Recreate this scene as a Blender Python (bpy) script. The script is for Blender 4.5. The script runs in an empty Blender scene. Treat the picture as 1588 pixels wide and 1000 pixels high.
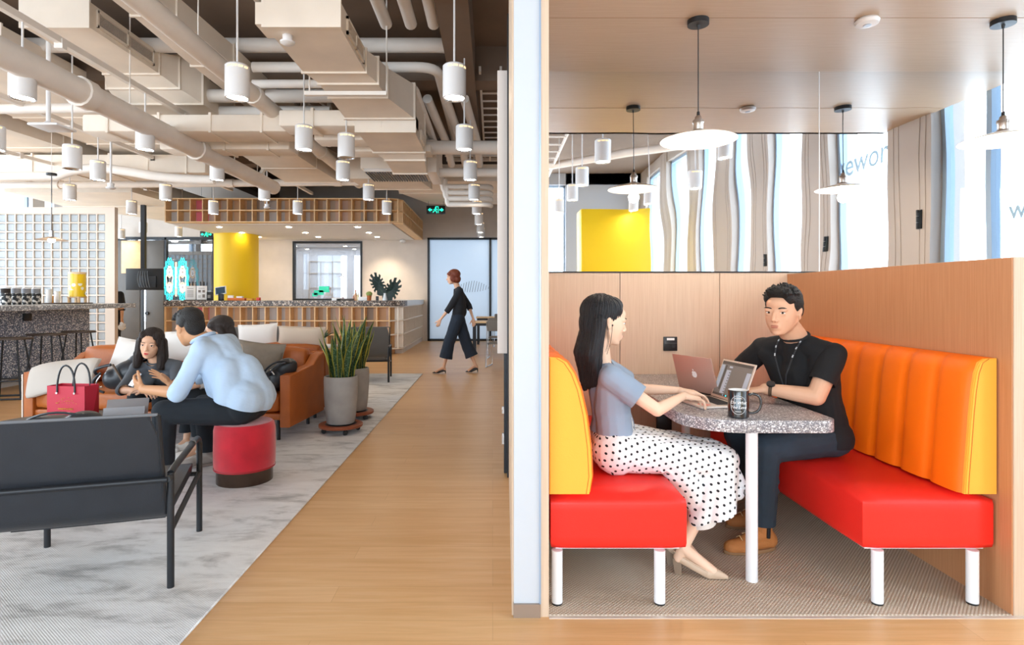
import bpy, bmesh, math, random
from mathutils import Vector, Matrix, Euler, noise
C = bpy.context.collection
S = bpy.context.scene
PI = math.pi
rnd = random.Random(7)

# ------------------------------------------------------------------ camera, world, light, exposure
F = 900.0                      # focal length in pixels of the 1588 px wide frame
EYE = 1.33
cam_d = bpy.data.cameras.new('camera'); cam = bpy.data.objects.new('camera', cam_d); C.objects.link(cam)
cam.location = (0, 0, EYE); cam.rotation_euler = (PI/2, 0, 0)
cam_d.sensor_width = 36; cam_d.lens = 36*F/1588
cam_d.shift_x = (794-764)/1588; cam_d.shift_y = -(500-459)/1588
cam_d.clip_start = 0.05; cam_d.clip_end = 200
S.camera = cam
S.view_settings.view_transform = 'Standard'
S.view_settings.look = 'None'
S.view_settings.gamma = 1
S.view_settings.use_curve_mapping = False
S.view_settings.exposure = 1.25
try:
    S.cycles.max_bounces = 7; S.cycles.diffuse_bounces = 4; S.cycles.glossy_bounces = 4
    S.cycles.transmission_bounces = 6; S.cycles.transparent_max_bounces = 12
    S.cycles.sample_clamp_indirect = 6; S.cycles.caustics_reflective = False; S.cycles.caustics_refractive = False
    S.cycles.use_denoising = True
except Exception: pass

w = bpy.data.worlds.new('world'); S.world = w; w.use_nodes = True
bg = w.node_tree.nodes['Background']; bg.inputs[0].default_value = (0.80, 0.90, 1.0, 1); bg.inputs[1].default_value = 1.6

def area(name, loc, rot, sx, sy, power, col):
    l = bpy.data.lights.new(name, 'AREA'); l.shape = 'RECTANGLE'; l.size = sx; l.size_y = sy; l.energy = power; l.color = col
    o = bpy.data.objects.new(name, l); C.objects.link(o); o.location = loc; o.rotation_euler = rot
    return o
# daylight standing outside the window walls (behind the camera, right, left)
area('window_daylight_rear', (-3.5, -7.6, 2.6), (PI/2, 0, 0), 15, 3.9, 900, (0.96, 0.98, 1.0))
area('window_daylight_right', (4.9, -1.0, 2.3), (0, PI/2, 0), 4.2, 10.0, 330, (0.92, 0.97, 1.0))
area('window_daylight_left', (-14.3, 5.0, 2.4), (0, -PI/2, 0), 4.0, 20.0, 1400, (0.96, 0.98, 1.0))

def W(px, py, d):              # a point of the place seen at photo pixel (px, py), d metres in front of the camera
    return Vector(((px-764)*d/F, d, EYE-(py-459)*d/F))

# ------------------------------------------------------------------ materials
def lin(c):
    if isinstance(c, str):
        c = c.lstrip('#'); c = [int(c[i:i+2], 16)/255 for i in (0, 2, 4)]
    return tuple(x/12.92 if x <= .04045 else ((x+.055)/1.055)**2.4 for x in c[:3]) + (1,)
MATS = {}
def mat(name, col='#cccccc', rough=.6, metal=0, emit=None, es=0, bump=0, bscale=40, spec=None, sheen=0, coat=0, var=0, vscale=4, bstretch=None):
    if name in MATS: return MATS[name]
    m = bpy.data.materials.new(name); m.use_nodes = True
    nt = m.node_tree; b = nt.nodes['Principled BSDF']
    b.inputs['Base Color'].default_value = lin(col); b.inputs['Roughness'].default_value = rough; b.inputs['Metallic'].default_value = metal
    if spec is not None: b.inputs['Specular IOR Level'].default_value = spec
    if emit: b.inputs['Emission Color'].default_value = lin(emit); b.inputs['Emission Strength'].default_value = es
    if sheen: b.inputs['Sheen Weight'].default_value = sheen
    if coat: b.inputs['Coat Weight'].default_value = coat; b.inputs['Coat Roughness'].default_value = .12
    tc = None
    if bump or var:
        tc = nt.nodes.new('ShaderNodeTexCoord'); mp = nt.nodes.new('ShaderNodeMapping'); nt.links.new(tc.outputs['Object'], mp.inputs[0])
        if bstretch: mp.inputs['Scale'].default_value = bstretch
    if bump:
        n = nt.nodes.new('ShaderNodeTexNoise'); n.inputs['Scale'].default_value = bscale; n.inputs['Detail'].default_value = 4
        bp = nt.nodes.new('ShaderNodeBump'); bp.inputs['Strength'].default_value = bump; bp.inputs['Distance'].default_value = .01
        nt.links.new(mp.outputs[0], n.inputs['Vector']); nt.links.new(n.outputs['Fac'], bp.inputs['Height']); nt.links.new(bp.outputs[0], b.inputs['Normal'])
    if var:
        n = nt.nodes.new('ShaderNodeTexNoise'); n.inputs['Scale'].default_value = vscale; n.inputs['Detail'].default_value = 5
        hs = nt.nodes.new('ShaderNodeHueSaturation'); hs.inputs['Color'].default_value = lin(col)
        mr = nt.nodes.new('ShaderNodeMapRange'); mr.inputs[1].default_value = .3; mr.inputs[2].default_value = .7
        mr.inputs[3].default_value = 1-var; mr.inputs[4].default_value = 1+var
        nt.links.new(mp.outputs[0], n.inputs['Vector']); nt.links.new(n.outputs['Fac'], mr.inputs[0]); nt.links.new(mr.outputs[0], hs.inputs['Value']); nt.links.new(hs.outputs[0], b.inputs['Base Color'])
    MATS[name] = m
    return m
class NT:
    """small node-graph helper"""
    def __init__(s, name, rough=.5, **kw):
        s.m = bpy.data.materials.new(name); s.m.use_nodes = True; s.t = s.m.node_tree; s.b = s.t.nodes['Principled BSDF']
        s.b.inputs['Roughness'].default_value = rough; MATS[name] = s.m
        s.tc = s.t.nodes.new('ShaderNodeTexCoord')
    def n(s, typ, ins={}, **props):
        x = s.t.nodes.new('ShaderNode'+typ)
        for k, v in props.items(): setattr(x, k, v)
        for k, v in ins.items():
            if isinstance(v, bpy.types.NodeSocket): s.t.links.new(v, x.inputs[k])
            else: x.inputs[k].default_value = v
        return x
    def map(s, scale=(1, 1, 1), rot=(0, 0, 0), src='Object', loc=(0, 0, 0)):
        return s.n('Mapping', {0: s.tc.outputs[src], 'Scale': scale, 'Rotation': rot, 'Location': loc}).outputs[0]
    def ramp(s, fac, stops, interp='LINEAR'):
        r = s.n('ValToRGB', {0: fac}); cr = r.color_ramp; cr.interpolation = interp
        while len(cr.elements) < len(stops): cr.elements.new(.5)
        for e, (p, c) in zip(cr.elements, stops): e.position = p; e.color = lin(c)
        return r.outputs[0]
    def math(s, op, a, b=0, c=0):
        return s.n('Math', {0: a, 1: b, 2: c}, operation=op).outputs[0]
    def mix(s, f, a, b, blend='MIX'):
        x = s.n('Mix', {}, data_type='RGBA', blend_type=blend)
        for k, v in ((0, f), (6, a), (7, b)):
            if isinstance(v, bpy.types.NodeSocket): s.t.links.new(v, x.inputs[k])
            else: x.inputs[k].default_value = lin(v) if isinstance(v, str) else v
        return x.outputs[2]
    def set(s, k, v): s.t.links.new(v, s.b.inputs[k])
    def bump(s, h, strength=.3, dist=.01):
        s.set('Normal', s.n('Bump', {'Height': h, 'Strength': strength, 'Distance': dist}).outputs[0])

def mk_planks():
    g = NT('oak_planks', .42); v = g.map((1, 1, 1))
    br = g.n('TexBrick', {'Vector': v, 'Scale': 1.0, 'Mortar Size': .0013, 'Mortar Smooth': .1, 'Bias': 0, 'Brick Width': 1.9, 'Row Height': .14,
                          'Color1': (0, 0, 0, 1), 'Color2': (1, 1, 1, 1), 'Mortar': (.5, .5, .5, 1)}, offset=.37, offset_frequency=3)
    n1 = g.n('TexNoise', {'Vector': g.map((1.2, 16, 1)), 'Scale': 1.6, 'Detail': 6, 'Distortion': .6})
    n2 = g.n('TexNoise', {'Vector': g.map((3, 60, 1)), 'Scale': 2.0, 'Detail': 3})
    base = g.ramp(br.outputs['Color'], [(0, '#dca970'), (.5, '#e4b37c'), (1, '#ecc08d')])
    grain = g.ramp(n1.outputs['Fac'], [(.3, '#d5a670'), (.5, '#e5b985'), (.7, '#efca9c')])
    c = g.mix(.45, base, grain)
    c = g.mix(g.math('MULTIPLY', n2.outputs['Fac'], .25), c, '#8a5a30')
    kn = g.n('TexVoronoi', {'Vector': g.map((.7, 2.2, 1)), 'Scale': 1.0})
    kf = g.ramp(kn.outputs['Distance'], [(.0, '#ffffff'), (.035, '#bbbbbb'), (.06, '#000000')])
    c = g.mix(g.math('MULTIPLY', g.n('RGBToBW', {0: kf}).outputs[0], .75), c, '#553018')
    c = g.mix(g.math('MULTIPLY', br.outputs['Fac'], .4), c, '#a87a4c')
    g.set('Base Color', c); g.bump(n2.outputs['Fac'], .06, .004); g.b.inputs['Roughness'].default_value = .36
    return g.m
def mk_veneer(name, a, b_, vert=True):
    g = NT(name, .5)
    sc = (60, 60, 1.2) if vert else (1.2, 60, 60)
    n1 = g.n('TexNoise', {'Vector': g.map(sc), 'Scale': 3.5, 'Detail': 4}); n2 = g.n('TexNoise', {'Vector': g.map((1, 1, .3)), 'Scale': 2.2, 'Detail': 2})
    c = g.ramp(n1.outputs['Fac'], [(.3, a), (.7, b_)]); c = g.mix(g.math('MULTIPLY', n2.outputs['Fac'], .25), c, a)
    g.set('Base Color', c); g.bump(n1.outputs['Fac'], .05, .003)
    return g.m
def mk_terrazzo(name, base, chips, scale=60, rough=.35):
    g = NT(name, rough)
    v1 = g.n('TexVoronoi', {'Vector': g.map(), 'Scale': scale, 'Randomness': 1.0})
    r = g.n('SeparateColor', {0: v1.outputs['Color']})
    c = g.ramp(r.outputs[0], [(0, base), (.40, chips[0]), (.58, chips[1]), (.78, chips[2])], 'CONSTANT')
    v2 = g.n('TexVoronoi', {'Vector': g.map(), 'Scale': scale*2.6}); r2 = g.n('SeparateColor', {0: v2.outputs['Color']})
    c2 = g.ramp(r2.outputs[1], [(0, base), (.6, chips[0]), (.85, chips[2])], 'CONSTANT')
    e = g.ramp(v1.outputs['Distance'], [(.0, '#000000'), (.55, '#000000'), (.62, '#ffffff')])
    g.set('Base Color', g.mix(g.n('RGBToBW', {0: e}).outputs[0], c, c2))
    return g.m
def mk_rug():
    g = NT('distressed_rug', .95)
    n1 = g.n('TexNoise', {'Vector': g.map((1.6, 4.2, 1), (0, 0, .15)), 'Scale': 1.6, 'Detail': 7, 'Roughness': .68, 'Distortion': .4})
    n2 = g.n('TexNoise', {'Vector': g.map((.5, .5, 1)), 'Scale': 1.1, 'Detail': 3})
    c1 = g.ramp(n1.outputs['Fac'], [(.30, '#a3a09e'), (.41, '#cbc7c4'), (.50, '#e6e3e1'), (.68, '#f3f1f0')])
    c = g.mix(g.ramp(n2.outputs['Fac'], [(.4, '#000000'), (.62, '#ffffff')]), c1, g.mix(.3, c1, '#bccde2'))
    w1 = g.n('TexWave', {'Vector': g.map((1, 1, 1), (0, 0, .9)), 'Scale': 38, 'Distortion': .0}); w2 = g.n('TexWave', {'Vector': g.map((1, 1, 1), (0, 0, -.9)), 'Scale': 38})
    wv = g.math('MULTIPLY', w1.outputs['Fac'], w2.outputs['Fac'])
    c = g.mix(g.math('MULTIPLY', wv, .20), c, '#7d848e')
    g.set('Base Color', c); g.bump(wv, .4, .004)
    return g.m
def mk_weave(name, a, b_):
    g = NT(name, .95)
    w1 = g.n('TexWave', {'Vector': g.map((1, 1, 1), (0, 0, .75)), 'Scale': 26}); w2 = g.n('TexWave', {'Vector': g.map((1, 1, 1), (0, 0, -.75)), 'Scale': 26})
    wv = g.math('MULTIPLY', w1.outputs['Fac'], w2.outputs['Fac'])
    n = g.n('TexNoise', {'Vector': g.map(), 'Scale': 3, 'Detail': 3})
    c = g.ramp(wv, [(.05, a), (.6, b_)]); c = g.mix(g.math('MULTIPLY', n.outputs['Fac'], .3), c, a)
    g.set('Base Color', c); g.bump(wv, .6, .005)
    return g.m
def mk_cells(name, pitch, cols, off=0.0, axis=0):
    g = NT(name, .7); sp = g.n('SeparateXYZ', {0: g.tc.outputs['Object']})
    q = g.math('FLOOR', g.math('MULTIPLY', g.math('ADD', sp.outputs[axis], off), 1/pitch))
    wn = g.n('TexWhiteNoise', {'W': q}, noise_dimensions='1D')
    g.set('Base Color', g.ramp(wn.outputs['Value'], cols, 'CONSTANT'))
    return g.m
def mk_dots():
    """white cloth printed with black dots; pattern laid flat on whichever side the cloth faces"""
    g = NT('dotted_cloth', .8); s0 = g.n('SeparateXYZ', {0: g.tc.outputs['Object']}); nm = g.n('SeparateXYZ', {0: g.tc.outputs['Normal']})
    def lay(u, v):
        P = .033
        row = g.math('FLOOR', g.math('DIVIDE', v, P)); odd = g.math('MULTIPLY', g.math('PINGPONG', row, 1.0), .5)
        fu = g.math('SUBTRACT', g.math('FRACT', g.math('ADD', g.math('DIVIDE', u, P), odd)), .5)
        fv = g.math('SUBTRACT', g.math('FRACT', g.math('DIVIDE', v, P)), .5)
        r2 = g.math('ADD', g.math('MULTIPLY', fu, fu), g.math('MULTIPLY', fv, fv))
        return g.math('LESS_THAN', r2, .036)
    # shear the flat side pattern a little so that the rows follow the thigh
    a = g.math('ADD', s0.outputs[0], g.math('MULTIPLY', s0.outputs[2], .35)); b2 = g.math('SUBTRACT', s0.outputs[2], g.math('MULTIPLY', s0.outputs[0], .3))
    side = lay(a, b2); top = lay(a, g.math('ADD', s0.outputs[1], b2)); fr = lay(s0.outputs[1], s0.outputs[2])
    isz = g.math('GREATER_THAN', g.math('ABSOLUTE', nm.outputs[2]), .72); isx = g.math('GREATER_THAN', g.math('ABSOLUTE', nm.outputs[0]), .78)
    f = g.mix(isx, g.mix(isz, side, top), fr)
    g.set('Base Color', g.mix(f, '#e9eaec', '#10131a'))
    n = g.n('TexNoise', {'Vector': g.map((1, 1, 1)), 'Scale': 14, 'Detail': 3, 'Distortion': .8}); g.bump(n.outputs['Fac'], .35, .02)
    return g.m
def mk_glass(name, tint='#ffffff', refl=.12, rough=.0):
    m = bpy.data.materials.new(name); m.use_nodes = True; t = m.node_tree; t.nodes.clear()
    o = t.nodes.new('ShaderNodeOutputMaterial'); mx = t.nodes.new('ShaderNodeMixShader'); tr = t.nodes.new('ShaderNodeBsdfTransparent'); gl = t.nodes.new('ShaderNodeBsdfGlossy')
    tr.inputs[0].default_value = lin(tint); gl.inputs['Roughness'].default_value = rough; mx.inputs[0].default_value = refl
    t.links.new(tr.outputs[0], mx.inputs[1]); t.links.new(gl.outputs[0], mx.inputs[2]); t.links.new(mx.outputs[0], o.inputs[0]); MATS[name] = m
    return m
def mk_frost(name, col='#eef4fa', trans=.75):
    m = bpy.data.materials.new(name); m.use_nodes = True; t = m.node_tree; t.nodes.clear()
    o = t.nodes.new('ShaderNodeOutputMaterial'); mx = t.nodes.new('ShaderNodeMixShader'); tr = t.nodes.new('ShaderNodeBsdfTranslucent'); df = t.nodes.new('ShaderNodeBsdfPrincipled')
    tr.inputs[0].default_value = lin(col); df.inputs['Base Color'].default_value = lin(col); df.inputs['Roughness'].default_value = .25; mx.inputs[0].default_value = 1-trans
    t.links.new(tr.outputs[0], mx.inputs[1]); t.links.new(df.outputs[0], mx.inputs[2]); t.links.new(mx.outputs[0], o.inputs[0]); MATS[name] = m
    return m
M = MATS
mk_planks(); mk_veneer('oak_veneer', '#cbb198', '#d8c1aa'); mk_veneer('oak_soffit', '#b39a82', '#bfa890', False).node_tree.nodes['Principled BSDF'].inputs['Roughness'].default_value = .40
mk_veneer('warm_veneer', '#b98056', '#c79066')
mk_terrazzo('terrazzo_table', '#74727a', ['#9a9698', '#bab6b8', '#e6e5e8'], 150)
mk_terrazzo('terrazzo_bar', '#52607a', ['#7585a0', '#a5b3ca', '#eef2f8'], 62)
mk_terrazzo('terrazzo_brown', '#3a322e', ['#6a584c', '#94806f', '#cfc3b6'], 36)
mk_rug(); mk_weave('woven_carpet', '#b5a18c', '#e6d7c6'); mk_dots()
mk_cells('cell_panels', .2917, [(0, '#c6b6a8'), (.2, '#bb9a7e'), (.4, '#d6b08c'), (.55, '#c8c5c6'), (.72, '#d2b5a6'), (.86, '#e8788a'), (.92, '#a6968a')], 7.42)
mk_glass('clear_glass', '#f2f8fc', .07); mk_glass('lobby_glass', '#d3d7dc', .12); mk_frost('frosted_glass', '#cdd6df'); mk_frost('block_glass', '#cfdbe6', .6)
mat('white_paint', '#e9eaec', .5); mat('beige_paint', '#d6ccc3', .8, var=.03); mat('grey_paint', '#a8a8ac', .8); mat('column_paint', '#b3a79e', .75)
mat('slab', '#7d6a5b', .9, var=.12, vscale=1.2); mat('pipe_white', '#eee6de', .55, var=.05, vscale=3, bump=.1, bscale=20)
mat('duct_white', '#ecdfd0', .7, var=.06, vscale=2.2, bump=.15, bscale=12); mat('lamp_white', '#e4e2e2', .4); mat('grille_dark', '#5a5f66', .5)
mat('lamp_glow', '#ffffff', .5, emit='#fff0d8', es=30); mat('bulb_glow', '#ffffff', .5, emit='#ffe6c0', es=18)
mat('black_metal', '#24262a', .45, metal=.3); mat('black_plastic', '#191a1d', .4); mat('black_leather', '#23262c', .42, bump=.12, bscale=160, coat=.1, var=.12, vscale=9)
mat('brown_leather', '#4a423b', .5, bump=.3, bscale=160); mat('tan_leather', '#b05e22', .42, bump=.25, bscale=130, var=.12, vscale=6)
mat('red_vinyl', '#ee2c22', .42, bump=.08, bscale=200, spec=.4); mat('orange_vinyl', '#ff7408', .5, bump=.06, bscale=200, spec=.35); mat('yellow_vinyl', '#ffb443', .6, bump=.12, bscale=300, spec=.3)
mat('red_velvet', '#c4122a', .85, sheen=.5, var=.18, vscale=7); mat('brown_chrome', '#5b4c42', .18, metal=.9); mat('chrome', '#c9ccd0', .18, metal=1); mat('brushed_metal', '#b4aba4', .3, metal=.9)
mat('concrete', '#a19e9b', .85, var=.1, vscale=8, bump=.2, bscale=30); mat('dolly_wood', '#8f4a2c', .5, var=.15, vscale=12); mat('soil', '#3a2c22', 1)
mat('yellow_paint', '#f2c80a', .55); mat('grey_fabric', '#8f867c', .95, bump=.3, bscale=220, var=.06, vscale=20); mat('beige_fabric', '#c8b6a4', .95, bump=.3, bscale=200); mat('throw_fabric', '#cdc4bb', .95)
mat('white_fabric', '#e6e1dc', .95, bump=.3, bscale=200); mat('red_paper', '#c8233d', .5); mat('dark_red_paper', '#a50f1e', .55); mat('gold', '#d9a441', .3, metal=.9)
mat('light_wood', '#ebc594', .5, var=.08, vscale=8); mat('pale_wood', '#e6c8a0', .5); mat('dark_wood', '#4a3c33', .5); mat('terracotta', '#b5652f', .7)
mat('neon_cyan', '#30d8e0', .4, emit='#35e0ee', es=.9); mat('neon_white', '#ffffff', .4, emit='#f4fbff', es=1.2); mat('neon_warm', '#ffd9a0', .4, emit='#ffc98a', es=1.0)
mat('exit_green', '#17d7a4', .4, emit='#17e0a8', es=1.4); mat('white_print', '#f4f4f4', .6); mat('lobby_grey', '#6f6a68', .6, var=.05); mat('door_grey', '#5c5a5c', .45, metal=.2)
mat('aluminium', '#dccfc4', .38, metal=.4); mat('rose_aluminium', '#c09f92', .4, metal=.25); mat('key_black', '#1d1e22', .6); mat('sticker_red', '#e8564a', .6)
mat('mug_black', '#14171c', .15, coat=.6); mat('mug_white', '#f2f2f2', .2); mat('mirror_silver', '#f3f6fa', .015, metal=1)
mat('pendant_white', '#f3ece4', .4); mat('baseboard_metal', '#a08f82', .4, metal=.5); mat('aqua_logo', '#2fd3b8', .5)
mat('sign_blue', '#a9cbe4', .6)

# ------------------------------------------------------------------ mesh helpers
def chain(o):
    m = Matrix.Identity(4)
    while o is not None:
        m = o.matrix_basis @ m; o = o.parent
    return m
def put(name, me, m, parent=None, world=True, label=None):
    if parent is not None and world: me.transform(chain(parent).inverted())
    o = bpy.data.objects.new(name, me); C.objects.link(o)
    if m is not None:
        ms = m if isinstance(m, (list, tuple)) else [m]
        for x in ms: me.materials.append(MATS[x] if isinstance(x, str) else x)
    if parent is not None: o.parent = parent
    if label: o['label'] = label
    return o
def tag(o, label, cat, group=None, kind=None):
    o['label'] = label; o['category'] = cat
    if group: o['group'] = group
    if kind: o['kind'] = kind
    return o
def thing(name, label, cat, loc=(0, 0, 0), rz=0, group=None):
    o = bpy.data.objects.new(name, None); C.objects.link(o); o.location = loc; o.rotation_euler = (0, 0, rz); o.empty_display_size = .1
    return tag(o, label, cat, group)
def frame_of(d):
    d = Vector(d).normalized(); h = Vector((0, 0, 1)) if abs(d.z) < .95 else Vector((1, 0, 0))
    a = d.cross(h).normalized(); b = d.cross(a).normalized(); return a, b, d
class MB:
    def __init__(s): s.bm = bmesh.new(); s.mi = 0
    def _fin(s, vs, M4=None):
        if M4 is not None: bmesh.ops.transform(s.bm, matrix=M4, verts=vs)
        for v in vs:
            for f in v.link_faces: f.material_index = s.mi
        return s
    def box(s, x0, x1, y0, y1, z0, z1, bev=0, seg=2, M4=None):
        r = bmesh.ops.create_cube(s.bm, size=1); vs = r['verts']
        bmesh.ops.scale(s.bm, vec=(abs(x1-x0), abs(y1-y0), abs(z1-z0)), verts=vs)
        bmesh.ops.translate(s.bm, vec=((x0+x1)/2, (y0+y1)/2, (z0+z1)/2), verts=vs)
        if bev:
            es = list({e for v in vs for e in v.link_edges})
            r = bmesh.ops.bevel(s.bm, geom=es, offset=bev, segments=seg, affect='EDGES', profile=.5); vs = list({v for f in r['faces'] for v in f.verts} | {v for v in vs if v.is_valid})
        return s._fin(vs, M4)
    def cyl(s, a, b, r0, r1=None, seg=16, caps=True):
        a, b = Vector(a), Vector(b); r1 = r0 if r1 is None else r1; u, v, d = frame_of(b-a)
        A = [s.bm.verts.new(a+(u*math.cos(t)+v*math.sin(t))*r0) for t in [2*PI*i/seg for i in range(seg)]]
        B = [s.bm.verts.new(b+(u*math.cos(t)+v*math.sin(t))*r1) for t in [2*PI*i/seg for i in range(seg)]]
        fs = [s.bm.faces.new((A[i], A[(i+1) % seg], B[(i+1) % seg], B[i])) for i in range(seg)]
        if caps: fs += [s.bm.faces.new(A[::-1]), s.bm.faces.new(B)]
        for f in fs: f.material_index = s.mi
        return s
    def tube(s, pts, r, seg=10, closed=False, caps=True):
        pts = [Vector(p) for p in pts]; n = len(pts); rs = r if isinstance(r, (list, tuple)) else [r]*n
        rings = []; pu = None
        for i, p in enumerate(pts):
            d = (pts[(i+1) % n]-pts[i-1]) if closed else (pts[min(i+1, n-1)]-pts[max(i-1, 0)])
            if d.length < 1e-9: d = Vector((0, 0, 1))
            d.normalize()
            if pu is None: u, v, _ = frame_of(d)
            else:
                u = (pu-d*pu.dot(d)); u = u.normalized() if u.length > 1e-6 else frame_of(d)[0]; v = d.cross(u)
            pu = u
            rings.append([s.bm.verts.new(p+(u*math.cos(t)+v*math.sin(t))*rs[i]) for t in [2*PI*k/seg for k in range(seg)]])
        fs = []
        for i in range(n if closed else n-1):
            A, B = rings[i], rings[(i+1) % n]
            fs += [s.bm.faces.new((A[k], A[(k+1) % seg], B[(k+1) % seg], B[k])) for k in range(seg)]
        if caps and not closed: fs += [s.bm.faces.new(rings[0][::-1]), s.bm.faces.new(rings[-1])]
        for f in fs: f.material_index = s.mi
        return s
    def lathe(s, prof, c=(0, 0, 0), seg=32):
        c = Vector(c); rings = []
        for r, z in prof:
            if r < 1e-6: rings.append([s.bm.verts.new(c+Vector((0, 0, z)))])
            else: rings.append([s.bm.verts.new(c+Vector((r*math.cos(2*PI*k/seg), r*math.sin(2*PI*k/seg), z))) for k in range(seg)])
        for A, B in zip(rings, rings[1:]):
            for k in range(seg):
                k2 = (k+1) % seg
                if len(A) == 1 and len(B) == 1: continue
                q = (A[0], B[k2], B[k]) if len(A) == 1 else ((A[k], A[k2], B[0]) if len(B) == 1 else (A[k], A[k2], B[k2], B[k]))
                f = s.bm.faces.new(q); f.material_index = s.mi
        return s
    def prism(s, poly, a, b, axis='z', bev=0):
        """polygon extruded along an axis from a to b; poly in the two other axes, in order"""
        def pt(p, t): return {'z': (p[0], p[1], t), 'y': (p[0], t, p[1]), 'x': (t, p[0], p[1])}[axis]
        A = [s.bm.verts.new(pt(p, a)) for p in poly]; B = [s.bm.verts.new(pt(p, b)) for p in poly]; n = len(poly)
        fs = [s.bm.faces.new((A[i], A[(i+1) % n], B[(i+1) % n], B[i])) for i in range(n)] + [s.bm.faces.new(A[::-1]), s.bm.faces.new(B)]
        bmesh.ops.recalc_face_normals(s.bm, faces=fs)
        for f in fs: f.material_index = s.mi
        if bev:
            es = [e for e in {e for f in fs[-2:] for e in f.edges}]
            bmesh.ops.bevel(s.bm, geom=es, offset=bev, segments=3, affect='EDGES', profile=.5)
        return s
    def loft(s, rings, caps=True):
        R = [[s.bm.verts.new(p) for p in r] for r in rings]; n = len(R[0]); fs = []
        for A, B in zip(R, R[1:]): fs += [s.bm.faces.new((A[k], A[(k+1) % n], B[(k+1) % n], B[k])) for k in range(n)]
        if caps: fs += [s.bm.faces.new(R[0][::-1]), s.bm.faces.new(R[-1])]
        bmesh.ops.recalc_face_normals(s.bm, faces=fs)
        for f in fs: f.material_index = s.mi
        return s
    def ell(s, c, r, rot=None, sub=2):
        x = bmesh.ops.create_icosphere(s.bm, subdivisions=sub, radius=1); vs = x['verts']
        M4 = Matrix.Translation(c) @ (rot.to_4x4() if rot is not None else Matrix.Identity(4)) @ Matrix.Diagonal((r[0], r[1], r[2], 1))
        return s._fin(vs, M4)
    def quad(s, *p):
        f = s.bm.faces.new([s.bm.verts.new(q) for q in p]); f.material_index = s.mi; return s
    def mesh(s, smooth=True, angle=40):
        me = bpy.data.meshes.new('m')
        bmesh.ops.recalc_face_normals(s.bm, faces=s.bm.faces[:])
        if smooth:
            for f in s.bm.faces: f.smooth = True
            ca = math.radians(angle)
            for e in s.bm.edges:
                if len(e.link_faces) == 2 and e.calc_face_angle(0) > ca: e.smooth = False
        s.bm.to_mesh(me); s.bm.free(); return me
    def obj(s, name, m, parent=None, world=True, label=None, smooth=True, angle=40):
        return put(name, s.mesh(smooth, angle), m, parent, world, label)
def struct(o): o['kind'] = 'structure'; return o
def copy_tree(o, parent=None):
    c = o.copy(); C.objects.link(c); c.parent = parent
    for ch in o.children: copy_tree(ch, c)
    return c
def lerp(a, b, t): return a+(b-a)*t
def bez(p0, p1, p2, n=8):
    p0, p1, p2 = Vector(p0), Vector(p1), Vector(p2)
    return [p0*(1-t)**2+p1*2*t*(1-t)+p2*t*t for t in [i/n for i in range(n+1)]]
def text(name, body, size, m, M4, parent=None, extrude=.0015, align='CENTER', shear=0, label=None):
    cu = bpy.data.curves.new('t', 'FONT'); cu.body = body; cu.size = size; cu.extrude = extrude; cu.align_x = align; cu.align_y = 'CENTER'; cu.shear = shear; cu.resolution_u = 3
    o = bpy.data.objects.new('t', cu); C.objects.link(o); bpy.context.view_layer.update()
    me = bpy.data.meshes.new_from_object(o.evaluated_get(bpy.context.evaluated_depsgraph_get()))
    bpy.data.objects.remove(o); me.transform(M4); me.materials.clear()
    return put(name, me, m, parent, True, label)
def face_m(origin, right, up):
    r = Vector(right).normalized(); u = Vector(up).normalized(); n = r.cross(u)
    return Matrix.Translation(origin) @ Matrix((r, u, n)).transposed().to_4x4()
ORD = ['first', 'second', 'third', 'fourth', 'fifth', 'sixth', 'seventh', 'eighth', 'ninth', 'tenth']
# ------------------------------------------------------------------ the setting
YB, XR, XL, YF, ZC = 17.2, 3.95, -13.0, -7.0, 4.6
struct(MB().box(XL-.3, XR+.3, YF-.3, 20.2, -.1, 0).obj('floor', 'oak_planks'))
struct(MB().box(XL-.3, XR+.3, YF-.3, 20.2, ZC, ZC+.15).obj('ceiling', 'slab'))
# deep concrete beams of the slab
m = MB()
for y in (7.6, 12.4): m.box(-12.9, 3.9, y, y+.35, ZC-.45, ZC)
for x in (-.55, -6.6): m.box(x, x+.32, YF, 17.1, ZC-.5, ZC-.001)
struct(m.obj('trim_1', 'slab'))
# right side: window wall with boxed pillars
pill = [(-7.0, -6.3), (-5.0, -4.5), (-3.35, -2.75), (-1.8, -1.05), (-.4, .16), (1.12, 1.69), (2.72, 3.27)]
m = MB(); fr = MB()
for a, b in pill:
    m.box(XR-.02, XR+.3, a, b, 0, ZC)
    for q in (a+.09, a+.16, b-.14, b-.07): m.box(XR-.024, XR-.018, q, q+.008, 0, ZC)
m.box(XR, XR+.3, YF-.3, 4.6, ZC-.25, ZC)
WR = struct(m.obj('wall_right', 'column_paint'))
gaps = [(pill[i][1], pill[i+1][0]) for i in range(len(pill)-1)] + [(3.27, 4.55)]
for i, (a, b) in enumerate(gaps):
    fr = MB()
    for y0, y1 in ((a, a+.04), (b-.04, b)) if i < 6 else ((a, a+.05), (b-.05, b), (3.74, 3.79), (4.5, 4.55)): fr.box(XR+.08, XR+.16, y0, y1, 0, ZC-.25)
    fr.box(XR+.08, XR+.16, a, b, 0, .08); fr.box(XR+.08, XR+.16, a, b, ZC-.31, ZC-.25)
    f = struct(fr.obj('window_%d' % (i+1), mat('window_frame', '#93a8be', .45)))
    MB().box(XR+.115, XR+.125, a+.03, b-.03, .06, ZC-.3).obj('pane', 'clear_glass', f)
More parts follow.
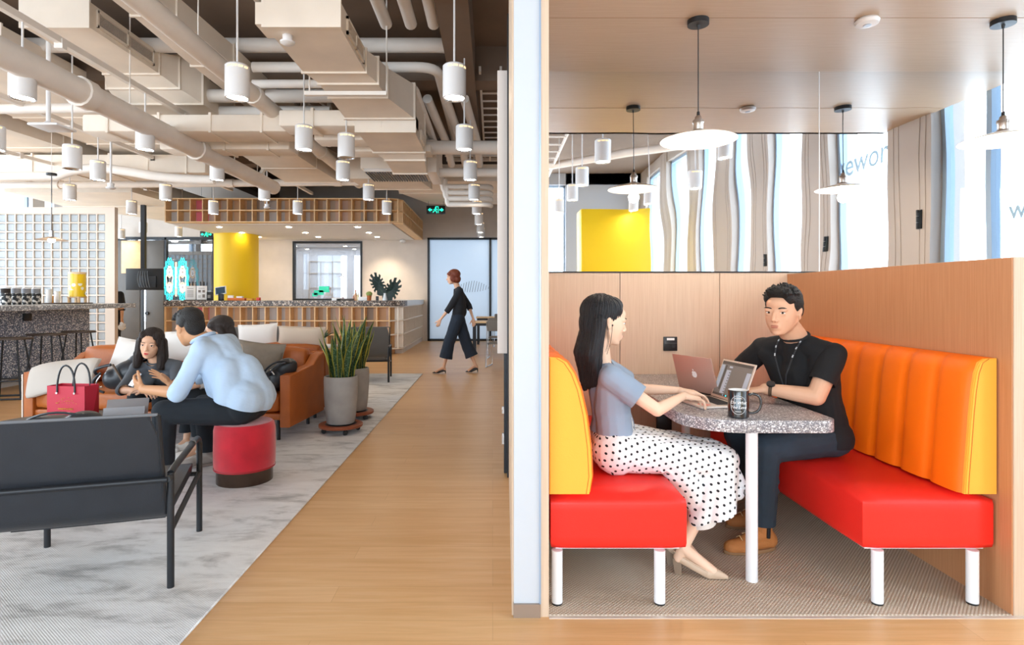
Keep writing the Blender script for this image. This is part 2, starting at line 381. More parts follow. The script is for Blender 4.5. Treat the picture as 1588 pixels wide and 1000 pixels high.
# hinges on the boxed pillars
for (y, z) in ((3.14, 1.95), (1.62, 1.85), (.1, 1.75)):
    m = MB()
    for k in range(3): m.cyl((XR-.045, y, z+k*.06), (XR-.045, y, z+k*.06+.055), .012, seg=10)
    m.box(XR-.03, XR-.021, y-.03, y+.03, z, z+.175)
    m.obj('hinge', 'black_metal', WR)
struct(MB().box(XR, XR+.3, 4.6, YB, 0, ZC).obj('wall_right', 'beige_paint'))
# rear window wall (behind the camera, seen in the mirror)
m = MB(); xs = [(-13, -12.6), (-10.4, -10.0), (-7.8, -7.4), (-5.2, -4.8), (-2.6, -2.2), (.2, .9), (1.95, 4.25)]
for a, b in xs: m.box(a, b, YF-.3, YF, 0, ZC)
m.box(XL-.3, XR+.3, YF-.3, YF, ZC-.3, ZC)
struct(m.obj('wall_rear', 'grey_paint'))
for i, (a, b) in enumerate([(xs[k][1], xs[k+1][0]) for k in range(len(xs)-1)]):
    fr = MB()
    for q in (a, b-.05, (a+b)/2-.025): fr.box(q, q+.05, YF-.2, YF-.12, 0, ZC-.3)
    for z in (0, 1.0, ZC-.36): fr.box(a, b, YF-.2, YF-.12, z, z+.06)
    f = struct(fr.obj('window_%d' % (i+8), 'window_frame'))
    MB().box(a+.03, b-.03, YF-.165, YF-.155, .05, ZC-.32).obj('pane', 'clear_glass', f)
# left window wall
m = MB(); yl = [-7, -4.4, -1.8, .8, 3.4, 6.0, 8.6, 11.2, 13.8, 16.4, 20.2]
for y in yl[:-1]: m.box(XL-.3, XL, y, y+.45, 0, ZC)
m.box(XL-.3, XL, YF, 20.2, ZC-.3, ZC); m.box(XL-.3, XL, YF, 20.2, 0, .3)
struct(m.obj('wall_left', 'white_paint'))
for i in range(len(yl)-1):
    a, b = yl[i]+.45, yl[i+1]; fr = MB()
    for q in (a, b-.05): fr.box(XL-.2, XL-.12, q, q+.05, .3, ZC-.3)
    for z in (.3, 2.9, ZC-.36): fr.box(XL-.2, XL-.12, a, b, z, z+.06)
    f = struct(fr.obj('window_%d' % (i+20), 'window_frame')); MB().box(XL-.165, XL-.155, a+.03, b-.03, .33, ZC-.33).obj('pane', 'clear_glass', f)
# back wall, with the room behind the dark framed window
wx0, wx1, wz0, wz1 = (457-764)*YB/F, (559-764)*YB/F, EYE-(463-459)*YB/F, EYE-(377-459)*YB/F
m = MB()
m.box(-8.24, wx0, YB, YB+.15, 0, 3.6); m.box(wx1, -1.92, YB, YB+.15, 0, 3.6); m.box(wx0, wx1, YB, YB+.15, 0, wz0); m.box(wx0, wx1, YB, YB+.15, wz1, 3.6)
m.box(-13, XR, YB, YB+.15, 3.6, ZC); m.box(-1.92, XR, YB, YB+.15, 3.06, 3.6); m.box(-13, -8.24, YB, YB+.15, 3.06, 3.6)
struct(m.obj('wall_back', 'beige_paint'))
m = MB(); t = .055
m.box(wx0-t, wx1+t, YB-.03, YB+.1, wz1, wz1+t); m.box(wx0-t, wx1+t, YB-.03, YB+.1, wz0-t, wz0); m.box(wx0-t, wx0, YB-.03, YB+.1, wz0, wz1); m.box(wx1, wx1+t, YB-.03, YB+.1, wz0, wz1)
f = struct(m.obj('window_40', 'black_metal')); MB().box(wx0, wx1, YB+.04, YB+.05, wz0, wz1).obj('pane', 'lobby_glass', f)
# bright meeting room seen through it
m = MB(); m.box(-7.0, -2.8, 19.9, 20.0, 0, 3.0); m.box(-7.1, -7.0, YB+.16, 20, 0, 3.0); m.box(-2.8, -2.7, YB+.16, 20, 0, 3.0); m.box(-7.1, -2.7, YB+.16, 20, 3.0, 3.05)
struct(m.obj('wall_meeting_room', mat('room_white', '#eef2f6', .8)))
area('meeting_room_light', (-4.9, 18.6, 2.98), (0, 0, 0), 3.6, 2.0, 40, (.97, .98, 1))
m = MB()
for x in (-6.3, -5.9, -5.5, -5.1): m.box(x, x+.02, 19.86, 19.9, .6, 2.5)
for z in (.6, 1.1, 1.6, 2.1, 2.5): m.box(-6.3, -5.08, 19.86, 19.9, z, z+.02)
tag(m.obj('wall_shelf', mat('warm_frame', '#d8c9b6', .6)), 'pale shelf grid on the wall of the meeting room seen through the dark framed window', 'shelf')
g = thing('wall_logo', 'small turquoise sign low on the glass of the dark framed window behind reception', 'sign', (-5.2, YB+.02, 1.3))
m = MB(); m.box(-5.3, -5.02, YB+.012, YB+.035, 1.36, 1.5); m.box(-5.15, -4.85, YB+.012, YB+.035, 1.44, 1.62); m.box(-5.35, -5.2, YB+.012, YB+.035, 1.32, 1.42); m.obj('panel', 'aqua_logo', g)
# frosted glass meeting room front on the right of the back wall
m = MB(); t = .06
for x in (-1.93, -.1, 1.9, XR-t): m.box(x, x+t, YB-.02, YB+.1, 0, 3.06)
for z in (0, 3.0): m.box(-1.93, XR, YB-.02, YB+.1, z, z+t)
f = struct(m.obj('window_41', 'black_metal'))
MB().box(-1.87, -.1, YB+.03, YB+.045, .06, 3.0).obj('pane', 'frosted_glass', f); MB().box(-.04, 1.9, YB+.03, YB+.045, .06, 3.0).obj('pane', 'frosted_glass', f); MB().box(1.96, XR-t, YB+.03, YB+.045, .06, 3.0).obj('pane', 'frosted_glass', f)
# printed pattern of slanting lines on the frosted glass
m = MB()
for k in range(14):
    x = -1.1+k*.075; h = .34*math.sin((k+1)/15*PI); zc = 1.62-abs(k-7)*.008
    m.prism([(x-.008+h*.1, zc+h/2), (x+.008+h*.1, zc+h/2), (x+.008-h*.1, zc-h/2), (x-.008-h*.1, zc-h/2)], YB+.022, YB+.029, 'y')
tag(m.obj('glass_decal', mat('decal_grey', '#7c8289', .6)), 'small grey diamond of slanting lines printed on the frosted glass wall', 'decal')
# lobby behind the glass on the far left
m = MB(); m.box(-13, -8.2, 19.9, 20.1, 0, 3.3); m.box(-8.3, -8.2, YB+.16, 20.1, 0, 3.3)
struct(m.obj('wall_lobby', 'lobby_grey')); struct(MB().box(-13, -8.2, YB+.16, 20.1, 3.1, 3.2).obj('ceiling', 'lobby_grey'))
m = MB()
for x in (-11.25, -10.4, -9.72, -8.24-t): m.box(x, x+t, YB-.02, YB+.1, 0, 3.06)
m.box(-13, -8.24, YB-.02, YB+.1, 3.0, 3.08); m.box(-9.7, -8.24, YB-.02, YB+.1, 0, .06)
f = struct(m.obj('window_42', 'black_metal')); MB().box(-11.2, -9.72, YB+.03, YB+.045, 2.5, 3.0).obj('pane', 'lobby_glass', f); MB().box(-9.66, -8.3, YB+.03, YB+.045, .06, 3.0).obj('pane', 'lobby_glass', f)
for k, (a, b) in enumerate(((-11.19, -10.45), (-10.33, -9.74))):
    d = struct(MB().box(a, b, YB-.01, YB+.03, .02, 2.98, .004).obj('door_%d' % (k+1), mat('door_panel', '#5c5753', .5, var=.05)))
    if k == 1: MB().cyl((a+.1, YB-.05, .82), (a+.1, YB, .82), .05, seg=16).obj('door_knob', 'black_metal', d)
    MB().box(a+.02, a+.06, YB-.02, YB+.0, .02, 2.98).obj('edge_strip', 'chrome', d)
for k, x in enumerate((-8.95, -8.62)):
    m = MB(); m.cyl((x, YB-.07, .95), (x, YB-.07, 1.75), .018); m.cyl((x+.09, YB-.07, .95), (x+.09, YB-.07, 1.75), .018)
    for z in (1.1, 1.6): m.cyl((x, YB-.07, z), (x, YB+.03, z), .01); m.cyl((x+.09, YB-.07, z), (x+.09, YB+.03, z), .01)
    tag(m.obj('pull_bar', 'black_metal'), 'tall black double bar handle on the lobby glass, '+('left' if k == 0 else 'right')+' one of the two', 'handle')
for k, (x, y) in enumerate(((-11.0, 18.2), (-10.2, 18.6), (-9.5, 18.0), (-9.0, 18.9), (-8.6, 18.2))):
    tag(MB().cyl((x, y, 3.07), (x, y, 3.099), .09, seg=20).obj('lobby_downlight', 'lamp_glow'), 'small round lobby ceiling light behind the dark glass, '+ORD[k]+' from the left', 'light', 'lobby ceiling lights')
tag(text('glass_lettering', 'wework', .2, mat('letter_dark', '#2c2b2e', .6), face_m((-9.22, YB-.0, 1.28), (-1, 0, 0), (0, 0, 1)), extrude=.004), 'small dark lettering reading wework in reverse on the lobby glass', 'lettering')
tag(MB().box(-10.95, -10.35, YB-.1, YB-.03, 2.0, 2.96, .01).obj('wall_panel', 'light_wood'), 'yellow wooden panel high on the lobby front behind the hanging screen', 'panel')
# ------------------------------------------------------------------ glass block wall
gy = 11.5; g = MB(); p = .18; x1 = -7.68; ztop = 2.966; nc, nr = 29, 16
z0 = ztop-nr*p
g.box(XL, -7.49, gy, gy+.10, ztop, 3.09); g.box(x1, -7.49, gy, gy+.10, 0, ztop); g.box(XL, x1, gy, gy+.10, 0, z0)
for i in range(nc+1): g.box(x1-i*p-.012, x1-i*p+.012, gy+.02, gy+.09, z0, ztop)
for j in range(nr+1): g.box(x1-nc*p, x1, gy+.021, gy+.089, z0+j*p-.012, z0+j*p+.012)
gw = struct(g.obj('wall_glass_block', mat('warm_white', '#d8c9bb', .6)))
g = MB()
for i in range(nc):
    for j in range(nr):
        xc, zc = x1-(i+.5)*p, z0+(j+.5)*p; h = p/2-.014; k = p/2-.034
        g.loft([[(xc-h, gy+.05, zc-h), (xc+h, gy+.05, zc-h), (xc+h, gy+.05, zc+h), (xc-h, gy+.05, zc+h)], [(xc-k, gy+.03, zc-k), (xc+k, gy+.03, zc-k), (xc+k, gy+.03, zc+k), (xc-k, gy+.03, zc+k)]], caps=False)
        g.quad((xc-k, gy+.03, zc-k), (xc+k, gy+.03, zc-k), (xc+k, gy+.03, zc+k), (xc-k, gy+.03, zc+k))
g.obj('block', 'block_glass', gw, smooth=False)['kind'] = 'stuff'
# ------------------------------------------------------------------ booth shell
BX0, BX1, BY0, BY1, BZ = .233, 2.155, 2.41, 4.245, 2.97
w1 = struct(MB().prism([(.088, BY0), (.198, BY0), (.198, 4.33), (.130, 4.33)], .055, ZC).obj('wall_booth_left', mat('booth_white', '#c3c9d1', .45)))
struct(MB().prism([(.080, BY0+.01), (.0879, BY0+.01), (.1299, 4.33), (.120, 4.33)], .0, ZC).obj('wall_booth_side', 'oak_veneer'))
struct(MB().box(.086, .198, BY0-.012, BY0+.3, 0, .0549).obj('baseboard_left', 'baseboard_metal'))
struct(MB().box(.198, BX0, BY0-.004, 4.33, 0, ZC).obj('trim_2', 'oak_veneer'))
struct(MB().box(.194, .2, BY0-.008, BY0+.01, .055, ZC).obj('trim_3', mat('blue_edge', '#9db4cf', .3, metal=.4)))
struct(MB().box(.108, .118, 4.25, 4.33, 0, 3.4).obj('trim_4', 'black_metal'))
# back wall of the booth: three veneer boards with dark joints, mirror above
m = MB()
for a, b in ((BX0, .928), (.934, 1.657), (1.663, BX1+.06), (2.22, XR)): m.box(a, b, BY1, BY1+.07, 0, 1.508)
struct(m.obj('wall_booth_back', 'oak_veneer')); struct(MB().box(BX0, XR, BY1+.012, BY1+.085, 0, ZC).obj('wall_booth_core', 'column_paint'))
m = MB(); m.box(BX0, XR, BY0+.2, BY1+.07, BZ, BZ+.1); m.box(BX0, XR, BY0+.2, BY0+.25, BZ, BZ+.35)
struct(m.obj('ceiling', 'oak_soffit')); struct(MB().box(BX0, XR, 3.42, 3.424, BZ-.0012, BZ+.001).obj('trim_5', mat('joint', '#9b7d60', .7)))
struct(MB().box(BX0, XR, BY1-.006, BY1+.004, 1.5, 1.509).obj('trim_6', 'black_metal'))
# faintly rippled mirror, two sheets
for k, (xa, xb) in enumerate(((BX0, 2.385), (2.389, XR))):
    bm = bmesh.new(); nx = int((xb-xa)/.025); nz = 58; V = []
    for i in range(nx+1):
        for j in range(nz+1):
            x = xa+(xb-xa)*i/nx; z = 1.51+(BZ-1.51)*j/nz
            amp = .00002+.00026*min(1, max(0, (x-.8)/.4))
            y = BY1-.003+amp*math.sin(x*11+1.3*math.sin(z*4.6+1.1*math.sin(x*2.1)))+amp*.5*math.sin(x*6.1+1.2*math.sin(z*3.3+1))
            V.append(bm.verts.new((x, y, z)))
    for i in range(nx):
        for j in range(nz):
            q = i*(nz+1)+j; f = bm.faces.new((V[q], V[q+nz+1], V[q+nz+2], V[q+1])); f.smooth = True
    ed = MB(); ed.bm.free(); ed.bm = bm
    b0 = [v.co.copy() for v in V]
    o = ed.obj('wall_mirror', 'mirror_silver')
    for f in o.data.polygons: f.use_smooth = True
    tag(o, 'large rippled mirror above the booth back wall, '+('left sheet behind the table' if k == 0 else 'narrower right sheet past the white joint'), 'mirror')
struct(MB().box(2.385, 2.389, BY1-.006, BY1, 1.51, BZ).obj('trim_7', 'white_paint'))
# partition between the booths
struct(MB().box(BX1+.006, BX1+.13, BY0-.004, BY1, 0, 1.492, .002, 1).obj('wall_booth_right', 'oak_veneer'))
struct(MB().box(BX1, BX1+.006, BY0, BY1, 0, 1.49).obj('trim_8', 'warm_veneer'))
struct(MB().box(BX0, BX1, BY0, BY1, 0, .008).obj('floor', 'woven_carpet'))
struct(MB().box(BX0, BX1+.13, BY0-.02, BY0-.0, 0, .004).obj('trim_9', 'aluminium'))
# tall cream screen standing out past the end of the booth wall, dark glass door below it
sc = tag(MB().box(.036, .118, 4.345, 4.40, .90, 3.02, .004).obj('screen_panel', mat('screen_cream', '#ddd3cc', .7)), 'tall narrow cream panel hung beside the white booth wall end', 'panel')
m = MB(); m.box(.085, .12, 4.345, 4.42, .005, .9); 
g = thing('glass_door', 'black framed glass door edge under the narrow cream panel by the booth', 'door', (.1, 4.38, 0)); m.obj('frame', 'black_metal', g)
m = MB(); m.box(.07, .085, 4.35, 4.37, .22, .3); m.box(.07, .085, 4.35, 4.37, .45, .5); m.obj('hinge', 'chrome', g)
# yellow boxed column behind the camera, only seen in the mirror
tag(MB().box(1.8, 3.25, -3.9, -3.3, 0, 3.1, .01).obj('yellow_partition', 'yellow_paint'), 'wide yellow boxed column reflected in the booth mirror', 'column')
# lettering on the window glass
for (s, y, z, sz) in (('wework', 2.12, 2.82, .36), ('w', 4.0, 2.0, .22)):
    tag(text('window_lettering', s, sz, 'sign_blue', face_m((XR+.105, y, z), (0, 1, 0), (0, 0, 1)), extrude=.003), 'pale blue '+s+' lettering on window glass, ' + ('left of a dark pillar in the mirror' if s != 'w' else 'far right of the mirror'), 'lettering')
# rug
r = tag(MB().box(-4.85, -1.19, .9, 9.88, 0, .012, .004, 1).obj('area_rug', 'distressed_rug'), 'large distressed grey and white rug under the lounge seating', 'rug')
# ------------------------------------------------------------------ one continuous surface from overlapping shapes
def voxel(b, size, smooth=2, fac=.5, displace=0, dscale=8):
    me = b.mesh() if isinstance(b, MB) else b
    o = bpy.data.objects.new('tmp', me); C.objects.link(o)
    md = o.modifiers.new('r', 'REMESH'); md.mode = 'VOXEL'; md.voxel_size = size; md.use_smooth_shade = True
    if smooth: s = o.modifiers.new('s', 'SMOOTH'); s.iterations = smooth; s.factor = fac
    bpy.context.view_layer.update()
    r = bpy.data.meshes.new_from_object(o.evaluated_get(bpy.context.evaluated_depsgraph_get()))
    bpy.data.objects.remove(o)
    for p in r.polygons: p.use_smooth = True
    if displace:
        bm = bmesh.new(); bm.from_mesh(r); bm.normal_update()
        for v in bm.verts:
            q = v.co*dscale; v.co += v.normal*displace*(noise.noise(q)+.5*noise.noise(q*2.3))
        bm.to_mesh(r); bm.free()
    r.materials.clear()
    return r
ICO = None
def rcone(b, a, c, ra, rb, seg=14):
    """limb piece: two balls joined by a tapering barrel, one closed hull"""
    a, c = Vector(a), Vector(c); L = (c-a).length
    if L < 1e-5: b.ell(a, (ra,)*3, None, 2); return
    u, v, d = frame_of(c-a); rings = []; s = max(-1, min(1, (ra-rb)/L)); th0 = math.asin(s)
    # profile along d: angles from pole of a (pointing -d) to tangent, then tangent to pole of c
    prof = []
    for i in range(6): t = -PI/2+(th0+PI/2)*i/5; prof.append((ra*math.cos(t), ra*math.sin(t)))
    for i in range(6): t = th0+(PI/2-th0)*i/5; prof.append((rb*math.cos(t), L+rb*math.sin(t)))
    for (r, h) in prof:
        p = a+d*h
        if r < 1e-5: rings.append([b.bm.verts.new(p)])
        else: rings.append([b.bm.verts.new(p+(u*math.cos(2*PI*k/seg)+v*math.sin(2*PI*k/seg))*r) for k in range(seg)])
    for A, B in zip(rings, rings[1:]):
        for k in range(seg):
            k2 = (k+1) % seg
            q = (A[0], B[k2], B[k]) if len(A) == 1 else ((A[k], A[k2], B[0]) if len(B) == 1 else (A[k], A[k2], B[k2], B[k]))
            b.bm.faces.new(q)
def cut(me, p, n, R):
    """open a sewn shape at a cuff, hem or neckline: remove what lies past the plane near p"""
    p, n = Vector(p), Vector(n).normalized(); bm = bmesh.new(); bm.from_mesh(me)
    f_ = [f for f in bm.faces if (f.calc_center_median()-p).dot(n) > 0 and (f.calc_center_median()-p).length < R]
    bmesh.ops.delete(bm, geom=f_, context='FACES')
    for v in bm.verts:
        if v.is_boundary and (v.co-p).length < R*1.5:
            t = (v.co-p).dot(n)
            if abs(t) < .02: v.co -= n*t
    bm.to_mesh(me); bm.free(); return me
def grow(me, t):
    bm = bmesh.new(); bm.from_mesh(me); bm.normal_update()
    for v in bm.verts: v.co += v.normal*t
    bm.to_mesh(me); bm.free(); return me
# ------------------------------------------------------------------ pipes, ducts and trays under the slab
def zz(h): return EYE+h
def pipe(name, label, cat, pts, r, m='pipe_white', couplings=(), seg=14):
    b = MB(); b.tube([Vector(p) for p in pts], r, seg)
    o = tag(b.obj(name, m), label, cat)
    if couplings:
        for a in couplings:
            p, q = Vector(a[0]), Vector(a[1]); c = MB(); c.cyl(p, q, r*1.18, seg=seg); c.obj('coupling', m, o)
    return o
def rodset(o, pts, top=ZC, r=.006):
    for (x, y, z) in pts: MB().cyl((x, y, z), (x, y, top), r, seg=6).obj('hanger_rod', 'pipe_white', o)
def duct(label, rings, flanges=True, m='duct_white', name='air_duct'):
    """rings: (x0, x1, z0, z1, y) sections of a rectangular duct"""
    b = MB()
    R = [[(x0, y, z0), (x1, y, z0), (x1, y, z1), (x0, y, z1)] for (x0, x1, z0, z1, y) in rings]
    b.loft(R)
    if flanges:
        for (x0, x1, z0, z1, y) in rings: b.box(x0-.018, x1+.018, y-.012, y+.012, z0-.018, z1+.018)
    return tag(b.obj(name, m, smooth=False), label, 'duct')
def xduct(label, x0, x1, y0, y1, z0, z1, ribs=3, bev=.03):
    b = MB().box(x0, x1, y0, y1, z0, z1, bev)
    for k in range(ribs):
        x = lerp(x0, x1, (k+.5)/ribs); b.box(x-.015, x+.015, y0-.015, y1+.015, z0-.015, z1+.015)
    return tag(b.obj('air_duct', 'duct_white'), label, 'duct')
def grille(parent, face, a0, a1, b0, b1, at, n=9):
    """louvred grille; face 'x' or 'y' or 'z'"""
    fr = MB(); sl = MB(); t = .012
    def bx(B, a, b, c, d, e=0):
        if face == 'x': B.box(at-.004, at+t+e, a, b, c, d)
        elif face == 'y': B.box(a, b, at-t-e, at+.004, c, d)
        else: B.box(a, b, c, d, at-t-e, at+.004)
    w = .025
    bx(fr, a0, a1, b0, b0+w, .006); bx(fr, a0, a1, b1-w, b1, .006); bx(fr, a0, a0+w, b0, b1, .006); bx(fr, a1-w, a1, b0, b1, .006); bx(fr, (a0+a1)/2-.01, (a0+a1)/2+.01, b0, b1, .006)
    bk = MB(); bx(bk, a0+w, a1-w, b0+w, b1-w, -.008)
    for i in range(n):
        c = lerp(b0+w, b1-w, (i+.5)/n); bx(sl, a0+w, a1-w, c-.002, c+.002)
    f = fr.obj('grille', 'duct_white', parent); bk.obj('grille_backing', 'grille_dark', f); sl.obj('louvre', 'duct_white', f)

# air duct with the grille, upper left
d = duct('boxy white air duct with a two-part side grille at the upper left', [(-4.663, -4.002, zz(2.668), zz(2.923), 5.742), (-4.663, -4.002, zz(2.668), zz(2.923), 6.960), (-4.779, -3.886, zz(2.575), zz(2.970), 7.192), (-4.779, -3.712, zz(2.459), zz(2.970), 7.424), (-4.779, -3.677, zz(2.436), zz(2.970), 8.236)])
grille(d, 'x', 5.05*1.16, 5.9*1.16, zz(2.34*1.16), zz(2.49*1.16), -3.45*1.16)
# long duct behind it
duct('long flat white air duct running back just right of the grilled duct', [(-3.42, -3.0, zz(2.66), zz(2.85), 4.6), (-3.42, -3.0, zz(2.66), zz(2.85), 5.5), (-3.42, -2.95, zz(2.62), zz(2.85), 6.6), (-3.42, -2.95, zz(2.62), zz(2.85), 9.2)])
# central duct
d = duct('large white air duct with side grille widening toward the middle of the ceiling', [(-1.86, -1.25, zz(2.2), zz(2.42), 4.72), (-1.86, -1.25, zz(2.2), zz(2.42), 5.7), (-1.78, -1.18, zz(2.18), zz(2.44), 5.95), (-1.76, -1.14, zz(2.14), zz(2.46), 6.25), (-1.74, -.93, zz(2.1), zz(2.5), 6.85)])
grille(d, 'x', 4.95, 5.6, zz(2.24), zz(2.39), -1.25)
MB().box(-1.94, -1.86, 4.74, 5.0, zz(2.22), zz(2.40)).obj('end_flange', 'duct_white', d)
d = duct('white air duct box stepping down behind the large central duct', [(-1.62, -.93, zz(1.96), zz(2.5), 6.9), (-1.62, -.93, zz(1.96), zz(2.5), 7.9), (-1.5, -.95, zz(1.9), zz(2.4), 8.1), (-1.5, -1.0, zz(1.86), zz(2.3), 8.8)])
xduct('wide white air duct crossing just behind the central duct, uppermost of three', -2.55, -.93, 6.9, 7.3, zz(2.02), zz(2.22), 2)
xduct('flat white air duct crossing behind the central duct, middle of three', -2.3, -.9, 7.45, 7.8, zz(2.0), zz(2.15), 2)
xduct('narrow white air duct crossing behind the central duct, lowest of three', -2.0, -.85, 7.95, 8.3, zz(1.98), zz(2.08), 1, .01)
# fan coil box with wide ceiling grille
g = thing('fan_coil_unit', 'pale boxy fan coil unit with a ribbed underside grille above the reception canopy', 'air conditioner', (-1.6, 9.4, zz(2.0)))
m = MB(); m.box(-2.05, -1.02, 9.0, 9.9, zz(1.98), zz(2.5), .01); m.obj('casing', 'duct_white', g)
MB().box(-1.02, -.86, 8.9, 9.9, zz(1.9), zz(2.4), .01).obj('side_box', 'pipe_white', g)
m = MB(); m.box(-2.0, -1.05, 9.0, 9.75, zz(1.93), zz(1.978)); m.obj('grille_frame', 'pipe_white', g)
m = MB()
for k in range(22): m.box(-1.98+k*.042, -1.96+k*.042, 9.03, 9.72, zz(1.915), zz(1.929))
m.obj('louvre', 'grille_dark', g)
# left cluster of ducts crossing
xduct('long white air duct crossing the ceiling left of the kinked light track', -5.1, -2.55, 7.2, 7.7, zz(2.04), zz(2.26), 4)
xduct('lower white air duct crossing behind it over the lounge', -4.6, -2.8, 8.0, 8.4, zz(2.02), zz(2.2), 3)
duct('broad white air duct running back over the sofas', [(-6.832, -5.320, zz(2.554), zz(2.934), 6.272), (-6.832, -5.320, zz(2.554), zz(2.934), 8.288), (-6.720, -5.264, zz(2.531), zz(2.934), 9.632), (-6.720, -5.152, zz(2.486), zz(2.934), 10.976)])
duct('broad white air duct running back over the bar', [(-8.6, -7.2, zz(2.47), zz(2.8), 6.6), (-8.6, -7.2, zz(2.47), zz(2.8), 8.4), (-8.4, -7.1, zz(2.46), zz(2.8), 9.6), (-8.4, -7.0, zz(2.46), zz(2.8), 11.3)])
xduct('white air duct crossing high over the bar', -9.5, -4.9, 9.9, 10.6, zz(2.1), zz(2.42), 7)
xduct('white air duct crossing in front of the glass block wall', -11.5, -6.3, 11.4, 12.1, zz(2.32), zz(2.62), 6)
duct('wedge shaped white air duct left of the reception canopy', [(-10.5, -7.8, zz(2.25), zz(2.6), 12.5), (-10.5, -7.6, zz(2.2), zz(2.6), 14.2), (-9.0, -7.55, zz(2.1), zz(2.6), 16.8)])
duct('wide white air duct dropping toward the right of the canopy', [(-2.55, -1.35, zz(2.08), zz(2.5), 10.2), (-2.5, -1.2, zz(2.1), zz(2.5), 11.4)], True)
d = duct('flat white plastered duct between the canopy and the exit sign', [(-2.0, .6, zz(2.3), zz(2.6), 11.55), (-2.0, .6, zz(2.22), zz(2.6), 12.5), (-1.7, .6, zz(2.45), zz(2.75), 15.4)])
grille(d, 'z', -.62, -.3, 11.9, 12.4, zz(2.26)-.012, 5)
0 and duct('long pale ribbed air duct running back above the canopy', [(-5.35, -4.35, zz(2.32), zz(2.75), 8.2), (-5.35, -4.35, zz(2.32), zz(2.75), 9.0), (-5.35, -4.35, zz(2.3), zz(2.75), 9.8), (-5.3, -4.3, zz(2.28), zz(2.75), 10.8), (-5.3, -4.2, zz(2.25), zz(2.75), 11.2)])
duct('ribbed white air duct meeting the canopy from the lounge side', [(-4.15, -3.25, zz(2.35), zz(2.72), 8.6), (-4.1, -3.2, zz(2.3), zz(2.72), 9.4), (-4.05, -3.1, zz(2.25), zz(2.72), 10.2), (-4.0, -2.95, zz(2.2), zz(2.72), 11.2)])
# pipes running away from the camera
o = pipe('service_pipe', 'thick white pipe slanting from the top left to the canopy past the second lamp row', 'pipe', [(-2.74, 2.2, zz(2.3)), (-2.74, 11.9, zz(2.3))], .095, couplings=[((-2.74, y, zz(2.3)), (-2.74, y+.12, zz(2.3))) for y in (6.6, 9.2)])
rodset(o, [(-2.74, 5.4, zz(2.39)), (-2.74, 8.3, zz(2.39)), (-2.74, 10.8, zz(2.39))])
o = pipe('service_pipe', 'thickest white pipe slanting across the left of the ceiling below the grilled duct', 'pipe', [(-4.0, 2.2, zz(1.98)), (-4.0, 10.6, zz(1.98))], .125, couplings=[((-4.0, y, zz(1.98)), (-4.0, y+.15, zz(1.98))) for y in (5.6, 7.8)])
rodset(o, [(-4.0, 6.4, zz(2.1)), (-4.0, 9.0, zz(2.1))])
pipe('service_pipe', 'slim white pipe slanting above the thickest pipe at the left', 'pipe', [(-5.0, 3.0, zz(2.58)), (-5.0, 5.9, zz(2.58))], .045)
pipe('service_pipe', 'thin white conduit beside the flat duct at the top left', 'pipe', [(-2.35, 3.4, zz(2.95)), (-2.35, 7.4, zz(2.95))], .03)
for k, (x, h) in enumerate(((-1.62, 2.92), (-1.85, 2.96), (-2.08, 2.9), (-2.2, 3.0))):
    pipe('conduit', 'thin white conduit sloping over the gap left of the central duct, %s from the right' % ORD[k], 'conduit', [(x-.6, 3.9, zz(h)), (x, 5.6, zz(h)), (x-.25, 8.3, zz(h-.1))], .016, seg=8)
for k, x in enumerate((-1.12, -.86, -.62, -.36)):
    o = pipe('insulated_pipe', 'fat insulated pipe running back near the top right of the hall, %s from the left' % ORD[k], 'pipe', [(x, 3.0, zz(2.86)), (x, 6.1, zz(2.86))] if k else [(x, 3.0, zz(2.86)), (x, 6.1, zz(2.86))], .065)
g = thing('pipe_bracket', 'white steel channel carrying the four fat pipes at the top right', 'bracket', (-.75, 5.35, zz(2.76)))
MB().box(-1.32, -.16, 5.3, 5.36, zz(2.74), zz(2.79)).obj('channel', 'pipe_white', g)
for x in (-1.28, -.2): MB().cyl((x, 5.33, zz(2.79)), (x, 5.33, ZC), .008, seg=8).obj('hanger_rod', 'pipe_white', g)
for k, (h, y, xe, r) in enumerate(((2.98, 6.9, -.42, .085), (2.72, 6.9, -.66, .06), (2.52, 6.9, -.95, .05))):
    c = bez((xe-.25, y, zz(h)), (xe, y, zz(h)), (xe, y+.25, zz(h)), 6)
    pipe('service_pipe', 'fat white pipe crossing behind the central duct and turning back, %s' % ('topmost of three', 'middle of three', 'lowest of three')[k], 'pipe', [((-5.6, -2.85, -2.85)[k], y, zz(h))]+c+[(xe, 9.8+k*.3, zz(h))], r)
for k, x in enumerate((-.98, -.75, -.5, -.24)):
    pipe('insulated_pipe', 'short fat pipe stub behind the crossing pipes, %s from the left' % ORD[k], 'pipe', [(x-.15, 8.0, zz(2.72)), (x, 9.6, zz(2.5)), (x, 10.6, zz(2.4))], .065)
o = pipe('service_pipe', 'long straight white pipe crossing the whole hall in front of the canopy', 'pipe', [(-12.9, 11.35, zz(2.13)), (-1.6, 11.35, zz(2.24))], .07, couplings=[((x, 11.35, zz(2.13)+(x+12.9)*.0098), (x+.14, 11.35, zz(2.13)+(x+13.04)*.0098)) for x in (-8.6, -5.2, -3.1)])
rodset(o, [(x, 11.35, zz(2.2)+(x+12.9)*.0098) for x in (-9.5, -7.1, -4.6, -2.2)])
pipe('service_pipe', 'wavy white pipe dipping behind the lamps over the bar', 'pipe', [(-11.5, 9.6, zz(1.95))]+bez((-7.2, 9.6, zz(1.98)), (-6.8, 9.6, zz(2.16)), (-6.3, 9.6, zz(2.1)), 6)+bez((-5.9, 9.6, zz(2.04)), (-5.4, 9.6, zz(1.93)), (-4.6, 9.6, zz(1.92)), 6), .075)
pipe('service_pipe', 'white pipe crossing from the left edge over the bar', 'pipe', [(-9.0, 7.2, zz(2.28)), (-4.6, 7.2, zz(2.34))], .06)
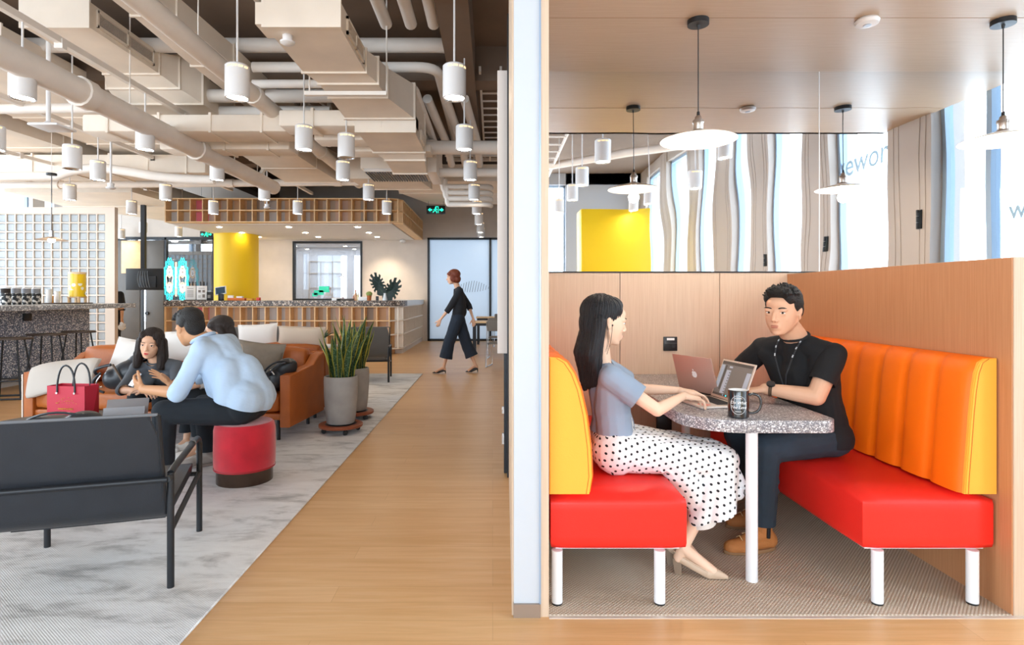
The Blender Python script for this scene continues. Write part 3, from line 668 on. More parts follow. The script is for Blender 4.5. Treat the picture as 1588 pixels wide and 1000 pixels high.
pipe('service_pipe', 'white pipe crossing right to the cream panel, upper', 'pipe', [(-1.0, 8.6, zz(2.2)), (2.2, 8.6, zz(2.2))], .1)
pipe('service_pipe', 'white pipe crossing right to the cream panel, lower', 'pipe', [(-1.0, 9.4, zz(2.0)), (2.2, 9.4, zz(2.0))], .07)
for k in range(4):
    z = zz(2.0-.11*k); pipe('service_pipe', 'white pipe bending round above the exit sign, %s from the top' % ORD[k], 'pipe', [(-.95+k*.04, 10.6, z+.35)]+bez((-.95+k*.04, 10.6, z+.12), (-.95+k*.04, 10.6, z), (-.8, 10.6, z), 5)+bez((-.15-k*.03, 10.6, z), (-.03, 10.6, z), (-.03, 10.75, z), 5), .045)
for k, (x, h, y) in enumerate(((-2.6, 2.62, 7.6), (-3.1, 2.5, 7.9), (-2.9, 2.4, 8.3), (-3.6, 2.3, 8.8))):
    pipe('insulated_pipe', 'short fat pipe crossing the gap left of the central duct, %s from top' % ORD[k], 'pipe', [(x-1.2, y, zz(h)), (x+.9, y, zz(h))], .085)
# braced tray legs seen between pipes
def tray(label, x0, x1, y0, y1, h, rungs):
    b = MB(); b.box(x0, x0+.03, y0, y1, zz(h), zz(h)+.07); b.box(x1-.03, x1, y0, y1, zz(h), zz(h)+.07)
    long_y = (y1-y0) > (x1-x0)
    if long_y:
        for k in range(rungs): y = lerp(y0, y1, (k+.5)/rungs); b.box(x0, x1, y-.015, y+.015, zz(h), zz(h)+.02)
    else:
        b = MB(); b.box(x0, x1, y0, y0+.03, zz(h), zz(h)+.07); b.box(x0, x1, y1-.03, y1, zz(h), zz(h)+.07)
        for k in range(rungs): x = lerp(x0, x1, (k+.5)/rungs); b.box(x-.015, x+.015, y0, y1, zz(h), zz(h)+.02)
    o = tag(b.obj('cable_tray', 'pipe_white'), label, 'cable tray'); return o
tray('white ladder cable tray running back above the thickest pipe', -4.5, -4.15, 8.5, 11.0, 2.62, 9)
tray('white ladder cable tray running back in the dark gap left of the canopy', -7.0, -6.65, 5.5, 12.8, 2.62, 26)
tray('white ladder cable tray crossing near the cream panel', -.9, 2.5, 10.9, 11.3, 2.62, 14)
tray('white ladder cable tray running back near the booth wall', -.18, .12, 7.5, 15.5, 2.9, 24)
g = thing('support_truss', 'braced white steel legs crossing in the gap left of the central duct', 'bracket', (-2.9, 8.7, zz(2.5)))
for k, (xa, xb) in enumerate(((-3.5, -2.9), (-3.3, -2.5), (-3.1, -2.2), (-2.9, -1.95))):
    MB().cyl((xa, 9.2, zz(3.2)), (xb, 9.2, zz(2.45)), .02, seg=6).obj('brace', 'pipe_white', g)
for k, x in enumerate((-3.25, -2.95, -2.6)): MB().box(x, x+.05, 9.1, 9.15, zz(2.35), ZC).obj('upright', 'pipe_white', g)
# light tracks the cylinder lamps hang from
LY = lambda k: 5.0+1.765*(k-1)
def track(label, path, w=.055, hgt=.06):
    b = MB()
    for p, q in zip(path, path[1:]):
        p, q = Vector(p), Vector(q); d = (q-p).normalized(); side = Vector((1, 0, 0)); up = side.cross(d).normalized()
        R = [[p0+side*sx*w/2+up*sz*hgt/2 for sx, sz in ((-1, -1), (1, -1), (1, 1), (-1, 1))] for p0 in (p-d*.01, q+d*.01)]
        b.loft(R)
    o = tag(b.obj('lighting_track', 'pipe_white', smooth=False), label, 'track')
    p, q = Vector(path[0]), Vector(path[-1])
    for t in (.3, .5, .7, .9): x = p.lerp(q, t); MB().box(x.x-.04, x.x+.04, x.y-.03, x.y+.03, x.z-.05, x.z+.04).obj('bracket', 'pipe_white', o)
    return o
H4 = 2.39
track('white light track with two kinks slanting above the second lamp column from the left', [(-4.05, 2.2, zz(H4)), (-4.05, 7.9, zz(H4)), (-4.05, 8.2, zz(2.0)), (-4.05, 10.0, zz(2.02)), (-4.05, 10.35, zz(2.3)), (-4.05, 13.0, zz(2.3))])
track('straight white light track slanting over the leftmost lamps', [(-5.8, 3.0, zz(2.36)), (-5.8, 12.9, zz(2.36))])
track('thin white light track low at the far left', [(-7.5, 5.0, zz(2.1)), (-7.5, 13.4, zz(2.36))], .04, .05)
g = thing('strut_channel', 'short white channel across the ducts at the far top left', 'bracket', (-3.7, 4.9, zz(2.55)))
MB().box(-3.85, -3.0, 4.9, 4.95, zz(2.55), zz(2.59)).obj('channel', 'pipe_white', g)
MB().cyl((-3.6, 4.92, zz(2.59)), (-3.6, 4.92, ZC), .008, seg=6).obj('hanger_rod', 'pipe_white', g); MB().cyl((-3.2, 4.92, zz(2.59)), (-3.2, 4.92, ZC), .008, seg=6).obj('hanger_rod', 'pipe_white', g)
g = thing('strut_channel', 'white channel carrying the central duct beside its grille', 'bracket', (-1.6, 6.0, zz(2.1)))
MB().box(-1.95, -1.1, 6.0, 6.05, zz(2.08), zz(2.12)).obj('channel', 'pipe_white', g)
for x in (-1.9, -1.1): MB().cyl((x, 6.02, zz(2.1)), (x, 6.02, ZC), .008, seg=6).obj('hanger_rod', 'pipe_white', g)
# ------------------------------------------------------------------ cylinder lamps
LZ = zz(1.70)
def lamp_meshes():
    b = MB(); r, h = .1, .285
    b.lathe([(r-.012, .0), (r, .0), (r, h-.01), (r-.01, h), (0, h)], seg=32)
    body = b.mesh(); 
    b = MB(); b.lathe([(r-.012, .0), (r-.02, .018), (r-.026, .03)], seg=32); refl = b.mesh()
    b = MB(); b.lathe([(r-.013, .012), (0, .016)], seg=32); glow = b.mesh()
    b = MB()
    for a0 in (0, .5, 1.0, -.5, 2.6, 3.1, 3.6):
        for k in range(4):
            a = a0-PI/2+k*.1; c = Vector((math.cos(a), math.sin(a), 0))*(r+.0005); t = Vector((-math.sin(a), math.cos(a), 0))
            b.loft([[c-t*.003+Vector((0, 0, .245)), c+t*.003+Vector((0, 0, .245)), c+t*.009+Vector((0, 0, .262)), c+t*.003+Vector((0, 0, .262))], [c*1.008-t*.003+Vector((0, 0, .245)), c*1.008+t*.003+Vector((0, 0, .245)), c*1.008+t*.009+Vector((0, 0, .262)), c*1.008+t*.003+Vector((0, 0, .262))]])
    slots = b.mesh(smooth=False)
    bm = bmesh.new(); bm.from_mesh(body); nf = len(bm.faces); bm.from_mesh(slots); bm.faces.ensure_lookup_table()
    for f in bm.faces[nf:]: f.material_index = 1
    bm.to_mesh(body); bm.free(); return body, refl, glow, None
lb, lr_, lg, ls = lamp_meshes()
RODM = {}
def rod_mesh(L):
    k = round(L, 2)
    if k not in RODM: RODM[k] = MB().cyl((0, 0, .285), (0, 0, k), .009, seg=8).mesh()
    return RODM[k]
lamp0 = None
def lamp(x, y, top, label, group='cylinder lamps hanging in rows under the ceiling', bot=None, lit=True):
    global lamp0
    bot = LZ if bot is None else bot
    if lamp0 is None:
        lamp0 = thing('ceiling_lamp', label, 'lamp', (x, y, bot), 0, group)
        for n, me, mt in (('lamp_body', lb, ['lamp_white', mat('vent_warm', '#c79b5e', .5, emit='#ffd9a0', es=.8)]), ('reflector', lr_, 'chrome'), ('diffuser', lg, 'lamp_glow')):
            put(n, me, mt, lamp0, world=False)
        c = lamp0
    else:
        c = copy_tree(lamp0)
        for ch in list(c.children):
            if ch.name.startswith('hanging_rod'): bpy.data.objects.remove(ch)
    c.location = (x, y, bot); c['label'] = label; c['group'] = group
    if not lit:
        for ch in c.children:
            if ch.name.startswith('diffuser'):
                ch.data = ch.data.copy(); ch.data.materials[0] = mat('diffuser_off', '#d9cdbf', .6)
    put('hanging_rod', rod_mesh(top-bot).copy(), 'lamp_white', c, world=False)
    return c
cols = [(-.33, ZC, 'rightmost column'), (-2.2, ZC-.55, 'second column from the right'), (-4.05, zz(H4)-.03, 'third column from the right'), (-5.8, zz(2.36)-.03, 'fourth column from the right'), (-7.5, zz(2.25), 'leftmost column')]
rows = {0: range(1, 9), 1: range(1, 6), 2: (1, 2, 3, 4, 5), 3: (2, 3, 4, 5), 4: (4, 5)}
for ci, (x, top, nm) in enumerate(cols):
    for k in rows[ci]:
        lamp(x, min(LY(k), 16.8), ZC if (ci == 2 and k in (4, 5)) or ci == 4 else top, 'lit white cylinder lamp, %s of the lounge, %s from the camera' % (nm, {1: 'nearest', 8: 'farthest'}.get(k, ORD[k-1])))
for (px, bp, d) in ((222, 361, 15.6), (277, 367, 16.5), (188, 370, 16.8)):
    x = (px-764)*d/F; lamp(x, d, ZC, 'small far cylinder lamp by the lobby glass, '+{222: 'middle of three', 277: 'right of three', 188: 'left of three'}[px], bot=EYE+(459-bp)*d/F)
for (px, bp, d, s) in ((537, 245, 6.9, 'second column from the right'), (112, 262, 7.0, 'left of the bar pendant')):
    x = (px-764)*d/F; lamp(x, d, ZC, 'unlit shaded cylinder lamp hung higher, '+('beside the second lamp column' if px == 537 else 'above the glass block wall'), 'unlit cylinder lamps', EYE+(459-bp)*d/F, lit=False)
# lamps behind the camera that the mirror shows
for (x, y, s) in ((1.4, 1.1, 'nearest the mirror at its left end'), (1.38, -.46, 'second from the mirror at its left end'), (1.42, -1.85, 'third from the mirror at its left end'), (1.36, -3.4, 'fourth from the mirror at its left end'), (2.88, 1.3, 'reflected behind the first pendant'), (3.16, -.67, 'reflected right of the first pendant'), (2.93, -2.36, 'reflected left of the first pendant'), (2.8, -3.1, 'reflected above the yellow column')):
    lamp(x, y, ZC, 'cylinder lamp %s' % s, 'cylinder lamps behind the camera seen in the mirror')
pipe('service_pipe', 'white pipe over the hall behind the camera, seen in the mirror', 'pipe', [(.4, -4.5, 4.1), (3.6, -2.0, 4.1)], .08)
tray('white cable tray behind the camera, seen at the left of the mirror', .7, 1.3, -6.5, 1.8, 2.75, 16)
# ceiling details: wifi plate, sprinkler pendants
g = thing('wireless_access_point', 'white flat access point hung on a stem below the left light track', 'access point', (-4.8, 6.2, zz(1.82)))
m = MB(); m.box(-4.9, -4.58, 6.1, 6.4, zz(1.8), zz(1.83), .012); m.obj('plate', 'lamp_white', g)
MB().cyl((-4.76, 6.22, zz(1.83)), (-4.76, 6.22, ZC), .022).obj('stem', 'lamp_white', g); MB().cyl((-4.76, 6.22, zz(1.83)), (-4.76, 6.22, zz(1.87)), .06, .025).obj('mount', 'lamp_white', g)
for (px, py, d, s) in ((446, 67, 4.9, 'white sensor on a stem in front of the central duct'), (172, 292, 8.2, 'white sensor on a stem beside the third lamp row at the left'), (414, 322, 11.2, 'white sensor on a stem in front of the canopy')):
    p = W(px, py, d); g = thing('ceiling_sensor', s, 'sensor', p)
    b = MB(); b.lathe([(0, -.02), (.035, -.015), (.06, .0), (.062, .012), (.04, .02), (.042, .07), (0, .072)], p, 24); b.obj('sensor_head', 'lamp_white', g); MB().cyl(p+Vector((0, 0, .07)), (p.x, p.y, ZC), .014).obj('stem', 'lamp_white', g)
# ------------------------------------------------------------------ booth ceiling: pendants and detector
def booth_pendant(x, y, label):
    g = thing('pendant_lamp', label, 'lamp', (x, y, 2.27), 0, 'pendant lamps over the booth tables')
    zb = 2.255
    MB().lathe([(0, BZ), (.062, BZ), (.062, BZ-.03), (0, BZ-.032)], (x, y, 0), 28).obj('canopy', 'black_metal', g)
    m = MB(); m.cyl((x, y, BZ-.03), (x, y, BZ-.05), .01, .006); m.cyl((x, y, BZ-.04), (x, y, zb+.17), .0032, seg=8); m.cyl((x, y, zb+.17), (x, y, zb+.145), .008, .01); m.obj('cord', 'black_plastic', g)
    MB().lathe([(0, .15), (.01, .148), (.018, .14), (.02, .125), (.031, .12), (.033, .105), (.029, .1), (.029, .062), (.04, .055), (.042, .045), (0, .045)], (x, y, zb), 28).obj('socket', 'brushed_metal', g)
    MB().lathe([(.042, .05), (.07, .045), (.13, .028), (.19, .012), (.216, .002), (.2185, -.002), (.214, 0), (.185, .008), (.12, .022), (.06, .038), (0, .04)], (x, y, zb), 48).obj('lamp_shade', mat('shade_enamel', '#f6f1ea', .35), g)
    MB().lathe([(.02, .04), (.024, .02), (.034, .0), (.036, -.012), (.028, -.032), (0, -.042)], (x, y, zb+.012), 24).obj('bulb', 'bulb_glow', g)
    l = bpy.data.lights.new('pendant_glow', 'POINT'); l.energy = 7; l.color = (1, .86, .68); l.shadow_soft_size = .045; o = bpy.data.objects.new('pendant_glow', l); C.objects.link(o); o.location = (x, y, zb-.07)
booth_pendant(1.222, 3.45, 'white enamel pendant lamp hanging over the terrazzo table in the booth')
booth_pendant(3.035, 3.45, 'white enamel pendant lamp at the right edge, over the neighbouring booth')
g = thing('smoke_detector', 'round white smoke detector on the booth ceiling between the two pendants', 'detector', (2.22, 3.44, BZ))
MB().lathe([(0, BZ), (.058, BZ), (.066, BZ-.012), (.06, BZ-.03), (.03, BZ-.036), (0, BZ-.036)], (2.22, 3.44, 0), 32).obj('housing', 'lamp_white', g)
MB().lathe([(0, BZ-.04), (.02, BZ-.0395), (.024, BZ-.034)], (2.22, 3.44, 0), 20).obj('lens', mat('lens_grey', '#aab4c4', .3), g)
# pendant over the bar
g = thing('bar_pendant', 'small pendant lamp with wide flat shade hanging over the bar counter', 'lamp', W(80, 368, 8.8))
p = W(80, 372, 8.8); x, y, z = p
MB().lathe([(0, .05), (.05, .045), (.15, .015), (.21, 0), (.14, .005), (0, .03)], (x, y, z), 32).obj('lamp_shade', mat('shade_brass', '#c9a682', .3, metal=.6), g); MB().cyl((x, y, z+.05), (x, y, z+.14), .03).obj('socket', 'chrome', g)
m = MB(); m.cyl((x, y, z+.14), (x, y, zz(1.85)), .006, seg=6); m.obj('cord', 'black_plastic', g); MB().cyl((x, y, zz(1.83)), (x, y, zz(1.86)), .07).obj('canopy', 'black_plastic', g)
MB().ell((x, y, z-.005), (.05, .05, .04)).obj('bulb', 'bulb_glow', g)
MB().cyl((x, y, zz(1.86)), (x, y, ZC), .004, seg=6).obj('hanger_rod', 'pipe_white', g)
# ------------------------------------------------------------------ reception counter and canopy
def cell_grid(x0, x1, y, z0, z1, n, rows, t=.022, dep=.24):
    b = MB()
    for i in range(n+1): x = lerp(x0, x1, i/n); b.box(x-t/2, x+t/2, y, y+dep, z0, z1)
    for j in range(rows+1): z = lerp(z0, z1, j/rows); b.box(x0-t/2, x1+t/2, y-.001, y+dep+.001, z-t/2, z+t/2)
    return b
def side_grid(x, y0, y1, z0, z1, n, rows, t=.03, dep=.22):
    b = MB()
    for i in range(n+1): y = lerp(y0, y1, i/n); b.box(x-dep, x, y-t/2, y+t/2, z0, z1)
    for j in range(rows+1): z = lerp(z0, z1, j/rows); b.box(x-dep-.001, x+.001, y0-t/2, y1+t/2, z-t/2, z+t/2)
    return b
CY, CX0, CX1 = 13.15, -7.42, -2.07
g = thing('reception_canopy', 'deep wooden lattice canopy with downlights over the reception counter', 'canopy', ((CX0+CX1)/2, 15, 3.0))
cell_grid(CX0, CX1-.28, CY, 3.012, 3.54, 18, 2).obj('front_lattice', 'light_wood', g)
MB().box(CX0, CX1-.28, CY+.24, CY+.26, 3.0, 3.55).obj('cell_back', 'cell_panels', g, world=False).location = Vector((0, 0, 0)) - Vector(((CX0+CX1)/2, 15, 3.0))
b = MB(); b.prism([(CX1-.28, CY), (CX1-.09, CY+.09), (CX1, CY+.28), (CX1-.24, CY+.28), (CX1-.28, CY+.24)], 3.01, 3.03); b.prism([(CX1-.28, CY), (CX1-.09, CY+.09), (CX1, CY+.28), (CX1-.24, CY+.28), (CX1-.28, CY+.24)], 3.265, 3.287); b.prism([(CX1-.28, CY), (CX1-.09, CY+.09), (CX1, CY+.28), (CX1-.24, CY+.28), (CX1-.28, CY+.24)], 3.53, 3.55)
b.box(CX1-.11, CX1-.085, CY+.085, CY+.11, 3.01, 3.55); b.obj('corner_shelf', 'light_wood', g)
side_grid(CX1, CY+.28, YB-.01, 3.012, 3.54, 13, 2).obj('side_lattice', 'light_wood', g)
MB().box(CX1-.25, CX1-.23, CY+.28, YB-.01, 3.0, 3.55).obj('side_back', mat('tan_panel', '#c79a6c', .7), g)
MB().box(CX0, CX1-.26, CY+.27, YB-.01, 2.99, 3.02).obj('soffit', mat('soffit_white', '#e6e3e2', .7), g); MB().box(CX0, CX1-.26, CY+.27, YB-.01, 3.5, 3.55).obj('top_panel', 'soffit_white', g)
for X in (-6.57, -4.9, -3.24):
    for Y in (13.95, 15.2, 16.3):
        dl = MB().cyl((X, Y, 2.982), (X, Y, 2.992), .06, seg=20).obj('downlight', 'lamp_glow', g)
for X, Y in ((-6.57, 16.6), (-3.1, 16.7), (-4.9, 16.7)):
    l = bpy.data.lights.new('downlight_beam', 'SPOT'); l.energy = 22 if X < -6 else 60; l.color = (1, .8, .58); l.spot_size = 1.7; l.spot_blend = .8; l.shadow_soft_size = .06
    o = bpy.data.objects.new('downlight_beam', l); C.objects.link(o); o.location = (X, Y-.3, 2.97); o.rotation_euler = (.25, 0, 0)
tag(MB().ell((-2.62, 16.9, 2.93), (.09, .09, .06)).obj('dome_camera', 'lamp_white'), 'small white dome camera under the right end of the reception canopy', 'camera')
g = thing('reception_counter', 'reception counter with dark speckled top and open wooden lattice front', 'counter', ((CX0+CX1)/2, 14, 0))
cell_grid(CX0, CX1-.28, CY+.02, .13, 1.085, 18, 3).obj('front_lattice', 'light_wood', g)
o = MB().box(CX0, CX1-.28, CY+.26, CY+.28, .1, 1.09).obj('cell_back', 'cell_panels', g, world=False); o.location = -Vector(((CX0+CX1)/2, 14, 0))
side_grid(CX1, CY+.3, YB-.01, .13, 1.085, 14, 3).obj('side_lattice', mat('pale_lattice', '#f0e6da', .5), g)
MB().box(CX1-.25, CX1-.23, CY+.3, YB-.01, .1, 1.09).obj('side_back', 'tan_panel', g)
b = MB()
for z in (.13, .448, .766, 1.085): b.prism([(CX1-.28, CY+.02), (CX1-.09, CY+.11), (CX1, CY+.3), (CX1-.24, CY+.3), (CX1-.28, CY+.26)], z-.012, z+.012)
b.box(CX1-.11, CX1-.085, CY+.105, CY+.13, .12, 1.09); b.obj('corner_shelf', 'pale_lattice', g)
MB().prism([(CX1-.26, CY+.2), (CX1-.2, CY+.25), (CX1-.2, CY+.4), (CX1-.4, CY+.4)], .0, 1.09).obj('corner_back', 'tan_panel', g)
MB().prism([(CX0-.03, CY-.03), (CX1-.27, CY-.03), (CX1-.05, CY+.07), (CX1+.03, CY+.3), (CX1+.03, CY+.72), (CX0-.03, CY+.72)], 1.10, 1.225).obj('worktop', 'terrazzo_brown', g)
MB().prism([(CX1-.6, CY+.73), (CX1+.03, CY+.73), (CX1+.03, YB-.01), (CX1-.6, YB-.01)], 1.10, 1.225).obj('side_worktop', mat('pale_top', '#dfe6ec', .3), g)
MB().box(CX0+.02, CX1-.02, CY+.32, YB-.02, 0, .12).obj('plinth', 'beige_paint', g)
MB().box(CX0-.02, CX0, CY+.0, CY+.7, .0, 1.09).obj('end_panel', 'light_wood', g)
tag(MB().cyl((-6.95, 15.75, 0), (-6.95, 15.75, 2.99), .56, seg=48).obj('yellow_column', 'yellow_paint'), 'round bright yellow column behind the reception counter', 'column')
# things on the reception counter (top at z 1.225)
CT = 1.226
def stand_at(px, d=13.45): return Vector(((px-764)*d/F, d, CT))
def sheet_stand(px, w, h, label, items):
    p = stand_at(px); g = thing('menu_holder', label, 'menu', p)
    MB().box(p.x-w/2, p.x+w/2, p.y-.01, p.y+.01, CT, CT+h, .003).obj('sheet', 'white_print', g)
    MB().box(p.x-w/2, p.x+w/2, p.y-.05, p.y+.05, CT, CT+.02).obj('base', 'dark_wood', g)
    b = MB()
    for (x0, x1, z0, z1) in items: b.box(p.x+x0*w, p.x+x1*w, p.y-.014, p.y-.0101, CT+z0*h, CT+z1*h)
    b.obj('print', mat('print_grey', '#8d8480', .8), g)
sheet_stand(295.5, .24, .34, 'white printed menu sheet, left of the two on the reception counter', [(-.3, .3, z, z+.025) for z in (.25, .33, .41, .5, .58, .66, .8)])
sheet_stand(313, .24, .34, 'white printed menu sheet with pictures, right of the two on the reception counter', [(-.3, .3, .82, .85), (-.32, -.08, .55, .72), (.08, .32, .55, .72), (.08, .32, .2, .42), (-.32, -.08, .3, .33), (-.32, -.1, .22, .25)])
p = stand_at(326); g = thing('payment_box', 'small black box standing between the menus and the tablet on reception', 'box', p)
MB().box(p.x-.06, p.x+.06, p.y-.05, p.y+.05, CT, CT+.2, .006).obj('body', 'black_plastic', g); MB().box(p.x-.035, p.x+.03, p.y-.054, p.y-.05, CT+.06, CT+.13).obj('label_plate', mat('label_grey', '#8c8a88', .6), g)
p = stand_at(342.5); g = thing('tablet_stand', 'tablet in a white frame on a black stand on the reception counter', 'tablet', p)
T = Matrix.Translation(p+Vector((0, 0, .14))) @ Matrix.Rotation(-.15, 4, 'Y') @ Matrix.Rotation(-.2, 4, 'X')
MB().box(-.13, .13, -.01, .01, 0, .19, .004, M4=T).obj('frame', 'white_paint', g); MB().box(-.11, .11, -.014, -.0101, .02, .17, M4=T).obj('screen', mat('dark_screen', '#1c2730', .2, emit='#2a4a60', es=.25), g)
MB().box(p.x-.05, p.x+.05, p.y-.03, p.y+.06, CT, CT+.16, .004).obj('stand', 'black_plastic', g)
p = stand_at(368); g = thing('card_tray', 'orange tray with cards in front of the yellow column on reception', 'tray', p)
MB().box(p.x-.2, p.x+.2, p.y-.08, p.y+.08, CT, CT+.06, .005).obj('tray', mat('orange_tray', '#d9722c', .6), g); MB().box(p.x-.2, p.x-.08, p.y-.05, p.y+.0, CT+.06, CT+.12).obj('card', 'white_print', g); MB().box(p.x-.0, p.x+.13, p.y-.05, p.y+.04, CT+.06, CT+.1).obj('card', 'white_print', g)
tag(MB().box(stand_at(388).x-.06, stand_at(388).x+.08, 13.38, 13.5, CT, CT+.05, .004).obj('small_box', mat('amber_box', '#e2a032', .6)), 'small amber box just right of the orange tray on reception', 'box')
for (px, h, w_, m_, s) in ((401, .07, .035, 'sticker_red', 'tiny red box on the reception counter below the yellow column edge'), (522, .06, .1, 'white_print', 'low white box on reception below the right half of the dark framed window'), (536, .045, .2, 'dark_wood', 'flat brown wooden tray on the reception counter left of the bottles'), (563, .085, .1, 'white_print', 'small white and blue carton on the reception counter left of the cactus')):
    p = stand_at(px); tag(MB().box(p.x-w_, p.x+w_, p.y-.05, p.y+.05, CT, CT+h, .004).obj('small_box', m_), s, 'box')
for (px, h, c, s) in ((551.5, .22, '#d9a27a', 'tallest small bottle with red cap on the reception counter'), (555, .17, '#e8d9b0', 'small pale bottle just right of the red capped one on reception'), (548.5, .12, '#b98a70', 'short brown bottle left of the red capped one on reception')):
    p = stand_at(px); g = thing('bottle', s, 'bottle', p); MB().lathe([(0, 0), (.028, 0), (.03, .01), (.03, h*.65), (.012, h*.8), (.012, h), (0, h)], p, 16).obj('body', mat('bottle'+c, c, .3), g); MB().cyl(p+Vector((0, 0, h)), p+Vector((0, 0, h+.025)), .014).obj('cap', 'sticker_red' if h > .2 else 'white_print', g)
p = stand_at(572.5); g = thing('potted_cactus', 'little round cactus in a terracotta pot on the reception counter', 'plant', p)
MB().lathe([(0, 0), (.045, 0), (.055, .1), (.06, .1), (.06, .115), (0, .11)], p, 20).obj('pot', 'terracotta', g); MB().ell(p+Vector((0, 0, .155)), (.075, .07, .06)).obj('foliage', mat('cactus', '#93a35c', .8, bump=1, bscale=90, var=.3, vscale=60), g)
# monstera leaves in a glass vase
p = stand_at(597); g = thing('monstera_vase', 'two dark monstera leaves in a small clear vase on the reception counter', 'plant', p)
MB().lathe([(0, .005), (.055, 0), (.06, .02), (.04, .1), (.028, .15), (.035, .17)], p, 24).obj('vase', mat('vase_glass', '#dfe6ea', .1, spec=.6), g)
def monstera(c, ang, L, nm):
    pts = []; n = 130
    for i in range(n):
        t = 2*PI*i/n; r = 1-.38*math.sin(t); r = .5*(1.05-.25*math.cos(2*t))
        notch = (math.sin(t) > -.9)*(math.sin(t*13) > .5)*.32
        rr = r*(1-notch); pts.append((rr*math.cos(t)*.92, rr*math.sin(t)*1.05))
    b = MB(); top = [b.bm.verts.new((x*L, -.01-.12*L*(x*x), z*L)) for x, z in pts]; ctr = b.bm.verts.new((0, .015, 0))
    for i in range(n): b.bm.faces.new((ctr, top[i], top[(i+1) % n]))
    bmesh.ops.solidify(b.bm, geom=b.bm.faces[:], thickness=.006)
    bmesh.ops.transform(b.bm, matrix=Matrix.Translation(c) @ Matrix.Rotation(ang, 4, 'Y'), verts=b.bm.verts[:])
    lf = b.obj('leaf', mat('monstera', '#1f3a34', .35, var=.3, vscale=20), g)
monstera(p+Vector((-.16, 0, .38)), -.45, .42, 'a'); monstera(p+Vector((.16, .02, .24)), .5, .46, 'b')
b = MB(); b.tube(bez(p+Vector((0, 0, .03)), p+Vector((-.03, 0, .2)), p+Vector((-.12, 0, .28))), .006); b.tube(bez(p+Vector((0, 0, .03)), p+Vector((.03, 0, .2)), p+Vector((.12, .02, .2))), .006); b.obj('stem', mat('stem_green', '#3b5a40', .6), g)
tag(MB().box(-2.7, -2.64, 13.4, 13.46, CT, CT+.1, .005).obj('card_reader', 'black_plastic'), 'small dark device at the right end of the speckled reception counter', 'device')
# exit signs
def exit_sign(px, py, w_, h_, d, label):
    p = W(px, py, d); g = thing('exit_sign', label, 'sign', p)
    MB().box(p.x-w_/2, p.x+w_/2, d-.02, d+.02, p.z-h_/2, p.z+h_/2, .004).obj('housing', 'black_plastic', g)
    b = MB(); y0, y1 = d-.026, d-.021; s = h_
    b.prism([(p.x-.42*w_, p.z), (p.x-.3*w_, p.z+.22*s), (p.x-.3*w_, p.z+.08*s), (p.x-.2*w_, p.z+.08*s), (p.x-.2*w_, p.z-.08*s), (p.x-.3*w_, p.z-.08*s), (p.x-.3*w_, p.z-.22*s)], y0, y1, 'y')
    b.prism([(p.x+.42*w_, p.z), (p.x+.3*w_, p.z-.22*s), (p.x+.3*w_, p.z-.08*s), (p.x+.2*w_, p.z-.08*s), (p.x+.2*w_, p.z+.08*s), (p.x+.3*w_, p.z+.08*s), (p.x+.3*w_, p.z+.22*s)], y0, y1, 'y')
    # doorway outline and running figure
    b.box(p.x-.02*w_, p.x+.14*w_, y0, y1, p.z+.34*s, p.z+.4*s); b.box(p.x+.12*w_, p.x+.14*w_, y0, y1, p.z-.38*s, p.z+.38*s)
    b.cyl((p.x-.01*w_, y0, p.z+.22*s), (p.x-.01*w_, y1, p.z+.22*s), .085*s, seg=12)
    for a, c in (((0, .12), (-.03, -.1)), ((-.03, -.1), (-.13, -.18)), ((-.13, -.18), (-.15, -.34)), ((-.03, -.1), (.06, -.2)), ((.06, -.2), (.04, -.38)), ((0, .1), (-.12, .02)), ((0, .1), (.08, .0))):
        b.cyl((p.x+a[0]*w_, d-.0235, p.z+a[1]*s), (p.x+c[0]*w_, d-.0235, p.z+c[1]*s), .035*s, seg=6)
    b.obj('pictogram', 'exit_green', g)
    for s_ in (-.4, .4): MB().cyl((p.x+s_*w_, d, p.z+h_/2), (p.x+s_*w_, d, ZC), .003, seg=6).obj('hanging_wire', 'black_metal', g)
exit_sign(676, 325.5, .47, .21, 14.6, 'green and black emergency exit sign hanging to the right of the canopy')
exit_sign(320.5, 363.5, .37, .18, 16.7, 'green and black emergency exit sign above the lobby glass beside the yellow column')
# hanging screen
p = W(225, 433, 14.0); g = thing('hanging_screen', 'black television hung back side out from a ceiling pole left of reception', 'television', p)
MB().box(p.x-.45, p.x+.45, 13.97, 14.02, p.z-.26, p.z+.26, .008).obj('screen', 'black_plastic', g)
MB().box(p.x-.13, p.x-.03, 14.03, 14.11, p.z-.1, ZC).obj('pole', 'black_metal', g)
MB().box(p.x-.1, p.x+.3, 13.93, 13.969, p.z-.2, p.z+.08, .01).obj('mount', mat('tv_mount', '#2a3038', .5), g)
b = MB()
for k in range(5): b.tube(bez((p.x-.1+k*.05, 13.92, p.z+.2), (p.x-.16+k*.07, 13.9, p.z), (p.x-.08+k*.06, 13.92, p.z-.2)), .006, 6)
b.obj('cable', mat('cable_grey', '#788088', .6), g)
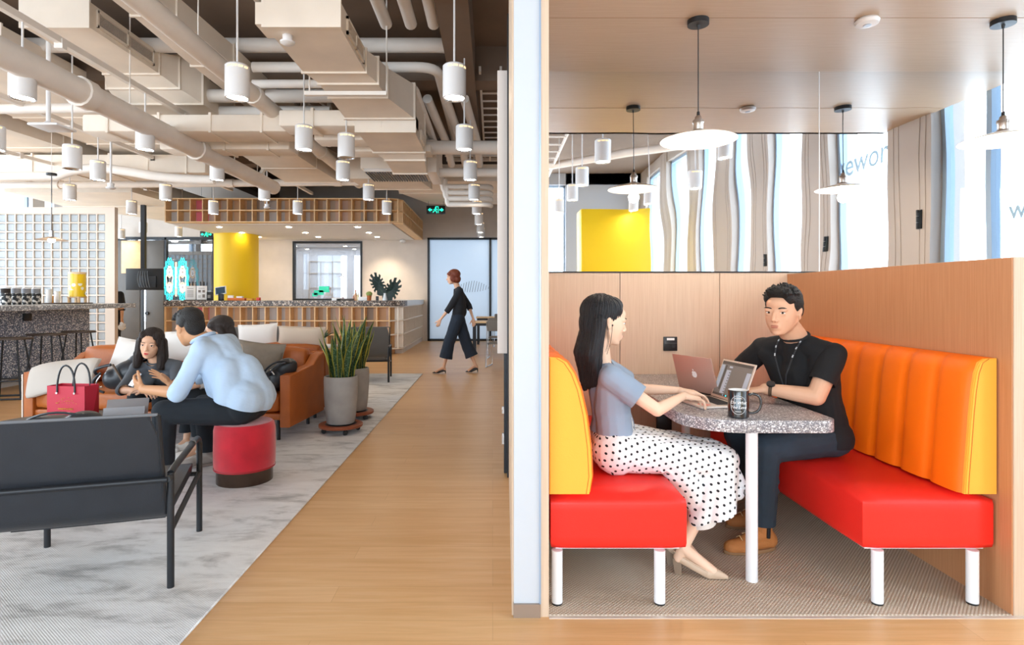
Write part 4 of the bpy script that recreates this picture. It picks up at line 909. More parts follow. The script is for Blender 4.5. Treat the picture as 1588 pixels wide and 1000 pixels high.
# neon butterfly on the lobby wall
cx, cy_, cz = (273-764)*16.95/F, 16.95, EYE-(433-459)*16.95/F
g = thing('neon_sign', 'glowing turquoise and white neon wall sign with two lobes behind reception', 'sign', (cx, cy_, cz))
def neon(sx, ox, oz, rx, rz, f, m_, r=.012):
    pts = []
    for i in range(64):
        t = 2*PI*i/64; k = 1+.08*math.sin(f*t); pts.append((cx+sx*(ox+rx*k*math.cos(t)), cy_, cz+oz+rz*k*math.sin(t)))
    return MB().tube(pts, r, 6, closed=True).obj('neon_tube', m_, g)
for s in (-1, 1):
    for (rx, rz, f, m_) in ((.17, .60, 15, 'neon_cyan'), (.145, .53, 13, 'neon_cyan'), (.12, .46, 15, 'neon_cyan'), (.09, .37, 11, 'neon_white')): neon(s, .19, 0, rx, rz, f, m_, .008)
    for oz in (-.24, .2): neon(s, .19, oz, .07, .14, 7, 'neon_warm', .013); neon(s, .19, oz, .035, .08, 7, 'neon_white', .013)
for (x_, z_) in ((-.19, .58), (.19, .58), (-.19, -.58), (.19, -.58)): MB().cyl((cx+x_, cy_, cz+z_), (cx+x_, YB+.03, cz+z_), .008, seg=8).obj('standoff', 'chrome', g)
MB().tube([(cx, cy_, cz+.5), (cx, cy_, cz-.5)], .02, 8).obj('neon_tube', 'neon_warm', g)
# ------------------------------------------------------------------ bar on the left
g = thing('bar_counter', 'long bar clad in speckled blue grey terrazzo with a pale speckled top', 'counter', (-7.4, 7.8, 0))
MB().box(-7.75, -6.95, 4.6, 10.0, .14, 1.11, .004, 1).obj('body', 'terrazzo_bar', g)
MB().box(-8.2, -6.42, 4.6, 10.45, 1.125, 1.2, .006, 1).obj('worktop', mk_terrazzo('terrazzo_top', '#878b92', ['#a2a6ac', '#c6c9cd', '#eceef0'], 40), g)
MB().box(-7.7, -7.1, 4.6, 9.95, 0, .139).obj('plinth', 'white_paint', g)
m = MB(); m.tube([(-6.72, 4.6, .17), (-6.72, 9.9, .17)], .025); m.obj('foot_rail', 'chrome', g)
m = MB()
for y in (5.2, 7.0, 8.8): m.cyl((-6.95, y, .17), (-6.72, y, .17), .012)
m.obj('rail_bracket', 'chrome', g)
MB().box(-6.949, -6.92, 8.58, 8.72, .96, 1.07, .004).obj('power_socket', 'black_plastic', g)
def bar_stool(x, y, rz, label):
    g = thing('bar_stool', label, 'stool', (x, y, 0), rz, 'bar stools along the speckled bar')
    b = MB(); b.prism([(.23*math.cos(t)*(1+.12*abs(math.cos(t))), .18*math.sin(t)) for t in [2*PI*i/28 for i in range(28)]], .765, .79, 'z', .006); b.obj('seat', 'dark_wood', g, world=False)
    for sx in (-1, 1):
        for sy in (-1, 1): MB().cyl((sx*.12, sy*.09, .765), (sx*.2, sy*.17, .0), .011, seg=8).obj('leg', 'black_metal', g, world=False)
    MB().tube([(-.178, -.147, .24), (.178, -.147, .24), (.178, .147, .24), (-.178, .147, .24)], .009, 8, closed=True).obj('foot_ring', 'black_metal', g, world=False)
    MB().tube([(-.2, -.17, .012), (.2, -.17, .012), (.2, .17, .012), (-.2, .17, .012)], .012, 8, closed=True).obj('floor_ring', 'black_metal', g, world=False)
    return g
s0 = bar_stool(-6.28, 7.55, .25, 'dark bar stool at the left edge, nearest of three along the speckled bar')
c = copy_tree(s0); c.location = (-6.42, 8.35, 0); c.rotation_euler.z = .1; c['label'] = 'dark bar stool along the speckled bar, middle of the three'
c = copy_tree(s0); c.location = (-6.42, 9.0, 0); c.rotation_euler.z = -.1; c['label'] = 'dark bar stool along the speckled bar, farthest of the three'
BT = 1.201
gp = NT('geo_print', .5); ck = gp.n('TexVoronoi', {'Vector': gp.map(), 'Scale': 26}, distance='CHEBYCHEV'); gp.set('Base Color', gp.ramp(gp.n('SeparateColor', {0: ck.outputs['Color']}).outputs[0], [(0, '#16181c'), (.42, '#ece8e4'), (.8, '#b9b4ae')], 'CONSTANT'))
for k, d in enumerate((8.58, 8.77, 8.96, 9.15)):
    g = thing('canister', 'black and white patterned canister on the bar, %s from the left' % ORD[k], 'canister', (-7.2, d, BT), 0, 'patterned canisters on the bar')
    MB().cyl((-7.2, d, BT), (-7.2, d, BT+.17), .068, seg=20).obj('body', 'geo_print', g); MB().cyl((-7.2, d, BT+.171), (-7.2, d, BT+.24), .06, seg=20).obj('contents', mat('beans', '#2a211c', .8) if k == 0 else mat('grey_contents', '#8c8d92', .7), g); MB().cyl((-7.2, d, BT+.241), (-7.2, d, BT+.26), .066, seg=20).obj('lid', 'white_paint', g)
tag(MB().box(-7.32, -6.85, 9.28, 9.95, BT, BT+.018, .004, 1).obj('serving_tray', 'dark_wood'), 'dark flat tray under the cups and yellow dispenser on the bar', 'tray')
for (y, h, s) in ((9.42, .22, 'tall stack of white paper cups on the bar tray, left of the two'), (9.6, .19, 'white paper cup stack on the bar tray, right of the two')):
    b = MB(); b.lathe([(0, 0), (.034, 0)]+sum([[(.038+.004, .05+i*.018), (.039, .052+i*.018)] for i in range(int((h-.05)/.018))], [])+[(.045, h), (0, h-.01)], (-7.2, y, BT+.019), 20); tag(b.obj('paper_cups', 'white_print'), s, 'cups')
tag(MB().cyl((-7.22, 9.51, BT+.019), (-7.22, 9.51, BT+.13), .022).obj('tumbler', mat('amber_glass', '#e2a24a', .2)), 'small amber tumbler between the paper cup stacks on the bar', 'cup')
g = thing('drink_dispenser', 'drink dispenser with yellow and white band pattern on a wooden stand on the bar', 'dispenser', (-7.0, 9.78, BT+.018))
yp = NT('yellow_band', .3); wv = yp.n('TexVoronoi', {'Vector': yp.map((1, 1, 1)), 'Scale': 13}); sz = yp.n('SeparateXYZ', {0: yp.tc.outputs['Object']}); bd = yp.math('PINGPONG', yp.math('MULTIPLY', sz.outputs[2], 7.5), 1.0)
yp.set('Base Color', yp.mix(yp.math('MULTIPLY', yp.math('LESS_THAN', bd, .42), yp.math('LESS_THAN', wv.outputs['Distance'], .42)), '#f3c90c', '#f4efd8'))
MB().cyl((-7.0, 9.78, BT+.12), (-7.0, 9.78, BT+.5), .125, seg=28).obj('tank', 'yellow_band', g); MB().cyl((-7.0, 9.78, BT+.501), (-7.0, 9.78, BT+.53), .13, seg=28).obj('lid', 'pale_wood', g)
b = MB(); [b.box(-7.0+x-.015, -7.0+x+.015, 9.78+y-.015, 9.78+y+.015, BT+.019, BT+.119) for x in (-.08, .08) for y in (-.08, .08)]; b.box(-7.1, -6.9, 9.68, 9.88, BT+.1, BT+.12); b.obj('stand', 'light_wood', g)
b = MB(); b.cyl((-6.88, 9.78, BT+.17), (-6.84, 9.78, BT+.17), .012); b.cyl((-6.85, 9.78, BT+.2), (-6.85, 9.78, BT+.14), .009); b.obj('tap', 'chrome', g)
# ------------------------------------------------------------------ soft furniture helpers
def pillow_mesh(w, h, t, n=14):
    b = MB(); 
    def P(u, v, s):
        k = (1-u*u)*(1-v*v); pin = 1-.07*(u*u+v*v)+.05*(u*u*v*v)*2
        return Vector((u*w/2*(1-.06*(1-v*v))*1.0, s*(t/2)*max(0, k)**.42, v*h/2*(1-.06*(1-u*u))))
    V = {}
    for s in (-1, 1):
        for i in range(n+1):
            for j in range(n+1):
                u, v = -1+2*i/n, -1+2*j/n
                if s == 1 and (i in (0, n) or j in (0, n)): V[(s, i, j)] = V[(-1, i, j)]
                else: V[(s, i, j)] = b.bm.verts.new(P(u, v, s))
    for s in (-1, 1):
        for i in range(n):
            for j in range(n):
                q = [V[(s, i, j)], V[(s, i+1, j)], V[(s, i+1, j+1)], V[(s, i, j+1)]]
                b.bm.faces.new(q if s == -1 else q[::-1])
    return b.mesh(angle=80)
def pillow(label, c, w, h, t, rot, m, cat='pillow', name='throw_pillow'):
    me = pillow_mesh(w, h, t); o = put(name, me, m); o.location = c; o.rotation_euler = rot; tag(o, label, cat)
    b = MB(); e = .006
    pts = []
    n = 14
    for (u, v) in [(-1+2*i/n, -1) for i in range(n)]+[(1, -1+2*i/n) for i in range(n)]+[(1-2*i/n, 1) for i in range(n)]+[(-1, 1-2*i/n) for i in range(n)]:
        pts.append((u*w/2*(1-.06*(1-v*v)), 0, v*h/2*(1-.06*(1-u*u))))
    b.tube(pts, .004, 6, closed=True).obj('piping', m, o, world=False)
    return o
def cushion(x0, x1, y0, y1, z0, z1, r=.05):
    b = MB(); b.box(x0, x1, y0, y1, z0, z1)
    bmesh.ops.subdivide_edges(b.bm, edges=b.bm.edges[:], cuts=7, use_grid_fill=True)
    c = Vector(((x0+x1)/2, (y0+y1)/2, (z0+z1)/2)); H = Vector(((x1-x0)/2, (y1-y0)/2, (z1-z0)/2))
    for v in b.bm.verts:
        d = v.co-c; q = Vector([max(-(H[i]-r), min(H[i]-r, d[i])) for i in range(3)]); e = d-q
        if e.length > 1e-6: e = e.normalized()*r if max(abs(e.x), abs(e.y), abs(e.z)) > r*.3 else e
        n_ = Vector([d[i]/H[i] for i in range(3)])
        bul = Vector((0, 0, .012*(1-n_.x**2)*(1-n_.y**2)*(1 if d.z > 0 else 0)))
        v.co = c+q+e+bul
    return b
# sofas
def sofa(loc, rz, label):
    L, D = 2.62, .82; g = thing('sofa', label, 'sofa', loc, rz, 'tan leather sofas')
    for s in (-1, 1):
        b = MB(); x = s*(L/2-.055); b.prism([(-D/2, .13), (D/2, .13), (D/2, .74), (D/2-.14, .72), (D/2-.28, .64), (-D/2, .60)], x-.05, x+.05, 'x', .014); b.obj('arm', 'tan_leather', g, world=False)
        if s < 0: MB().box(x+s*.052, x+s*.064, -D/2+.0, -D/2+.05, .0, .58).obj('arm_strip', 'aluminium', g, world=False)
    MB().box(-L/2+.1, L/2-.1, D/2-.11, D/2, .2, .73, .03, 3).obj('back_shell', 'tan_leather', g, world=False)
    MB().box(-L/2+.1, L/2-.1, -D/2+.02, D/2-.1, .19, .25, .015).obj('seat_base', 'tan_leather', g, world=False)
    for k in range(2):
        a, c_ = -L/2+.11+k*(L-.22)/2, -L/2+.11+(k+1)*(L-.22)/2
        cushion(a+.004, c_-.004, -D/2-.0, D/2-.13, .25, .43, .05).obj('seat_cushion', 'tan_leather', g, world=False, angle=80)
        o = cushion(a+.006, c_-.006, D/2-.27, D/2-.1, .43, .80, .055); bmesh.ops.rotate(o.bm, cent=(0, D/2-.18, .43), matrix=Matrix.Rotation(-.1, 3, 'X'), verts=o.bm.verts[:]); o.obj('back_cushion', 'tan_leather', g, world=False, angle=80)
    for sx in (-1, 1):
        for sy in (-1, 1): MB().cyl((sx*(L/2-.15), sy*(D/2-.08), 0), (sx*(L/2-.15), sy*(D/2-.08), .19), .016, seg=10).obj('leg', 'black_metal', g, world=False)
    return g
sofa((-3.09, 5.76, .012), -.09, 'tan leather sofa facing the camera, where the women sit')
s2 = sofa((-3.05, 6.72, .012), PI-.09, 'tan leather sofa turned away, standing back to back behind the first')
pillow('big grey square pillow on the right half of the front sofa', (-2.30, 5.66, .655), .47, .47, .16, (-.3, .12, .1), 'grey_fabric')
pillow('beige pillow lying over the back of the rear sofa, above the grey one', (-2.1, 6.38, .885), .52, .22, .13, (-.1, .03, 0), 'beige_fabric')
pillow('white pillow against the left end of the sofa back beside the black backpack', (-3.62, 5.78, .70), .42, .42, .12, (-.35, .1, -.2), 'white_fabric')
pillow('white pillow half hidden between the two heads at the sofa', (-3.18, 6.0, .80), .42, .36, .12, (-.2, -.1, 0), 'white_fabric')
pillow('white pillow behind the back of the man in the light blue shirt', (-2.60, 6.42, .87), .44, .3, .12, (-.15, -.05, 0), 'white_fabric')
# folded throw over the sofa corner
b = cushion(-.30, .30, -.035, .035, -.15, .15, .03)
for v in b.bm.verts:
    q = v.co; q.z += .05*q.x/.3-.02*(q.x/.3)**2; q.y += .012*math.sin(q.x*14+q.z*5)+.05*(q.z/.15)**2*(1 if q.z > 0 else .3)
o = b.obj('throw_blanket', 'throw_fabric', angle=80); o.location = (-4.06, 5.47, .585); o.rotation_euler = (-.35, 0, .05); tag(o, 'folded pale grey throw draped over the left corner of the front sofa', 'blanket')
# ------------------------------------------------------------------ lounge armchairs
def sheet(path, w, t, n=10, corner=0):
    """a leather sheet of width w following (y,z) path"""
    b = MB(); m_ = len(path); rows = []
    for i, (y, z) in enumerate(path):
        e = min(i, m_-1-i)/(m_-1); hw = w/2-(corner*(1-min(1, e*6))**2 if corner else 0)
        rows.append([b.bm.verts.new((lerp(-hw, hw, k/n), y-.006*math.cos((k/n-.5)*PI), z)) for k in range(n+1)])
    for A, B in zip(rows, rows[1:]):
        for k in range(n): b.bm.faces.new((A[k], A[k+1], B[k+1], B[k]))
    bmesh.ops.recalc_face_normals(b.bm, faces=b.bm.faces[:])
    bmesh.ops.solidify(b.bm, geom=b.bm.faces[:], thickness=t)
    return b
def armchair(loc, rz, label, leather='black_leather', frame='black_metal'):
    g = thing('lounge_armchair', label, 'armchair', loc, rz, 'leather sling armchairs')
    W2, D2 = .3625, .328
    def crv(p0, p1, p2, n=8): return [((1-t)**2*p0[0]+2*t*(1-t)*p1[0]+t*t*p2[0], (1-t)**2*p0[1]+2*t*(1-t)*p1[1]+t*t*p2[1]) for t in [i/n for i in range(n+1)]]
    back = [(-.43, .80), (-.405, .70), (-.375, .58), (-.345, .46)]+crv((-.325, .38), (-.30, .29), (-.2, .285), 6)
    sheet(back, .665, .022, 12, .04).obj('backrest', leather, g, world=False, angle=60)
    seat = [(-.19, .315), (-.1, .335), (.05, .355), (.2, .375), (.30, .385)]+crv((.32, .385), (.345, .38), (.34, .34), 3)
    sheet(seat, .655, .05, 12, .02).obj('seat', leather, g, world=False, angle=60)
    b = MB(); b.tube([(-.335, -.434, .803), (.335, -.434, .803)], .007, 8); b.obj('top_piping', mat('piping_grey', '#6d6f73', .5), g, world=False)
    for s in (-1, 1):
        b = MB(); b.tube([(s*.338, -.436, .80), (s*.34, -.35, .46), (s*.338, -.30, .33)], .0105, 8); b.obj('back_tube', frame, g, world=False)
        x = s*W2
        b = MB(); b.tube([(x, -D2, 0), (x, -D2, .52)], .0155, 12); b.obj('leg', frame, g, world=False)
        b = MB(); b.tube([(x, D2, 0), (x, D2, .46)]+[tuple(q) for q in bez((x, D2, .46), (x, D2, .53), (x, D2-.08, .535), 6)]+[(x, -D2+.06, .525), (x, -D2, .515)], .0155, 12); b.obj('leg', frame, g, world=False)
        b = MB(); b.tube([(x, -D2, .255), (x, D2, .33)], .013, 10); b.obj('side_rail', frame, g, world=False)
        b = MB(); b.tube([(x, .14, .5365), (x, .155, .536)], .0175, 12); b.obj('arm_band', 'piping_grey', g, world=False)
    MB().tube([(-W2, -.385, .505), (W2, -.385, .505)], .0135, 12).obj('back_rail', frame, g, world=False)
    MB().tube([(-W2, -D2, .50), (-W2, -.386, .505)], .012, 10).obj('rail_joint', frame, g, world=False); MB().tube([(W2, -D2, .50), (W2, -.386, .505)], .012, 10).obj('rail_joint', frame, g, world=False)
    MB().tube([(-W2, D2-.01, .325), (W2, D2-.01, .325)], .012, 10).obj('front_rail', frame, g, world=False)
    return g
armchair((-1.90, 2.84, .012), .29, 'black leather sling armchair in the foreground seen from behind, cropped by the left edge')
a2 = armchair((-1.99, 9.15, .012), PI+.12, 'brown grey leather armchair beyond the tall plants at the rug edge', 'brown_leather')
c = copy_tree(a2); c.location = (-3.42, 9.3, .012); c.rotation_euler.z = PI-.1; c['label'] = 'brown grey leather armchair behind the sofas, left of the tall plants'
c = copy_tree(a2); c.location = (-4.3, 9.1, .012); c.rotation_euler.z = PI-.25; c['label'] = 'brown grey leather armchair hidden behind the seated people, farthest left'
# side table with pot between armchairs
g = thing('side_table', 'white side table between the two far armchairs', 'table', (-2.68, 9.1, .012))
MB().cyl((-2.68, 9.1, .53), (-2.68, 9.1, .56), .24, seg=32).obj('table_top', 'white_paint', g); MB().cyl((-2.68, 9.1, .03), (-2.68, 9.1, .53), .025).obj('column', 'white_paint', g); MB().cyl((-2.68, 9.1, .013), (-2.68, 9.1, .03), .17, seg=32).obj('base', 'white_paint', g)
g = thing('potted_plant', 'little plant in a white pot on the white side table', 'plant', (-2.66, 9.05, .56))
MB().lathe([(0, .56), (.05, .56), (.058, .68), (.05, .68), (0, .66)], (-2.66, 9.05, 0), 24).obj('pot', 'white_paint', g)
b = MB()
for k in range(14):
    a = k*2.4; r = .02+.03*(k % 3); b.tube(bez((-2.66, 9.05, .66), (-2.66+r*math.cos(a), 9.05+r*math.sin(a), .72), (-2.66+2.2*r*math.cos(a), 9.05+2.2*r*math.sin(a), .76+.02*(k % 4)), 4), [.008, .012, .012, .008, .002], 5)
b.obj('foliage', mat('leaf_dark', '#2f4a2c', .6), g)
# ------------------------------------------------------------------ red stool
def pouf(c):
    x, y = c; g = thing('velvet_stool', 'round red velvet stool with dark chrome base under the man in blue', 'stool', (x, y, .012))
    b = MB(); b.lathe([(0, .115), (.20, .115), (.207, .13), (.209, .22), (.207, .38), (.2, .415), (.185, .43), (.1, .437), (0, .438)], (x, y, .0), 48)
    b.obj('seat', 'red_velvet', g)
    MB().lathe([(0, .012), (.19, .012), (.19, .114), (0, .114)], (x, y, 0), 48).obj('base', 'brown_chrome', g)
    MB().lathe([(.2065, .108), (.2085, .114), (.2065, .12)], (x, y, 0), 48).obj('seam', 'dark_red_paper', g)
pouf((-1.78, 4.17))
# coffee table (mostly behind the armchair) with bags and tablet
g = thing('coffee_table', 'low dark round coffee table behind the foreground armchair', 'table', (-3.1, 4.15, .012))
MB().lathe([(0, .385), (.56, .385), (.565, .395), (.56, .405), (0, .405)], (-3.1, 4.15, 0), 48).obj('table_top', 'dark_wood', g)
for k in range(3): a = k*2.09+.4; MB().cyl((-3.1+.4*math.cos(a), 4.15+.4*math.sin(a), .012), (-3.1+.3*math.cos(a), 4.15+.3*math.sin(a), .385), .014).obj('leg', 'black_metal', g)
TZ = .406
g = thing('shopping_bag', 'crimson paper shopping bag with dark handles standing on the coffee table', 'bag', (-3.05, 4.2, TZ))
A = Vector((-3.225, 4.20, TZ)); ux = Vector((.98, -.12, 0)).normalized(); uy = Vector((.12, .98, 0)).normalized(); bw, bd, bh = .30, .13, .275
def bp(u, v, z): return A+ux*u+uy*v+Vector((0, 0, z))
b = MB(); b.loft([[bp(0, 0, 0), bp(bw, 0, 0), bp(bw, bd, 0), bp(0, bd, 0)], [bp(0, 0, bh), bp(bw, 0, bh+.0), bp(bw, bd, bh), bp(0, bd, bh)]], caps=False); b.quad(bp(0, 0, .001), bp(bw, 0, .001), bp(bw, bd, .001), bp(0, bd, .001))
b.obj('bag_body', 'red_paper', g, smooth=False)
MB().quad(bp(bw+.001, .002, .005), bp(bw+.001, bd/2, .005), bp(bw-.016, bd/2, bh*.93), bp(bw+.001, .002, bh)).quad(bp(bw+.001, bd/2, .005), bp(bw+.001, bd-.002, .005), bp(bw+.001, bd-.002, bh), bp(bw-.016, bd/2, bh*.93)).obj('gusset', 'dark_red_paper', g, smooth=False)
for v in (-.004, bd+.004):
    MB().tube([bp(.085, v, bh-.045), bp(.085, v, bh+.0)]+bez(bp(.085, v, bh+.0), bp(.10, v, bh+.15), bp(.155, v, bh+.15), 6)+bez(bp(.155, v, bh+.15), bp(.22, v, bh+.14), bp(.225, v, bh+.0), 6)+[bp(.225, v, bh-.045)], .0065, 8).obj('handle', 'black_leather', g)
b = MB(); [b.cyl(bp(u, -.006, bh-.05), bp(u, -.012, bh-.05), .008, seg=10) for u in (.085, .225)]; b.obj('rivet', 'chrome', g)
text('lettering', 'HEARTFULNESS', .017, 'gold', face_m(bp(bw/2, -.003, .11), ux, (0, 0, 1)), g, extrude=.0006)
b = MB()
for k in range(22): a = rnd.random(); c_ = rnd.random(); q = bp(.07+a*.17, -.003, .15+.05*math.sin(a*PI)*c_); b.box(q.x-.003, q.x+.003, q.y-.002, q.y+.001, q.z-.001, q.z+.001)
b.obj('gold_print', 'gold', g)
g = thing('tablet_computer', 'silver tablet propped on its kickstand on the coffee table before the red bag', 'tablet', (-2.66, 4.2, TZ))
T = Matrix.Translation((-2.67, 4.22, TZ+.004)) @ Matrix.Rotation(.35, 4, 'Z') @ Matrix.Rotation(-.55, 4, 'X')
MB().box(-.135, .135, -.005, .005, 0, .185, .004, M4=T).obj('tablet_body', mat('tablet_grey', '#a3a1a3', .4, metal=.3), g)
T2 = Matrix.Translation((-2.67, 4.22, TZ+.004)) @ Matrix.Rotation(.35, 4, 'Z')
MB().box(-.13, .13, -.004, .004, 0, .125, .002, M4=T2 @ Matrix.Translation((0, -.07, 0)) @ Matrix.Rotation(-.0-.35, 4, 'X')).obj('kickstand', 'grey_paint', g)
def soft_bag(name, label, blobs, straps, m='black_leather', extra=()):
    b = MB()
    for (c, r, e) in blobs: b.ell(c, r, Euler(e).to_matrix(), 3)
    o = voxel(b, .012, 3); g = thing(name, label, 'bag', Vector(blobs[0][0])-Vector((0, 0, blobs[0][1][2])))
    put('bag_body', o, m, g)
    for (pts, r) in straps: MB().tube(pts, r, 8).obj('strap', m, g)
    for (pts, r, mm) in extra: MB().tube(pts, r, 8).obj('trim', mm, g)
    return g
soft_bag('black_bag', 'black leather bag lying on the coffee table just above the armchair back', [((-2.80, 3.78, .50), (.2, .1, .055), (0, .1, .15)), ((-2.66, 3.77, .515), (.12, .09, .07), (0, -.1, .1)), ((-2.95, 3.80, .49), (.12, .08, .045), (0, 0, .2))], [(bez((-3.0, 3.74, .53), (-2.8, 3.7, .63), (-2.58, 3.74, .54)), .008)])
soft_bag('backpack', 'black backpack slumped on the sofa seat left of the woman in grey', [((-3.42, 5.42, .60), (.2, .1, .12), (0, -.5, 0)), ((-3.30, 5.45, .68), (.14, .09, .12), (0, -.2, 0)), ((-3.22, 5.4, .50), (.18, .13, .07), (0, 0, 0)), ((-3.52, 5.40, .56), (.1, .09, .1), (0, -.5, 0))], [(bez((-3.62, 5.36, .62), (-3.74, 5.3, .50), (-3.55, 5.3, .45)), .012), (bez((-3.66, 5.38, .60), (-3.70, 5.3, .66), (-3.50, 5.32, .70)), .014)], extra=[(bez((-3.6, 5.33, .60), (-3.66, 5.29, .5), (-3.56, 5.29, .5)), .006, 'chrome'), (bez((-3.49, 5.33, .70), (-3.42, 5.30, .62), (-3.36, 5.29, .53)), .010, mat('brown_trim', '#5a4636', .5))])
soft_bag('handbag', 'black leather handbag leaning inside the right arm of the front sofa', [((-2.02, 5.45, .56), (.13, .12, .12), (0, .3, 0)), ((-1.93, 5.42, .66), (.11, .08, .09), (0, -.5, 0)), ((-2.08, 5.42, .50), (.14, .12, .06), (0, 0, 0)), ((-1.88, 5.4, .70), (.06, .05, .04), (0, 0, 0))], [(bez((-2.12, 5.36, .62), (-1.98, 5.28, .78), (-1.86, 5.36, .71)), .009), (bez((-2.06, 5.33, .60), (-2.0, 5.28, .70), (-1.9, 5.32, .72)), .009)], extra=[(bez((-2.05, 5.33, .66), (-2.02, 5.3, .65), (-2.0, 5.31, .61), 5), .008, 'chrome')])
# ------------------------------------------------------------------ tall plants in concrete pots
def planter(loc, rz, label, seed):
    r_ = random.Random(seed); g = thing('snake_plant', label, 'plant', loc, rz, 'snake plants in concrete pots')
    g2 = []
    b = MB(); b.lathe([(0, .09), (.125, .09), (.135, .1), (.15, .22), (.16, .38), (.162, .50), (.158, .54), (.15, .545), (.143, .54), (.143, .50), (0, .495)], (0, 0, 0), 48); b.obj('pot', 'concrete', g, world=False)
    b = MB(); b.cyl((0, 0, .5), (0, 0, .51), .142, seg=32); b.obj('soil', 'soil', g, world=False)
    d = MB().lathe([(.14, .055), (.205, .055), (.209, .06), (.209, .08), (.2, .085), (.165, .085), (.14, .08)], (0, 0, 0), 48).obj('plant_dolly', 'dolly_wood', g, world=False)
    MB().cyl((0, 0, .06), (0, 0, .082), .15, seg=32).obj('dolly_tray', 'black_plastic', d, world=False)
    for k in range(4):
        a = k*PI/2+.5; x, y = .165*math.cos(a), .165*math.sin(a)
        MB().cyl((x-.016*math.sin(a), y+.016*math.cos(a), .023), (x+.016*math.sin(a), y-.016*math.cos(a), .023), .022, seg=14).box(x-.012, x+.012, y-.012, y+.012, .035, .056).obj('caster', 'black_plastic', d, world=False)
    for k in range(17):
        a = k*2.4+r_.random()*.5; rad = .03+.085*math.sqrt(k/17); L = r_.uniform(.38, .66)*(1.0 if k > 3 else 1.02); wd = r_.uniform(.028, .041)
        x0, y0 = rad*math.cos(a), rad*math.sin(a); lean = .10+.9*rad*2+r_.uniform(-.05, .08); tw = r_.uniform(-1.2, 1.2); face = a+r_.uniform(-.6, .6)
        n = 14; b = MB(); uvs = b.bm.loops.layers.uv.new('UVMap'); rows = []
        for i in range(n+1):
            t = i/n; prof = min(1, .45+1.3*t)*(1-max(0, (t-.45)/.55)**1.7); hw = wd*prof+.0008
            cx_ = x0+math.cos(a)*lean*L*t*t*.9; cy2 = y0+math.sin(a)*lean*L*t*t*.9; cz = .50+L*t*(1-.12*lean*t)
            fa = face+tw*t; side = Vector((-math.sin(fa), math.cos(fa), 0)); nn = Vector((math.cos(fa), math.sin(fa), 0))
            wob = .004*math.sin(t*14+k)
            rows.append([b.bm.verts.new(Vector((cx_, cy2, cz))+side*hw*s+nn*(.35*hw*(s*s)+wob)) for s in (-1, -.5, 0, .5, 1)])
        for i in range(n):
            for q in range(4):
                f = b.bm.faces.new((rows[i][q], rows[i][q+1], rows[i+1][q+1], rows[i+1][q]))
                for lp, (u, v) in zip(f.loops, ((q/4, i/n), ((q+1)/4, i/n), ((q+1)/4, (i+1)/n), (q/4, (i+1)/n))): lp[uvs].uv = (u, v)
        bmesh.ops.solidify(b.bm, geom=b.bm.faces[:], thickness=.003)
        b.obj('leaf', 'snake_leaf', g, world=False, angle=70)
    return g
g_ = NT('snake_leaf', .4); uv = g_.n('SeparateXYZ', {0: g_.tc.outputs['UV']})
e = g_.math('ABSOLUTE', g_.math('SUBTRACT', uv.outputs[0], .5))
nz = g_.n('TexNoise', {'Vector': g_.map((2, 18, 1), src='UV'), 'Scale': 2.2, 'Detail': 4, 'Distortion': 1.5})
ctr = g_.ramp(nz.outputs['Fac'], [(.38, '#20361f'), (.5, '#3d6134'), (.62, '#7f9c78')])
g_.set('Base Color', g_.mix(g_.ramp(e, [(.34, '#000000'), (.40, '#ffffff')]), ctr, '#cfc85a'))
planter((-1.475, 5.64, .012), 0, 'tall snake plant in a concrete pot on a wheeled dolly, nearer of the two', 3)
planter((-1.50, 6.28, .012), 2.1, 'tall snake plant in a concrete pot on a wheeled dolly, farther of the two', 11)
# ------------------------------------------------------------------ tables and chairs on the right of the hall
def work_table(x0, x1, y0, y1, label):
    g = thing('work_table', label, 'table', ((x0+x1)/2, (y0+y1)/2, 0)); MB().box(x0, x1, y0, y1, .72, .75, .004, 1).obj('table_top', 'light_wood', g); MB().box(x0+.03, x1-.03, y0+.03, y1-.03, .66, .719).obj('apron', 'black_metal', g)
    for x in (x0+.06, x1-.06):
        for y in (y0+.06, y1-.06): MB().box(x-.03, x+.03, y-.03, y+.03, 0, .66).obj('leg', 'black_metal', g)
work_table(-.48, 1.3, 13.05, 13.85, 'wooden topped work table with black legs, nearer one by the frosted glass')
work_table(-.46, 1.3, 15.9, 16.7, 'wooden topped work table with black legs, farther one by the frosted glass')
def sled_chair(loc, rz, label):
    g = thing('sled_chair', label, 'chair', loc, rz, 'grey chairs with chrome sled frames')
    MB().box(-.22, .22, -.2, .22, .435, .46, .02, 3).obj('seat', mat('chair_grey', '#6f675f', .7), g, world=False); MB().box(-.21, .21, -.245, -.225, .68, .87, .01, 2).obj('backrest', 'chair_grey', g, world=False)
    for s in (-1, 1): MB().tube([(s*.22, -.235, .86), (s*.22, -.21, .44), (s*.235, -.24, .012), (s*.235, .24, .012), (s*.22, .2, .44), (s*.2, -.2, .43)], .009, 8).obj('leg', 'chrome', g, world=False)
    return g
c1 = sled_chair((.16, 10.95, 0), -.25, 'chrome sled frame chair nearest the cream panel by the work tables')
c = copy_tree(c1); c.location = (.15, 12.5, 0); c.rotation_euler.z = -.1; c['label'] = 'chrome sled frame chair drawn up to the nearer work table'
c = copy_tree(c1); c.location = (.25, 15.3, 0); c.rotation_euler.z = .1; c['label'] = 'chrome sled frame chair drawn up to the farther work table'
